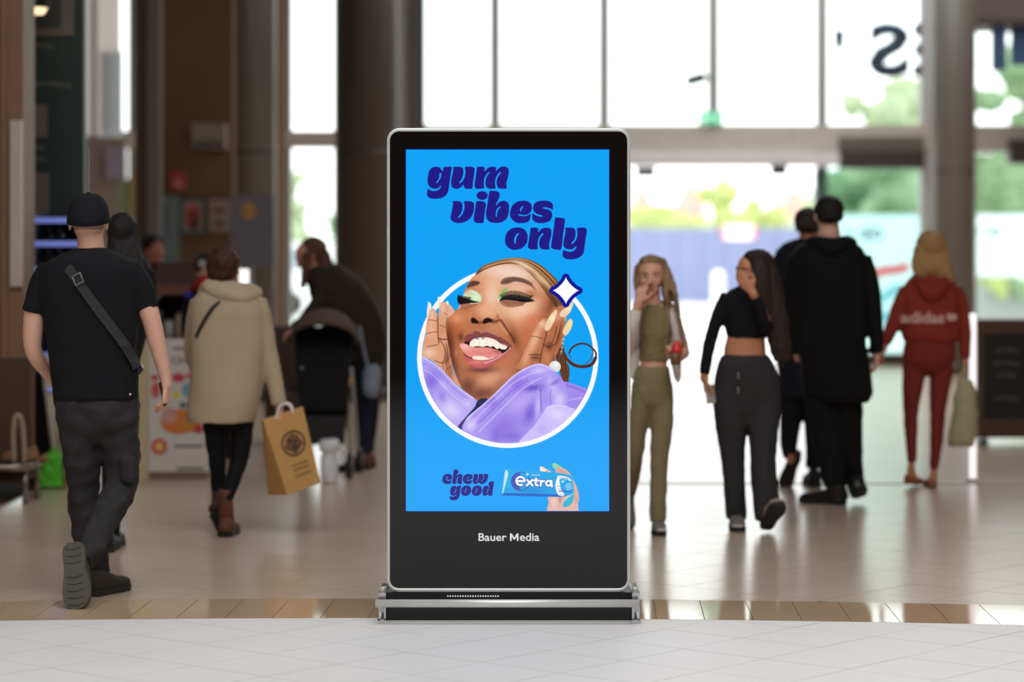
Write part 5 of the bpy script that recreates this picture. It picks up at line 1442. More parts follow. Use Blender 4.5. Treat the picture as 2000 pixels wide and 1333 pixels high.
    def shoe(s, heel, f, up, L=0.28, W=0.1, upper=None, sole=None, h0=0.085, name='shoe'):
        f = V(f).normalized(); up = (V(up) - f * V(up).dot(f)).normalized(); sd = f.cross(up).normalized()
        g = Geo()
        R = []
        for x, w_, hh in ((0.01, .24, .055), (0.04, .32, .075), (0.12, .36, .092), (0.26, .37, .095), (0.4, .38, .082), (0.55, .42, .062), (0.7, .45, .052), (0.83, .44, .046), (0.93, .34, .038), (0.985, .16, .026)):
            hh = hh * h0 / 0.085
            R.append((heel + f * (x * L) + up * (.018 + hh * .42), sd * (w_ * W), up * (hh * .58)))
        g.loft(R, 18, 2.6)
        sh = s.raw(name, g, upper)
        out = [(0.0, .20), (0.05, .34), (0.15, .40), (0.3, .38), (0.42, .37), (0.58, .44), (0.72, .48), (0.85, .46), (0.94, .36), (1.0, .14)]
        pts = [heel + f * (x * L) + sd * (w_ * W) for x, w_ in out] + [heel + f * (x * L) - sd * (w_ * W) for x, w_ in out[::-1]]
        n_ = len(pts)
        v = [p_ for p_ in pts] + [p_ + up * .026 for p_ in pts]
        fc = [tuple(range(n_)), tuple(range(2 * n_ - 1, n_ - 1, -1))] + [(i, (i + 1) % n_, n_ + (i + 1) % n_, n_ + i) for i in range(n_)]
        so = s.raw('sole', Geo().add(v, fc), sole, sh, False)
        return sh, so, (f, sd, up)
    def skin_done(s, m, smooth=3):
        me = remesh(s.skin, s.vox * 0.8, smooth)
        return obj('body', me, m, s.root, True)

M_SKIN_A = skin_mat('skin_light', (222, 172, 150))
M_SKIN_B = skin_mat('skin_tan', (196, 132, 98))
M_SKIN_C = skin_mat('skin_rosy', (214, 158, 136))
M_BLKCL = cloth('black_jersey', (22, 22, 26))
M_BLKTR = cloth('charcoal_cotton', (50, 48, 50))
M_RUB = mat('dark_rubber', (40, 38, 34), 0.7)
M_LEATH = mat('black_leather', (20, 18, 18), 0.4)

# ---- 1: man in a black cap, seen from behind, mid-stride
P1 = Person('man in black cap and t-shirt walking away with a crossbody strap', 11.40, 175, 0.0075)
g = Geo()
SHIRT = [(484, 150, 205, .075), (490, 136, 218, .09), (498, 116, 238, .11), (510, 94, 262, .125), (530, 78, 278, .135), (560, 76, 280, .14), (600, 80, 276, .14), (640, 88, 270, .135), (690, 94, 267, .128), (730, 99, 269, .125), (770, 104, 272, .13), (782, 106, 272, .13)]
rings = P1.rows(g, SHIRT)
P1.tube(g, [(104, 528, 0, 30), (84, 556, 0, 27), (70, 590, -.01, 23), (65, 610, -.01, 23)], ends=False)
P1.tube(g, [(250, 530, 0, 30), (270, 556, 0, 28), (284, 585, 0, 23), (288, 606, 0, 22)], ends=False)
shirt = P1.part('t_shirt', g, M_BLKCL, 0.0085, 3, 0.0035, .16, (1, 1, 2.2), 3)
# trousers
g = Geo()
P1.rows(g, [(764, 108, 270, .115), (790, 107, 272, .125), (820, 110, 272, .125), (845, 122, 262, .10), (868, 150, 230, .05)])
P1.leg(g, [(150, 800, 0, 42), (155, 850, 0, 39), (160, 905, .02, 35), (163, 965, .05, 32), (170, 1030, .05, 31), (184, 1090, .04, 28), (190, 1122, .04, 27)])
P1.leg(g, [(226, 800, 0, 44), (231, 850, .01, 40), (238, 905, .03, 36), (238, 945, .03, 33), (220, 985, -.06, 31), (194, 1035, -.19, 27), (174, 1076, -.30, 25), (158, 1096, -.35, 25)])
tr = P1.part('trousers', g, M_BLKTR, 0.0085, 6, 0.009, .12, (1, 1, 2.5), 11)
pk_ = Geo()
P1.tube(pk_, [(250, 902, -.055, 17), (251, 932, -.055, 17)], 1, 12, ((0, 1, 0), .4))
P1.part('cargo_pocket', pk_, M_BLKTR, .008, 2, .003, .06, None, 4, tr)
P1.raw('button', Geo().ball(P1.p(254, 771, -.118), .006, .004, .006), M_CHROME, tr)
# skin
sk = P1.skin
P1.head(P1.p(173, 436), (0, 1, 0), 0.235, face=True)
P1.tube(sk, [(176, 462, 0, 25), (177, 480, 0, 26), (178, 510, 0, 34)], 2)
P1.rows(sk, [(500, 140, 216, .08), (540, 100, 255, .11), (640, 105, 255, .11), (760, 118, 260, .1), (822, 150, 235, .06)])
P1.tube(sk, [(92, 535, 0, 22), (72, 590, 0, 21.5), (65, 640, 0, 20.5), (64, 680, .01, 17), (76, 706, .05, 15.5), (92, 728, .12, 12), (104, 744, .18, 10.5)])
P1.hand(P1.p(106, 746, .19), (.5, .5, -.25), (.6, .6, .5), (0, -1, 0.5), 0.95, .5)
P1.tube(sk, [(262, 540, 0, 23), (284, 590, 0, 21), (297, 630, .0, 18.5), (306, 668, .01, 17.5), (315, 705, .02, 14.5), (323, 738, .03, 11.5), (325, 752, .03, 11)])
P1.hand(P1.p(325, 752, .03), (-.02, .05, -1), (-1, .25, 0), (-.3, 1, 0), 0.92, .55, .1)
P1.skin_done(M_SKIN_A)
# cropped hair under the cap, cap with brim, button and seams
hc = P1.p(173, 436)
g = Geo().ell(hc + V((0, -.012, .024)), V((.0785, 0, 0)), V((0, .093, 0)), V((0, 0, .088)))
for i, v_ in enumerate(g.v):
    if v_[2] < hc.z - .034: g.v[i] = (v_[0] * .97 + hc.x * .03, v_[1] + .02, hc.z - .034)
P1.raw('cropped_hair', g, mat('stubble_hair', (150, 116, 98), 0.8))
g = Geo()
cc_ = hc + V((0, -.004, .030))
nv, rowsn = 32, 10
vv, ff = [], []
for r in range(rowsn):
    el = r / (rowsn - 1)
    for i in range(nv):
        a = 2 * math.pi * i / nv
        ca, sa = math.cos(a), math.sin(a)
        zlow = -.026 - .022 * max(0, -sa) + .012 * max(0, sa)
        z_ = zlow + (0.103 - zlow) * math.sin(el * math.pi / 2)
        rr = max(0.02, math.cos(el * math.pi / 2) ** 0.62)
        crease = 1 - 0.01 * abs(math.sin(a * 3)) ** 8
        vv.append(cc_ + V((.0955 * ca * rr * crease, .113 * sa * rr * crease, z_)))
for r in range(rowsn - 1):
    for i in range(nv):
        j = (i + 1) % nv
        ff.append((r * nv + i, r * nv + j, (r + 1) * nv + j, (r + 1) * nv + i))
ff.append(tuple((rowsn - 1) * nv + i for i in range(nv)))
ff.append(tuple(range(nv - 1, -1, -1)))
M_CAP = cloth('black_cap', (24, 24, 30), bump=0.3)
capo = P1.raw('cap', Geo().add(vv, ff), M_CAP)
P1.raw('cap_button', Geo().ball(cc_ + V((0, 0, .104)), .009, .009, .005), M_CAP, capo)
P1.raw('cap_brim', Geo().loft([(cc_ + V((0, .10, -.012)), V((.072, 0, 0)), V((0, 0, .006))), (cc_ + V((0, .14, -.018)), V((.066, 0, 0)), V((0, 0, .005))), (cc_ + V((0, .175, -.03)), V((.04, 0, 0)), V((0, 0, .004)))], 16), M_CAP, capo)
# strap across the back
def on_back(px, py):
    for i in range(len(SHIRT) - 1):
        if SHIRT[i][0] <= py <= SHIRT[i + 1][0]:
            t = (py - SHIRT[i][0]) / (SHIRT[i + 1][0] - SHIRT[i][0])
            a = SHIRT[i][1] * (1 - t) + SHIRT[i + 1][1] * t; b = SHIRT[i][2] * (1 - t) + SHIRT[i + 1][2] * t
            hd = SHIRT[i][3] * (1 - t) + SHIRT[i + 1][3] * t
            u = max(-.98, min(.98, (px - (a + b) / 2) / ((b - a) / 2)))
            return -hd * (1 - abs(u) ** 2.3) ** (1 / 2.3)
    return -.1
pts = [(115, 499), (122, 508), (138, 530), (152, 550), (175, 582), (200, 616), (225, 648), (245, 675), (260, 700), (268, 718)]
vv, ff = [], []
for i, (a, b) in enumerate(pts):
    dn = V((.82, 0, -.57)); w_ = 9.5
    for sgn in (-1, 1):
        x_, y_ = a + sgn * w_ * .80, b - sgn * w_ * .60
        d_ = on_back(x_, max(486, y_))
        for o_ in (.009, .001):
            vv.append(P1.p(x_, y_, d_ - o_))
for i in range(len(pts) - 1):
    o_ = i * 4; n_ = o_ + 4
    ff += [(o_, n_, n_ + 2, o_ + 2), (o_ + 1, o_ + 3, n_ + 3, n_ + 1), (o_, o_ + 1, n_ + 1, n_), (o_ + 2, n_ + 2, n_ + 3, o_ + 3)]
bag = P1.raw('crossbody_strap', Geo().add(vv, ff), mat('strap_grey', (44, 43, 44), 0.7, bump=.4, bump_scale=300), None, False)
bc = [(141, 541), (156, 533), (163, 550), (148, 558)]
g = Geo()
for i in range(4):
    a, b = bc[i], bc[(i + 1) % 4]
    g.tube([P1.p(a[0], a[1], on_back(*a) - .014), P1.p(b[0], b[1], on_back(*b) - .014)], [.0042, .0042], 10)
P1.raw('buckle', g, mat('buckle_grey', (132, 130, 128), 0.35, 0.7), bag)
g = Geo().hexa([P1.p(262, 690, -.02), P1.p(281, 722, -.02), P1.p(268, 735, -.02), P1.p(250, 735, -.02), P1.p(262, 690, .14), P1.p(283, 722, .14), P1.p(268, 737, .14), P1.p(250, 737, .14)])
P1.part('small_bag', g, M_LEATH, .007, 2, .002, .05, None, 2, bag)
# shoes: far one flat on the floor, near one rolled up on its toe with the sole towards us
hl = P1.p(181, 1150, .0); hl.z = 0.004; hl.y = 11.34
P1.shoe(hl, (.42, .9, 0), (0, 0, 1), .285, .105, mat('brown_black_suede', (52, 46, 40), .8), M_RUB)
toe = q(150, 1190, 10.93); heel_ = q(142, 1060, 11.02)
fv = (toe - heel_).normalized()
sh, so, (f_, sd_, up_) = P1.shoe(heel_, fv, (0.12, 1, 0.12), (toe - heel_).length, .125, mat('brown_black_suede', (52, 46, 40), .8), mat('grey_rubber', (84, 82, 74), 0.75, var=.2, scale=20))
for k in range(9):
    x = .08 + k * .105
    if .33 < x < .5: continue
    c = heel_ + f_ * (x * (toe - heel_).length) - up_ * .002
    P1.raw('tread', Geo().tube([c - sd_ * .034, c + f_ * .008, c + sd_ * .034], [.0018, .0018, .0018], 6), MATS['grey_rubber'], so)
ph = thing('phone', P1.p(322, 772, .03), 'black phone held by the man in the cap', 'phone')
ax = V((.12, .15, -1)).normalized()
c_ = P1.p(319, 770, .02)
obj('case', Geo().hexa([c_ + V((-.018, -.02, .05)), c_ + V((-.006, .0, .055)), c_ + V((.016, .0, -.05)), c_ + V((.004, -.02, -.055)),
                        c_ + V((-.024, .045, .05)), c_ + V((-.012, .05, .055)), c_ + V((.010, .05, -.05)), c_ + V((-.002, .045, -.055))]).mesh(), mat('phone_black', (18, 18, 20), .3), ph)
obj('camera_bump', Geo().ball(c_ + V((.0, .02, .03)), .008, .012, .014).mesh(), mat('phone_grey', (60, 62, 66), .3), ph, True)

# ---- 2: woman in a beige hooded coat with a paper bag
P2 = Person('woman in a beige hooded coat walking away carrying a paper bag', 13.90, 440, 0.009)
M_COAT = cloth('beige_coat', (182, 162, 136), .8, .08, .2, 160)
g = Geo()
P2.rows(g, [(552, 412, 478, .08), (566, 392, 500, .11), (585, 376, 514, .135), (610, 371, 520, .15), (660, 370, 521, .155), (720, 371, 518, .155), (770, 367, 512, .16), (812, 365, 503, .165), (826, 368, 498, .165)])
P2.tube(g, [(496, 590, 0, 26), (512, 630, 0, 22), (524, 690, 0, 19), (535, 740, -.01, 17), (544, 792, -.02, 16)], ends=False)
P2.tube(g, [(394, 590, 0, 24), (382, 640, .03, 21), (378, 690, .1, 19), (392, 730, .18, 17)], ends=False)
coat = P2.part('coat', g, M_COAT, .0095, 4, .006, .28, (2, 2, .35), 5)
g = Geo()
P2.tube(g, [(402, 572, .03, 17), (412, 562, -.04, 19), (432, 572, -.085, 21), (455, 580, -.09, 21), (480, 580, -.07, 19), (500, 574, -.0, 15)], 4)
P2.tube(g, [(415, 556, .0, 13), (440, 560, -.05, 14), (470, 566, -.045, 14), (492, 566, .0, 12)], 4)
P2.part('hood', g, M_COAT, .009, 3, .004, .1, (1, 1, 2), 8, coat)
vv = [(428, 590), (414, 603), (400, 624), (390, 643), (383, 658)]
g = Geo().tube([P2.p(a, b, -.155 + .012 * abs(i - 1.2)) for i, (a, b) in enumerate(vv)], [.009] * 5, 8, True, ((0, 1, 0), .4), 3)
P2.raw('bag_strap', g, M_LEATH, coat)
g = Geo()
P2.leg(g, [(418, 815, 0, 24), (421, 860, 0, 21), (425, 910, .02, 17), (427, 960, .05, 14), (428, 975, .05, 13)])
P2.leg(g, [(474, 815, 0, 24), (472, 860, 0, 21), (464, 910, -.02, 17), (450, 950, -.06, 15), (440, 978, -.08, 14)])
P2.rows(g, [(790, 385, 495, .12), (815, 400, 490, .1), (840, 425, 470, .04)])
P2.part('trousers', g, cloth('black_denim', (20, 20, 24)), .009, 3, .003, .09, (1, 1, 2), 6)
P2.head(P2.p(440, 524), (.45, .9, -.1), .215, face=True)
P2.tube(P2.skin, [(440, 545, 0, 17), (440, 570, 0, 19)], 1)
P2.rows(P2.skin, [(575, 405, 482, .08), (620, 388, 505, .11), (750, 400, 490, .1), (805, 420, 475, .06)])
P2.tube(P2.skin, [(500, 600, 0, 15), (525, 690, 0, 12), (544, 785, -.02, 9), (546, 798, -.02, 8.5)])
P2.tube(P2.skin, [(390, 600, 0, 14), (378, 690, .1, 12), (400, 735, .22, 9)])
P2.hand(P2.p(547, 796, -.02), (.12, -.05, -1), (-1, .2, 0), (.2, 1, 0), .82, .95)
P2.hand(P2.p(401, 736, .22), (.8, .3, .1), (0, -1, .1), (0, .2, 1), .82, .5)
P2.skin_done(M_SKIN_C)
g = Geo()
hc = P2.p(437, 518)
g.ell(hc + V((0, -.01, .012)), V((.092, 0, 0)), V((0, .105, 0)), V((0, 0, .085)))
g.ell(hc + V((-.008, -.03, -.04)), V((.082, 0, 0)), V((0, .075, 0)), V((0, 0, .06)))
g.ell(hc + V((.0, -.02, .06)), V((.065, 0, 0)), V((0, .08, 0)), V((0, 0, .045)))
P2.part('short_hair', g, hairm('dark_auburn_hair', (38, 20, 16), (84, 40, 28)), .007, 2, .005, .035, (2, 2, .6), 3)
M_BOOT, M_BOOTD = mat('brown_suede', (98, 54, 36), .8, var=.2, scale=30), mat('boot_sole', (34, 28, 26), .7)
def boot(P, pts, heel, f, up, L, W, um, sm_):
    g = Geo()
    P.tube(g, pts, 3, 14, None, False)
    b_ = P.raw('boot', g, um)
    R = []
    f = V(f).normalized(); up = (V(up) - f * V(up).dot(f)).normalized(); sd = f.cross(up)
    g2 = Geo()
    for x, w_, hh in ((0.0, .26, .07), (0.1, .38, .085), (0.3, .40, .085), (0.5, .42, .068), (0.7, .46, .055), (0.88, .40, .045), (0.98, .18, .03)):
        R.append((heel + f * (x * L) + up * (.014 + hh * .45), sd * (w_ * W), up * hh * .55))
    g2.loft(R, 16, 2.5)
    P.raw('boot_foot', g2, um, b_)
    out = [(0.0, .26), (0.1, .42), (0.3, .40), (0.5, .42), (0.7, .48), (0.88, .42), (1.0, .16)]
    pts3 = [heel + f * (x * L) + sd * (w_ * W) for x, w_ in out] + [heel + f * (x * L) - sd * (w_ * W) for x, w_ in out[::-1]]
    n_ = len(pts3)
    v = pts3 + [p_ + up * .03 for p_ in pts3]
    P.raw('boot_sole', Geo().add(v, [tuple(range(n_)), tuple(range(2 * n_ - 1, n_ - 1, -1))] + [(i, (i + 1) % n_, n_ + (i + 1) % n_, n_ + i) for i in range(n_)]), sm_, b_, False)
h1 = q(438, 1035, 13.86); h1.z = 0.003
boot(P2, [(441, 956, -.075, 15), (441, 990, -.07, 14.5), (444, 1024, -.06, 15)], h1 + V((.012, -.12, 0)), (.12, .99, 0), (0, 0, 1), .25, .095, M_BOOT, M_BOOTD)
h2 = P2.p(418, 1004, -.02)
boot(P2, [(428, 960, .045, 14), (426, 984, .04, 13.5), (420, 998, .0, 14)], h2, (.25, .55, -.6), (.1, .7, .6), .22, .085, mat('brown_suede_shaded', (70, 42, 32), .8), M_BOOTD)  # rear boot wears a darker copy of the suede, shade put into the colour
# kraft bag
kb = thing('paper_bag', P2.p(565, 960, -.06), 'brown kraft paper bag with a round dark emblem hanging from a hand', 'bag')
YKB = 13.84
fr_ = [q(561, 968, YKB), q(626, 944, YKB + .03), q(592, 796, YKB + .03), q(514, 822, YKB)]
sh_ = V((-.115, .13, -.01))
bk = [fr_[0] + sh_, fr_[1] + V((-.02, .16, 0)), fr_[2] + V((-.01, .08, 0)), fr_[3] + V((-.018, .08, 0))]
M_KRAFT = mat('kraft_paper', (196, 148, 88), .75, var=.08, scale=6)
obj('bag_body', Geo().hexa(fr_ + bk).mesh(), M_KRAFT, kb)
def onbag(u, v, off=.004):
    a = fr_[3].lerp(fr_[2], u); b = fr_[0].lerp(fr_[1], u)
    return a.lerp(b, v) + V((.0, -off, 0))
emb = mat('emblem_ink', (74, 52, 36), .7)
obj('emblem', flat_fill([[onbag(.56 + .31 * math.cos(a), .40 + .165 * math.sin(a)) for a in np.linspace(6.28, 0, 33)[:-1]], [onbag(.56 + .27 * math.cos(a), .40 + .142 * math.sin(a)) for a in np.linspace(6.28, 0, 33)[:-1]]]), emb, kb)
obj('emblem', flat_fill([[onbag(.56 + .22 * math.cos(a) * (1 + .15 * math.sin(5 * a)), .40 + .115 * math.sin(a) * (1 + .12 * math.cos(4 * a)), .0045) for a in np.linspace(6.28, 0, 41)[:-1]]]), mat('emblem_mid', (112, 78, 50), .7), kb)
for k, (u, v, r) in enumerate(((.48, .36, .06), (.62, .38, .05), (.56, .45, .07), (.66, .47, .04))):
    obj('emblem', flat_fill([[onbag(u + r * math.cos(a), v + r * .55 * math.sin(a), .005 + .0002 * k) for a in np.linspace(6.28, 0, 17)[:-1]]]), emb, kb)
for v_ in (.66, .72, .80):
    obj('print_line', flat_fill([[onbag(.36, v_), onbag(.36, v_ + .022), onbag(.82, v_ + .022), onbag(.82, v_)]]), mat('kraft_print', (150, 110, 66), .75), kb)
for dy in (0, .08):
    a, b = onbag(.32, 0), onbag(.74, 0)
    obj('handle', Geo().tube([a + V((0, dy + .006, -.01)), a.lerp(b, .2) + V((0, dy + .004, .045)), a.lerp(b, .5) + V((0, dy, .052)), a.lerp(b, .8) + V((0, dy + .004, .035)), b + V((0, dy + .006, -.01))], [.006] * 5, 8, True, None, 4).mesh(), mat('white_cord', (235, 230, 225), .7), kb, True)

# ---- 3: girl in olive, front view
P3 = Person('girl in an olive top, olive trousers and white cardigan touching her mouth', 13.94, 1278, .009)
M_OLIVE = cloth('olive_knit', (132, 118, 84), .85)
M_OLIVET = cloth('olive_cotton', (136, 124, 94), .85)
M_WHITEK = cloth('white_knit', (226, 216, 208), .85)
g = Geo()
P3.rows(g, [(594, 1258, 1292, .05), (604, 1250, 1304, .075), (622, 1246, 1310, .09), (650, 1247, 1311, .105), (680, 1250, 1308, .09), (706, 1249, 1307, .085)])
P3.part('crop_top', g, M_OLIVE, .008, 3, .002, .05, None, 2)
g = Geo()
P3.rows(g, [(714, 1244, 1307, .088), (735, 1238, 1310, .094), (765, 1234, 1314, .09), (786, 1240, 1310, .078), (800, 1256, 1292, .05)])
P3.leg(g, [(1288, 755, 0, 27), (1291, 790, 0, 25), (1293, 830, 0, 23), (1288, 890, .0, 19), (1286, 950, .0, 17), (1285, 1000, 0, 17.5), (1286, 1020, 0, 17)])
P3.leg(g, [(1258, 755, 0, 26), (1252, 790, 0, 22), (1246, 830, .02, 20), (1241, 890, .05, 16), (1236, 930, .16, 15), (1228, 965, .30, 14)])
P3.part('trousers', g, M_OLIVET, .009, 12, .003, .09, (1, 1, 2), 3)
at3 = P3.head(P3.p(1272, 542), (-.12, -1, -.05), .215, eye=(70, 60, 56), lips=(190, 96, 92), brow=(130, 100, 76))
P3.tube(P3.skin, [(1274, 565, 0, 15), (1275, 600, 0, 16)], 1)
P3.rows(P3.skin, [(596, 1252, 1298, .055), (625, 1250, 1306, .08), (690, 1252, 1305, .075), (722, 1249, 1302, .08), (765, 1258, 1292, .05)])
P3.tube(P3.skin, [(1248, 612, 0, 13), (1236, 660, -.03, 12), (1234, 640, -.14, 10), (1244, 600, -.16, 8.5), (1246, 592, -.16, 8.5)])
P3.hand(P3.p(1246, 592, -.15), (.28, .12, 1), (.3, .9, .1), (1, 0, 0), .82, .5)
P3.tube(P3.skin, [(1308, 612, 0, 13), (1328, 660, .0, 11.5), (1334, 690, -.06, 10), (1328, 698, -.16, 9)])
P3.hand(P3.p(1329, 700, -.16), (-.5, -.4, .15), (.1, .6, .6), (0, 0, 1), .82, .75)
P3.skin_done(M_SKIN_C)
g = Geo()
P3.tube(g, [(1250, 606, .0, 15), (1238, 640, -.01, 15), (1234, 668, -.03, 15), (1234, 640, -.14, 13), (1243, 606, -.16, 11)], ends=False)
P3.tube(g, [(1240, 660, .02, 11), (1239, 700, .02, 12), (1237, 735, .02, 8)])
P3.tube(g, [(1304, 606, .0, 15), (1320, 640, .0, 15), (1331, 675, -.0, 14), (1335, 694, -.05, 13)], ends=False)
P3.tube(g, [(1313, 640, .02, 10), (1318, 690, .02, 12), (1322, 720, .02, 10), (1324, 745, .02, 5)])
P3.tube(g, [(1248, 604, .05, 14), (1276, 600, .06, 15), (1306, 604, .05, 14)])
P3.part('cardigan', g, M_WHITEK, .009, 2, .003, .07, None, 5)
g = Geo()
hc = P3.p(1272, 536)
g.ell(hc + V((.0, .03, .02)), V((.083, 0, 0)), V((0, .085, 0)), V((0, 0, .088)))
g.ell(hc + V((.0, .012, .066)), V((.07, 0, 0)), V((0, .075, 0)), V((0, 0, .040)))
for a, b, c, d_, r in ((1296, 522, 1301, 570, 8), (1298, 540, 1303, 640, 7), (1296, 540, 1300, 660, 6.5), (1294, 510, 1320, 580, 7), (1300, 520, 1330, 640, 6), (1298, 515, 1333, 660, 5)):
    P3.tube(g, [(a, b, .02, r), ((a + c) / 2 + 3, (b + d_) / 2, -.02, r), (c, d_, -.07, r * .75), (c + 1, d_ + 22, -.07, r * .35)])
for a, b, c, d_, r in ((1246, 522, 1243, 570, 7), (1248, 535, 1247, 590, 6), (1250, 540, 1254, 600, 6)):
    P3.tube(g, [(a, b, .02, r), ((a + c) / 2 - 1, (b + d_) / 2, 0.02, r), (c, d_, .02, r * .6)])
P3.part('long_hair', g, hairm('light_brown_hair', (106, 80, 56), (168, 136, 100)), .0075, 2, .004, .03, (2, 2, .4), 4)
M_GREYSH, M_WHITES = mat('grey_trainer', (110, 104, 100), .7), mat('white_rubber', (196, 188, 182), .6)
hl = q(1287, 1032, 13.94); hl.z = .003
sh, so, fr3 = P3.shoe(hl + V((0, .1, 0)), (-.03, -1, 0), (0, 0, 1), .245, .09, M_GREYSH, mat('black_rubber', (30, 28, 28), .6))
P3.raw('toe_cap', Geo().ell(hl + V((0, -.115, .03)), V((.036, 0, 0)), V((0, .03, 0)), V((0, 0, .018))), M_WHITES, sh)
P3.shoe(P3.p(1227, 962, .36), (-.02, -.5, -.85), (0, -.85, .5), .235, .085, M_GREYSH, MATS['black_rubber'])
dr = thing('snack_cup', P3.p(1322, 690, -.24), 'small cup with a red lid held by the girl in olive', 'cup')
c_ = P3.p(1319, 702, -.22)
obj('cup_body', Geo().loft([(c_ + V((0, 0, z)), X_ * r, Y_ * r) for z, r in ((-.03, .026), (.035, .034))], 20).mesh(), mat('cup_brown', (120, 84, 60), .5), dr, True)
obj('lid', Geo().loft([(c_ + V((.008, 0, z)), X_ * r, Y_ * r) for z, r in ((.035, .034), (.05, .032), (.085, .018), (.1, .012))], 20).mesh(), mat('lid_red', (214, 50, 44), .4), dr, True)

# ---- 4: girl in a black crop top, front view
P4 = Person('girl in a black crop top and wide dark trousers covering her mouth', 14.15, 1460, .009)
g = Geo()
P4.rows(g, [(552, 1452, 1478, .05), (562, 1436, 1492, .07), (576, 1414, 1500, .09), (600, 1410, 1502, .1), (630, 1414, 1500, .11), (652, 1418, 1498, .095), (662, 1420, 1497, .09)])
P4.tube(g, [(1424, 578, 0, 17), (1406, 610, .0, 15), (1392, 650, .0, 13), (1382, 690, -.01, 12), (1376, 732, -.02, 11)], ends=False)
P4.tube(g, [(1492, 580, 0, 16), (1502, 622, -.06, 14), (1496, 640, -.12, 13), (1484, 606, -.19, 12), (1474, 580, -.22, 10.5)], ends=False)
P4.part('crop_top', g, M_BLKCL, .0085, 3, .003, .07, None, 7)
g = Geo()
P4.rows(g, [(693, 1409, 1500, .1), (712, 1400, 1512, .115), (740, 1394, 1522, .112), (770, 1394, 1524, .104), (800, 1402, 1516, .094), (826, 1425, 1493, .07), (842, 1450, 1470, .03)])
P4.leg(g, [(1428, 750, 0, 34), (1425, 785, 0, 33.5), (1427, 830, 0, 31), (1431, 890, 0, 24), (1434, 950, .0, 22), (1437, 1000, .02, 22), (1437, 1016, .02, 21)])
P4.leg(g, [(1490, 750, 0, 34), (1493, 785, 0, 33), (1492, 830, -.02, 30), (1490, 890, -.05, 26), (1493, 950, -.08, 26), (1498, 1000, -.1, 27), (1500, 1012, -.1, 26)])
t4 = P4.part('trousers', g, cloth('charcoal_twill', (52, 50, 52)), .009, 12, .005, .12, (1.5, 1.5, .8), 9)
for py in (734, 762):
    P4.raw('drawstring_end', Geo().tube([P4.p(1442, py - 4, -.128), P4.p(1442, py + 5, -.13)], [.005, .005], 8), M_CHROME, t4)
P4.head(P4.p(1466, 533), (-.78, -.62, -.05), .215, eye=(50, 36, 30), lips=(170, 90, 84), brow=(40, 28, 24))
P4.tube(P4.skin, [(1470, 552, 0, 15), (1468, 575, 0, 16)], 1)
P4.rows(P4.skin, [(572, 1426, 1490, .07), (620, 1420, 1494, .09), (655, 1420, 1494, .085), (680, 1414, 1496, .085), (700, 1413, 1497, .088), (770, 1430, 1486, .05)])
P4.tube(P4.skin, [(1424, 585, 0, 12), (1394, 650, 0, 10), (1376, 732, -.02, 8.5), (1377, 742, -.02, 8.5)])
P4.hand(P4.p(1377, 742, -.02), (.12, -.1, -1), (.9, .2, 0), (.2, -1, 0), .84, .55)
P4.tube(P4.skin, [(1494, 585, 0, 12), (1500, 630, -.08, 10), (1474, 580, -.22, 8.5), (1470, 572, -.225, 8.5)])
P4.hand(P4.p(1469, 570, -.225), (-.62, .08, .78), (.25, 1, 0), (.6, -.2, .8), .9, .3, .1)
P4.skin_done(M_SKIN_B)
g = Geo()
hc = P4.p(1472, 528)
g.ell(hc + V((.035, .03, .018)), V((.092, 0, 0)), V((0, .095, 0)), V((0, 0, .1)))
g.ell(hc + V((.01, -.01, .07)), V((.07, 0, 0)), V((0, .08, 0)), V((0, 0, .045)))
for a, b, c, d_, r in ((1490, 525, 1500, 640, 14), (1500, 520, 1520, 660, 14), (1506, 530, 1532, 690, 13), (1496, 540, 1512, 600, 16), (1486, 540, 1492, 606, 12), (1508, 560, 1526, 700, 11), (1498, 560, 1516, 680, 12), (1484, 520, 1486, 580, 12)):
    P4.tube(g, [(a, b, .0, r), ((a + c) / 2 + 4, (b + d_) / 2, -.03, r), (c, d_, -.05, r * .8), (c + 2, d_ + 14, -.05, r * .35)])
for a, b, c in ((1480, 502, 1484), (1486, 500, 1492), (1474, 498, 1479)):
    P4.tube(g, [(a, b, -.05, 10), (c, 540, -.085, 11), (c + 2, 580, -.1, 11), (c + 6, 625, -.11, 7)])
P4.rows(g, [(510, 1474, 1508, .08, .02), (540, 1476, 1522, .07, 0), (575, 1476, 1530, .06, -.04), (630, 1488, 1540, .05, -.07), (680, 1504, 1545, .045, -.08), (706, 1512, 1544, .03, -.08)])
P4.part('long_hair', g, hairm('dark_brown_hair', (22, 15, 13), (54, 38, 30)), .0075, 2, .004, .03, (2, 2, .4), 6)
hl = q(1438, 1028, 14.15); hl.z = .003
sh, so, fr4 = P4.shoe(hl + V((0, .1, 0)), (0, -1, 0), (0, 0, 1), .25, .095, M_GREYSH, MATS['black_rubber'])
P4.raw('toe_cap', Geo().ell(hl + V((0, -.12, .03)), V((.038, 0, 0)), V((0, .03, 0)), V((0, 0, .018))), M_WHITES, sh)
h4 = q(1494, 1036, 14.02); h4.z = .012
P4.shoe(h4, (.22, -.62, .5), (0, .55, .72), .25, .1, mat('trainer_tan', (150, 136, 124), .7), MATS['black_rubber'])
ph = thing('pale_phone', P4.p(1382, 772, -.04), 'pale phone held low by the girl in the black crop top', 'phone')
c_ = P4.p(1387, 772, -.045)
obj('case', Geo().hexa([c_ + V((-.03, -.008, .055)), c_ + V((.02, -.008, .06)), c_ + V((.03, -.008, -.045)), c_ + V((-.02, -.008, -.05)), c_ + V((-.03, .003, .055)), c_ + V((.02, .003, .06)), c_ + V((.03, .003, -.045)), c_ + V((-.02, .003, -.05))]).mesh(), mat('phone_pale', (170, 166, 160), .3), ph)
obj('camera_bump', Geo().ball(c_ + V((.006, -.009, .04)), .012, .003, .012).mesh(), MATS['phone_grey'], ph, True)

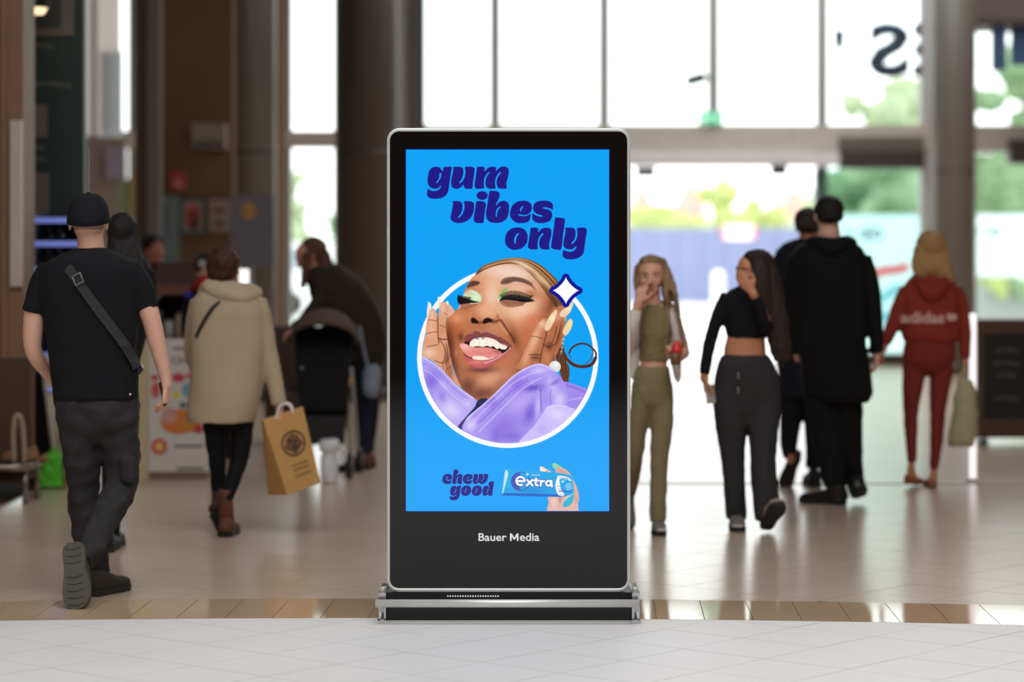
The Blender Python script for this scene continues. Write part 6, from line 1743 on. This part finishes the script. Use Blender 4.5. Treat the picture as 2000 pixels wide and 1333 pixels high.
# ---- 5: tall man in a long black coat, back view
P5 = Person('tall man in a long black hooded coat walking away', 15.6, 1625, .01)
M_BC = cloth('black_coat', (17, 16, 18))
g = Geo()
P5.rows(g, [(462, 1592, 1648, .08), (472, 1572, 1668, .11), (486, 1552, 1686, .14), (510, 1544, 1696, .16), (560, 1550, 1694, .165), (620, 1556, 1688, .155), (680, 1560, 1692, .16), (730, 1564, 1700, .17), (768, 1568, 1706, .175), (786, 1590, 1696, .16)])
P5.tube(g, [(1680, 505, 0, 24), (1700, 560, 0, 19), (1708, 620, 0, 16), (1713, 690, 0, 13)], ends=False)
P5.tube(g, [(1560, 505, 0, 22), (1546, 560, .02, 18), (1544, 620, .06, 16), (1556, 690, .1, 13)], ends=False)
co = P5.part('long_coat', g, M_BC, .011, 4, .006, .3, (2, 2, .4), 3)
g = Geo()
P5.tube(g, [(1582, 478, 0, 14), (1600, 476, -.09, 16), (1622, 486, -.13, 18), (1648, 476, -.09, 16), (1662, 478, 0, 14)], 4)
P5.part('hood', g, M_BC, .01, 3, .004, .1, None, 4, co)
g = Geo()
P5.leg(g, [(1606, 770, 0, 36), (1612, 840, .0, 31), (1622, 900, -.02, 25), (1630, 950, -.04, 22)])
P5.leg(g, [(1652, 770, 0, 34), (1655, 840, .02, 30), (1662, 900, .06, 24), (1668, 945, .1, 19)])
P5.part('trousers', g, cloth('black_wool', (19, 19, 21)), .01, 3, .004, .1, (1, 1, 2), 4)
P5.head(P5.p(1618, 423), (-.12, 1, 0), .235)
P5.tube(P5.skin, [(1619, 440, 0, 20), (1620, 475, 0, 23)], 1)
P5.rows(P5.skin, [(485, 1570, 1672, .1), (560, 1566, 1676, .12), (760, 1580, 1680, .11)])
P5.tube(P5.skin, [(1684, 520, 0, 14), (1708, 620, 0, 11), (1713, 688, 0, 9), (1713, 694, 0, 9)])
P5.hand(P5.p(1713, 692, 0), (-.03, .05, -1), (-1, .2, 0), (-.2, 1, 0), .9, .5)
P5.tube(P5.skin, [(1556, 520, 0, 14), (1544, 620, .06, 11), (1560, 700, .12, 9)])
P5.skin_done(M_SKIN_A)
g = Geo()
hc = P5.p(1619, 412)
g.ell(hc + V((0, 0, .01)), V((.092, 0, 0)), V((0, .114, 0)), V((0, 0, .086)))
g.ell(hc + V((0, -.03, -.03)), V((.084, 0, 0)), V((0, .088, 0)), V((0, 0, .055)))
P5.part('dark_hair', g, hairm('black_hair', (10, 9, 9), (22, 19, 18)), .008, 7, .004, .03, None, 3)
h5 = q(1640, 985, 15.55); h5.z = .003
boot(P5, [(1630, 940, -.04, 20), (1634, 960, -.04, 20), (1638, 975, -.03, 21)], h5 + V((.03, 0, 0)), (-.75, .55, 0), (0, 0, 1), .31, .12, M_LEATH, M_BOOTD)
h5b = P5.p(1682, 972, .02); 
boot(P5, [(1668, 930, .1, 17), (1672, 950, .09, 18), (1678, 962, .06, 19)], h5b, (-.1, .5, .62), (-.3, -.6, .5), .27, .115, M_LEATH, M_BOOTD)

# ---- 6: man behind, dark jacket
P6 = Person('shorter-looking man in a dark navy jacket beside the tall man in black', 16.85, 1570, .011)
M_NAVYJ = cloth('dark_navy', (28, 30, 38))
g = Geo()
P6.rows(g, [(466, 1556, 1606, .08), (476, 1530, 1620, .12), (492, 1514, 1630, .15), (540, 1512, 1632, .16), (620, 1516, 1630, .15), (700, 1518, 1628, .15), (775, 1520, 1625, .15)])
P6.tube(g, [(1528, 505, 0, 20), (1520, 570, 0, 16), (1518, 640, 0, 14), (1520, 690, 0, 12)], ends=False)
P6.tube(g, [(1616, 505, 0, 20), (1624, 570, 0, 16), (1624, 640, .05, 14), (1620, 690, .05, 12)], ends=False)
P6.part('jacket', g, M_NAVYJ, .012, 4, .005, .2, None, 3)
g = Geo()
P6.leg(g, [(1545, 760, 0, 28), (1544, 820, .02, 22), (1540, 870, -.06, 17), (1544, 892, -.1, 14)])
P6.leg(g, [(1592, 760, 0, 28), (1592, 820, 0, 22), (1590, 880, 0, 17), (1588, 915, 0, 15)])
P6.part('trousers', g, cloth('navy_trousers', (26, 27, 33)), .011, 3, .004, .1, None, 4)
P6.head(P6.p(1578, 443), (.1, 1, 0), .225)
P6.tube(P6.skin, [(1579, 460, 0, 18), (1580, 485, 0, 21)], 1)
P6.rows(P6.skin, [(492, 1535, 1618, .1), (560, 1530, 1612, .11), (760, 1535, 1610, .1)])
P6.tube(P6.skin, [(1528, 510, 0, 12), (1518, 640, 0, 10), (1520, 695, 0, 9)])
P6.hand(P6.p(1520, 696, 0), (0, 0, -1), (1, 0, 0), (0, 1, 0), .88, .4)
P6.skin_done(M_SKIN_B)
g = Geo()
hc = P6.p(1577, 434)
g.ell(hc + V((0, 0, .01)), V((.09, 0, 0)), V((0, .112, 0)), V((0, 0, .09)))
g.ell(hc + V((0, -.03, -.015)), V((.086, 0, 0)), V((0, .1, 0)), V((0, 0, .065)))
P6.part('short_hair', g, hairm('dark_short_hair', (34, 26, 24), (60, 48, 42)), .008, 7, .003, .03, None, 3)
M_BSNK = mat('black_trainer', (22, 20, 22), .6)
P6.shoe(P6.p(1556, 886, -.12), (-.25, .35, -.8), (.2, .85, .4), .28, .11, M_BSNK, M_BOOTD)
h6 = q(1588, 948, 16.85); h6.z = .003
P6.shoe(h6 + V((.01, -.08, 0)), (-.05, 1, 0), (0, 0, 1), .29, .115, M_BSNK, M_BOOTD)

# ---- 7: woman in a red tracksuit with a tote
P7 = Person('blonde woman in a rust-red hoodie and leggings walking away', 16.75, 1815, .0105)
M_REDH = cloth('rust_red_fleece', (146, 56, 44), .9)
M_REDL = cloth('rust_red_legging', (132, 50, 42), .8)
g = Geo()
P7.rows(g, [(526, 1796, 1846, .07), (540, 1778, 1860, .1), (560, 1764, 1870, .13), (590, 1758, 1876, .145), (630, 1757, 1876, .15), (655, 1760, 1874, .145), (668, 1766, 1868, .13)])
P7.tube(g, [(1774, 565, 0, 18), (1758, 600, 0, 17), (1744, 635, 0, 15), (1733, 662, .0, 12), (1729, 674, .0, 9)], ends=False)
P7.tube(g, [(1864, 565, 0, 17), (1878, 605, 0, 15), (1884, 650, 0, 13), (1885, 690, 0, 11), (1885, 702, 0, 9)], ends=False)
hd7 = P7.part('hoodie', g, M_REDH, .011, 3, .006, .14, None, 3)
g = Geo()
P7.tube(g, [(1790, 545, 0, 12), (1800, 556, -.1, 14), (1820, 575, -.14, 17), (1842, 556, -.1, 14), (1852, 545, 0, 12)], 4)
P7.part('hood', g, M_REDH, .01, 3, .003, .1, None, 5, hd7)
me = text_mesh('adidas', 82 / P7.k, 22 / P7.k, .03)
me.transform(Matrix.Translation(P7.p(1762, 632, -.162)))
n_ = len(me.vertices); co_ = np.empty(n_ * 3); me.vertices.foreach_get('co', co_); co_ = co_.reshape(-1, 3)
cxm = P7.p(1817, 0).x
co_[:, 1] += .12 * ((co_[:, 0] - cxm) / .19) ** 2 * .5
me.vertices.foreach_set('co', co_.ravel())
M_PINKP = mat('faded_pink_print', (222, 176, 164), .8)
obj('lettering', me, M_PINKP, hd7)
def petal(cx, cy, w, h, off):
    return [P7.p(cx + w * math.cos(a), cy + h * math.sin(a), off) for a in np.linspace(6.28, 0, 17)[:-1]]
for dx, w, h_ in ((0, 4, 8), (-7, 4, 7), (7, 4, 7)):
    obj('lettering', flat_fill([petal(1858 + dx, 620, w, h_, -.145)]), M_PINKP, hd7)
g = Geo()
P7.rows(g, [(655, 1770, 1866, .11), (680, 1764, 1866, .13), (705, 1762, 1865, .13), (722, 1776, 1852, .1), (735, 1800, 1826, .04)])
P7.leg(g, [(1787, 715, 0, 25), (1782, 760, 0, 20), (1779, 810, .0, 15), (1780, 850, -.03, 13), (1781, 905, -.06, 9)])
P7.leg(g, [(1840, 715, 0, 25), (1835, 760, 0, 20), (1831, 810, .0, 15.5), (1829, 860, .0, 13), (1824, 918, .0, 9)])
P7.part('leggings', g, M_REDL, .01, 6, .002, .08, None, 4)
P7.head(P7.p(1818, 487), (.0, 1, 0), .22)
P7.tube(P7.skin, [(1819, 505, 0, 15), (1820, 540, 0, 17)], 1)
P7.rows(P7.skin, [(555, 1785, 1852, .08), (620, 1782, 1856, .1), (700, 1775, 1855, .1)])
P7.tube(P7.skin, [(1774, 570, 0, 11), (1744, 635, 0, 9), (1728, 676, 0, 7), (1727, 680, 0, 7)])
P7.hand(P7.p(1727, 679, 0), (-.35, 0, -.9), (1, .2, 0), (-.2, 1, 0), .8, .4)
P7.tube(P7.skin, [(1866, 570, 0, 11), (1884, 650, 0, 9), (1885, 702, 0, 7), (1885, 708, 0, 7)])
P7.hand(P7.p(1885, 706, 0), (.02, .0, -1), (-1, .1, 0), (-.2, 1, 0), .8, .9)
P7.tube(P7.skin, [(1781, 895, -.06, 7), (1781, 905, -.06, 7.5), (1779, 918, -.07, 8), (1784, 936, -.02, 9), (1789, 942, .06, 8)])
P7.tube(P7.skin, [(1825, 905, 0, 7), (1824, 920, .0, 7.5), (1822, 940, -.02, 9.5), (1822, 944, .08, 8.5), (1824, 946, .16, 7)])
P7.skin_done(skin_mat('skin_warm', (206, 146, 112)))
for c0_, f0_ in ((q(1822, 949, 16.70), (0.02, 1, 0)),):
    c0_.z = .003
    P7.shoe(c0_ + V((0, 0, -.0)), f0_, (0, 0, 1), .24, .085, mat('tan_leather', (170, 100, 70), .6), mat('tan_sole', (140, 84, 60), .7), .045, 'slipper')
P7.shoe(P7.p(1772, 944, -.08) , (.42, .72, -.1), (0, .1, 1), .22, .085, MATS['tan_leather'], MATS['tan_sole'], .045, 'slipper')
g = Geo()
hc = P7.p(1818, 484)
g.ell(hc + V((0, -.01, .02)), V((.098, 0, 0)), V((0, .11, 0)), V((0, 0, .098)))
for a, b, c, d_, r in ((1800, 490, 1795, 530, 16), (1812, 495, 1806, 528, 15), (1828, 492, 1836, 530, 16), (1838, 490, 1850, 534, 13), (1842, 500, 1856, 540, 9), (1818, 495, 1820, 524, 16)):
    P7.tube(g, [(a, b, -.03, r), ((a + c) / 2, (b + d_) / 2, -.06, r), (c, d_, -.085, r * .8), (c + 1, d_ + 10, -.09, r * .4)])
P7.part('blonde_hair', g, hairm('blonde_hair', (138, 98, 56), (206, 166, 108)), .008, 2, .005, .035, (2, 2, .4), 3)
tt = thing('tote_bag', P7.p(1880, 870, -.02), 'pale olive plastic carrier bag held by the woman in red', 'bag')
g = Geo()
rowsb = [(742, 1872, 1900, .03), (760, 1868, 1906, .05), (800, 1862, 1908, .075), (840, 1854, 1910, .085), (866, 1850, 1904, .075), (872, 1854, 1900, .06)]
P7.rows(g, [(a, b, c, d, -.02) for a, b, c, d in rowsb], n=24)
obj('bag_body', remesh(g, .01, 2, .008, 6, .09), mat('bag_olive', (172, 168, 130), .6, var=.25, scale=14), tt, True)
for px in (1880, 1890):
    obj('handle', Geo().tube([P7.p(1884, 716, -.02), P7.p(px, 730, -.02), P7.p(px, 748, -.02)], [.008] * 3, 8).mesh(), MATS['bag_olive'], tt, True)

# ---- 8: woman with long black hair behind the man in the cap
P8 = Person('long-haired woman in black half hidden behind the man in the cap', 13.1, 245, .011)
g = Geo()
P8.rows(g, [(492, 220, 268, .08), (505, 205, 285, .11), (530, 198, 298, .14), (580, 196, 300, .15), (640, 198, 290, .15), (720, 200, 268, .15), (800, 204, 266, .15)])
P8.tube(g, [(284, 530, 0, 20), (292, 590, 0, 16), (282, 640, .05, 14), (262, 670, .15, 12)], ends=False)
P8.tube(g, [(208, 530, 0, 20), (204, 590, .05, 16), (214, 660, .15, 12)], ends=False)
P8.part('black_coat', g, M_BLKCL, .012, 4, .004, .15, None, 2)
g = Geo()
P8.leg(g, [(220, 790, 0, 26), (218, 900, 0, 20), (214, 1000, 0, 15), (212, 1060, 0, 13)])
P8.leg(g, [(252, 790, 0, 22), (248, 900, .05, 18), (226, 1000, .1, 14), (220, 1050, .1, 13)])
P8.part('black_trousers', g, M_BLKCL, .012)
P8.head(P8.p(240, 462), (0.1, 1, 0), .22)
P8.tube(P8.skin, [(241, 480, 0, 18), (242, 510, 0, 20)], 1)
P8.rows(P8.skin, [(520, 215, 282, .09), (640, 212, 270, .1), (800, 215, 262, .1)])
P8.tube(P8.skin, [(282, 540, 0, 13), (290, 590, 0, 11), (262, 672, .16, 9)])
P8.hand(P8.p(258, 674, .17), (-.5, .8, 0), (0, 0, -1), (0, 0, 1), .85, .4)
P8.skin_done(M_SKIN_B)
g = Geo()
hc = P8.p(240, 456)
g.ell(hc + V((0, -.01, .015)), V((.082, 0, 0)), V((0, .1, 0)), V((0, 0, .095)))
for a, c, d_, r in ((225, 222, 540, 15), (238, 236, 545, 17), (252, 258, 540, 15), (262, 272, 545, 11)):
    P8.tube(g, [(a, 444, -.03, r), (a, 470, -.05, r), ((a + c) / 2, 500, -.09, r), (c, d_, -.14, r * .8), (c, d_ + 16, -.15, r * .4)])
P8.part('long_hair', g, hairm('black_long_hair', (11, 9, 9), (26, 20, 19)), .009, 6, .004, .035, (2, 2, .4), 3)
for px, yy in ((212, 13.1), (222, 13.25)):
    h8 = q(px, 1075, yy); h8.z = .003
    P8.shoe(h8 + V((0, -.08, 0)), (0, 1, 0), (0, 0, 1), .25, .095, M_BSNK, M_BOOTD)

# ---- 9: seller behind the stall counter
P9 = Person('dark-haired stall seller standing behind the wooden counter', 20.2, 300, .012)
g = Geo()
P9.rows(g, [(520, 284, 316, .08), (530, 270, 330, .12), (560, 262, 336, .15), (640, 266, 332, .15), (720, 270, 330, .15)])
P9.tube(g, [(268, 545, 0, 14), (258, 600, 0, 12), (262, 650, -.1, 10)], ends=False)
P9.tube(g, [(330, 545, 0, 14), (340, 600, 0, 12), (334, 650, -.1, 10)], ends=False)
P9.part('brown_shirt', g, cloth('brown_shirt', (74, 54, 48)), .014)
g = Geo()
P9.leg(g, [(285, 700, 0, 18), (284, 790, 0, 14), (284, 866, 0, 11)])
P9.leg(g, [(316, 700, 0, 18), (316, 790, 0, 14), (316, 866, 0, 11)])
P9.part('trousers', g, M_BLKTR, .014)
P9.head(P9.p(301, 490), (.55, -.8, 0), .22)
P9.tube(P9.skin, [(300, 505, 0, 13), (300, 530, 0, 14)], 1)
P9.rows(P9.skin, [(535, 278, 322, .09), (620, 274, 324, .1), (720, 276, 322, .1)])
for sx in (262, 334):
    P9.tube(P9.skin, [(300 + (sx - 300) * .8, 550, 0, 9), (sx, 620, 0, 8), (sx, 656, -.12, 6)])
    P9.hand(P9.p(sx, 656, -.12), (0, -1, -.3), (0, -.3, -1), (1 if sx < 300 else -1, 0, 0), .85, .4)
P9.skin_done(skin_mat('skin_ruddy', (186, 118, 100)))
g = Geo()
hc = P9.p(300, 482)
g.ell(hc + V((-.01, .02, .02)), V((.09, 0, 0)), V((0, .1, 0)), V((0, 0, .085)))
P9.part('black_hair', g, MATS['black_hair'], .01, 2, .006, .04)
for px in (285, 316):
    h9 = q(px, 0, 20.2); h9.z = .003
    P9.shoe(h9 + V((0, .1, 0)), (0, -1, 0), (0, 0, 1), .27, .1, M_BSNK, M_BOOTD)

# ---- 10: person in a red scarf behind the woman in the coat
P10 = Person('person in navy coat and red scarf mostly hidden behind the beige coat', 18.3, 398, .012)
g = Geo()
P10.rows(g, [(560, 380, 428, .08), (575, 366, 438, .12), (600, 360, 444, .15), (680, 364, 442, .15), (770, 368, 440, .15)])
P10.tube(g, [(372, 590, 0, 14), (364, 640, .0, 12), (372, 690, -.08, 10)], ends=False)
P10.tube(g, [(434, 590, 0, 14), (442, 640, 0, 12), (436, 690, -.08, 10)], ends=False)
c10 = P10.part('navy_coat', g, cloth('navy_coat', (26, 28, 52)), .013, 3, .004, .15)
P10.raw('blue_patch', Geo().ball(P10.p(367, 576, -.09), .03, .03, .025), cloth('bright_blue', (70, 70, 180)), c10)
g = Geo()
P10.tube(g, [(380, 568, -.02, 10), (388, 556, -.1, 11), (404, 552, -.13, 12), (420, 558, -.1, 11), (428, 568, -.02, 10)], 4)
P10.part('red_scarf', g, cloth('scarf_red', (170, 44, 36)), .011, 2, .005, .06)
g = Geo()
P10.leg(g, [(386, 760, 0, 18), (384, 840, 0, 14), (384, 905, 0, 11)])
P10.leg(g, [(424, 760, 0, 18), (424, 840, 0, 14), (424, 905, 0, 11)])
P10.part('trousers', g, M_BLKCL, .014)
P10.head(P10.p(404, 532), (.3, -.9, 0), .215)
P10.tube(P10.skin, [(404, 548, 0, 13), (404, 575, 0, 14)], 1)
P10.rows(P10.skin, [(580, 376, 432, .09), (680, 374, 432, .1), (770, 376, 430, .1)])
for sx in (372, 436):
    P10.tube(P10.skin, [(404 + (sx - 404) * .8, 600, 0, 9), (sx, 650, 0, 8), (sx, 694, -.1, 6)])
    P10.hand(P10.p(sx, 696, -.1), (0, -.3, -1), (1 if sx < 404 else -1, 0, 0), (0, -1, 0), .82, .4)
P10.skin_done(M_SKIN_C)
g = Geo()
hc = P10.p(402, 524)
g.ell(hc + V((-.0, .02, .02)), V((.09, 0, 0)), V((0, .1, 0)), V((0, 0, .09)))
P10.part('dark_hair', g, MATS['black_hair'], .01, 2, .005, .04)
P10.raw('grey_clip', Geo().ball(hc + V((-.02, -.07, .03)), .03, .02, .03), mat('clip_grey', (170, 172, 168), .5))
for px in (385, 424):
    h_ = q(px, 0, 18.3); h_.z = .003
    P10.shoe(h_ + V((0, .1, 0)), (0, -1, 0), (0, 0, 1), .25, .1, M_BSNK, M_BOOTD)

# ---- 11: woman bending over a pushchair, and the pushchair
P11 = Person('brown-haired woman in a dark jacket bending over a pushchair', 18.2, 690, .012)
M_JK = cloth('dark_olive_jacket', (52, 44, 36))
g = Geo()
A = [(712, 690, .0), (708, 650, -.02), (688, 610, -.06), (660, 575, -.12), (632, 548, -.16), (614, 536, -.18)]
g.tube([P11.p(*a) for a in A], [.16, .17, .19, .19, .15, .09], 22, True, None, 3)
P11.tube(g, [(640, 560, -.2, 20), (618, 596, -.3, 17), (598, 625, -.4, 14), (578, 640, -.48, 11)], ends=False)
P11.tube(g, [(664, 560, .06, 20), (650, 610, .1, 17), (640, 660, .0, 13)], ends=False)
P11.part('jacket', g, M_JK, .013, 3, .008, .14, None, 4)
g = Geo()
P11.rows(g, [(690, 686, 742, .13), (720, 688, 742, .13), (750, 690, 740, .12)])
P11.leg(g, [(706, 740, -.02, 22), (710, 800, -.02, 16), (712, 860, .0, 13), (711, 892, .0, 11)])
P11.leg(g, [(728, 740, .06, 20), (726, 800, .1, 15), (722, 860, .14, 12), (720, 884, .14, 11)])
P11.part('jeans', g, cloth('dark_denim', (34, 40, 54)), .013, 3, .004, .1)
at11 = P11.head(P11.p(602, 503, -.2), (-.75, -.35, -.45), .22, up=(-.3, 0, 1))
P11.tube(P11.skin, [(606, 515, -.2, 14), (624, 545, -.17, 16)], 1)
P11.skin.tube([P11.p(640, 560, -.15), P11.p(680, 610, -.06), P11.p(710, 690, 0)], [.1, .12, .11], 14)
P11.tube(P11.skin, [(640, 562, -.2, 11), (598, 625, -.4, 9), (576, 642, -.5, 7)])
P11.hand(P11.p(575, 643, -.5), (-.7, -.3, -.4), (0, -.2, -1), (0, -1, 0), .85, .5)
P11.tube(P11.skin, [(664, 565, .06, 11), (640, 664, 0, 8)])
P11.hand(P11.p(640, 666, 0), (-.3, -.1, -.9), (-1, 0, .3), (0, -1, 0), .85, .5)
P11.skin_done(skin_mat('skin_peach', (200, 140, 116)))
g = Geo()
hc = P11.p(606, 496, -.18)
g.ell(hc + V((.022, .012, .03)), V((.1, 0, 0)), V((0, .11, 0)), V((0, 0, .095)))
P11.tube(g, [(618, 490, -.16, 20), (632, 508, -.18, 17), (638, 530, -.2, 11)])
P11.tube(g, [(600, 500, -.3, 10), (596, 530, -.34, 8), (592, 560, -.36, 5)])
P11.part('brown_hair', g, hairm('chestnut_hair', (64, 38, 28), (112, 70, 48)), .01, 2, .006, .04, (2, 2, .5), 5)
for px, yy, py in ((711, 18.2, 905), (721, 18.34, 895)):
    h_ = q(px, py, yy); h_.z = .003
    P11.shoe(h_ + V((.04, .0, 0)), (-.8, -.5, 0), (0, 0, 1), .25, .1, mat('brown_shoe', (110, 62, 48), .6), M_BOOTD)
hb_ = thing('shoulder_bag', P11.p(726, 760, -.12), 'pale grey-blue bag hanging at the bending woman\'s hip', 'bag')
g = Geo(); P11.rows(g, [(712, 716, 738, .03, -.2), (730, 708, 744, .06, -.2), (765, 708, 742, .06, -.2), (776, 714, 736, .04, -.2)])
obj('bag_body', remesh(g, .012, 2, .006, 3, .08), cloth('grey_blue_canvas', (140, 148, 164)), hb_, True)
obj('strap', Geo().tube([P11.p(718, 716, -.2), P11.p(706, 660, -.22), P11.p(700, 616, -.2)], [.012] * 3, 8, sub=3).mesh(), MATS['grey_blue_canvas'], hb_, True)

pc = thing('pushchair', V((q(640, 0, 17.7).x, 17.7, 0)), 'dark pushchair with a brown hood beside the bending woman', 'pushchair')
YP = 17.7
M_HOOD, M_PB, M_POLE = cloth('brown_hood_cloth', (96, 82, 74)), cloth('black_seat_cloth', (26, 24, 26)), mat('beige_pole', (150, 128, 100), .5)
g = Geo()
vv, ff = [], []
nA, nR = 20, 9
for r in range(nR):
    ph_ = math.radians(-10 + 120 * r / (nR - 1))
    for i in range(nA):
        a = math.pi * i / (nA - 1)
        vv.append(q(632, 700, YP) + V((.235 * math.cos(a), -.24 * math.cos(ph_) * math.sin(a) ** .8 + .05, .10 + .235 * math.sin(a) * (.55 + .45 * math.sin(max(.2, ph_))))))
for r in range(nR - 1):
    for i in range(nA - 1):
        ff.append((r * nA + i, r * nA + i + 1, (r + 1) * nA + i + 1, (r + 1) * nA + i))
hd_ = obj('hood', Geo().add(vv, ff).mesh(), M_HOOD, pc, True)
md = hd_.modifiers.new('t', 'SOLIDIFY'); md.thickness = .012
def pc_tube(name, pts, r, m, parent=None):
    return obj(name, Geo().tube([q(a, b, YP + d) for a, b, d in pts], [r] * len(pts), 10, True, None, 3 if len(pts) > 2 else 1).mesh(), m, parent or pc, True)
g = Geo().hexa([q(585, 800, YP - .18), q(680, 800, YP - .18), q(692, 646, YP + .12), q(574, 646, YP + .12), q(590, 850, YP + .1), q(676, 850, YP + .1), q(688, 636, YP + .22), q(578, 636, YP + .22)])
obj('seat', remesh(g, .014, 3, .004, 2, .1), M_PB, pc, True)
g = Geo().hexa([q(592, 868, YP - .2), q(672, 868, YP - .2), q(676, 812, YP - .2), q(588, 812, YP - .2), q(592, 868, YP + .2), q(672, 868, YP + .2), q(676, 812, YP + .2), q(588, 812, YP + .2)])
obj('basket', remesh(g, .014, 2, .005, 3, .1), mat('basket_dark', (36, 33, 34), .8), pc, True)
zw = .085
def wheel_at(px, d):
    c = q(px, 0, YP + d); c.z = zw
    w = obj('wheel', Geo().tube([c + V((-.02, 0, 0)), c + V((.02, 0, 0))], [zw, zw], 22, False).mesh(), M_RUB, pc, True)
    obj('hub', Geo().tube([c + V((-.024, 0, 0)), c + V((.024, 0, 0))], [.045, .045], 14, False).mesh(), mat('hub_grey', (120, 118, 116), .4), w, True)
    return c
for px, d in ((590, -.25), (682, -.25), (600, .3), (702, .3)):
    wheel_at(px, d)
pc_tube('frame_leg', [(676, 740, .1), (682, 820, -.05), (685, 905, -.25)], .014, M_POLE)
pc_tube('frame_leg', [(588, 740, .1), (590, 820, -.05), (590, 905, -.25)], .014, M_POLE)
pc_tube('frame_leg', [(686, 720, -.02), (694, 820, .14), (700, 905, .3)], .013, M_ALU)
pc_tube('frame_leg', [(590, 720, -.02), (598, 820, .14), (600, 905, .3)], .013, M_ALU)
pc_tube('handle_bar', [(588, 740, .1), (586, 672, .3), (590, 640, .42), (640, 634, .46), (682, 640, .42), (690, 672, .3), (678, 740, .1)], .013, M_BLACK)
obj('joint', Geo().ball(q(680, 748, YP - .02), .035, .03, .04).mesh(), mat('joint_tan', (190, 156, 104), .5), pc, True)
cw = thing('white_carrier', V((q(643, 0, 17.5).x, 17.2, 0)), 'white bottle-shaped carrier on the floor before the pushchair', 'container')
c = V((q(643, 0, 17.1).x, 17.1, 0.002))
obj('container_body', Geo().loft([(c + V((0, 0, z)), X_ * r, Y_ * r) for z, r in ((0, .055), (.02, .06), (.17, .06), (.2, .045), (.22, .07), (.27, .07), (.29, .05))], 20).mesh(), mat('container_white', (228, 228, 232), .4), cw, True)
obj('container_grip', Geo().tube([c + V((.05, 0, .24)), c + V((.1, 0, .22)), c + V((.1, 0, .14)), c + V((.055, 0, .12))], [.01] * 4, 8, sub=3).mesh(), MATS['container_white'], cw, True)
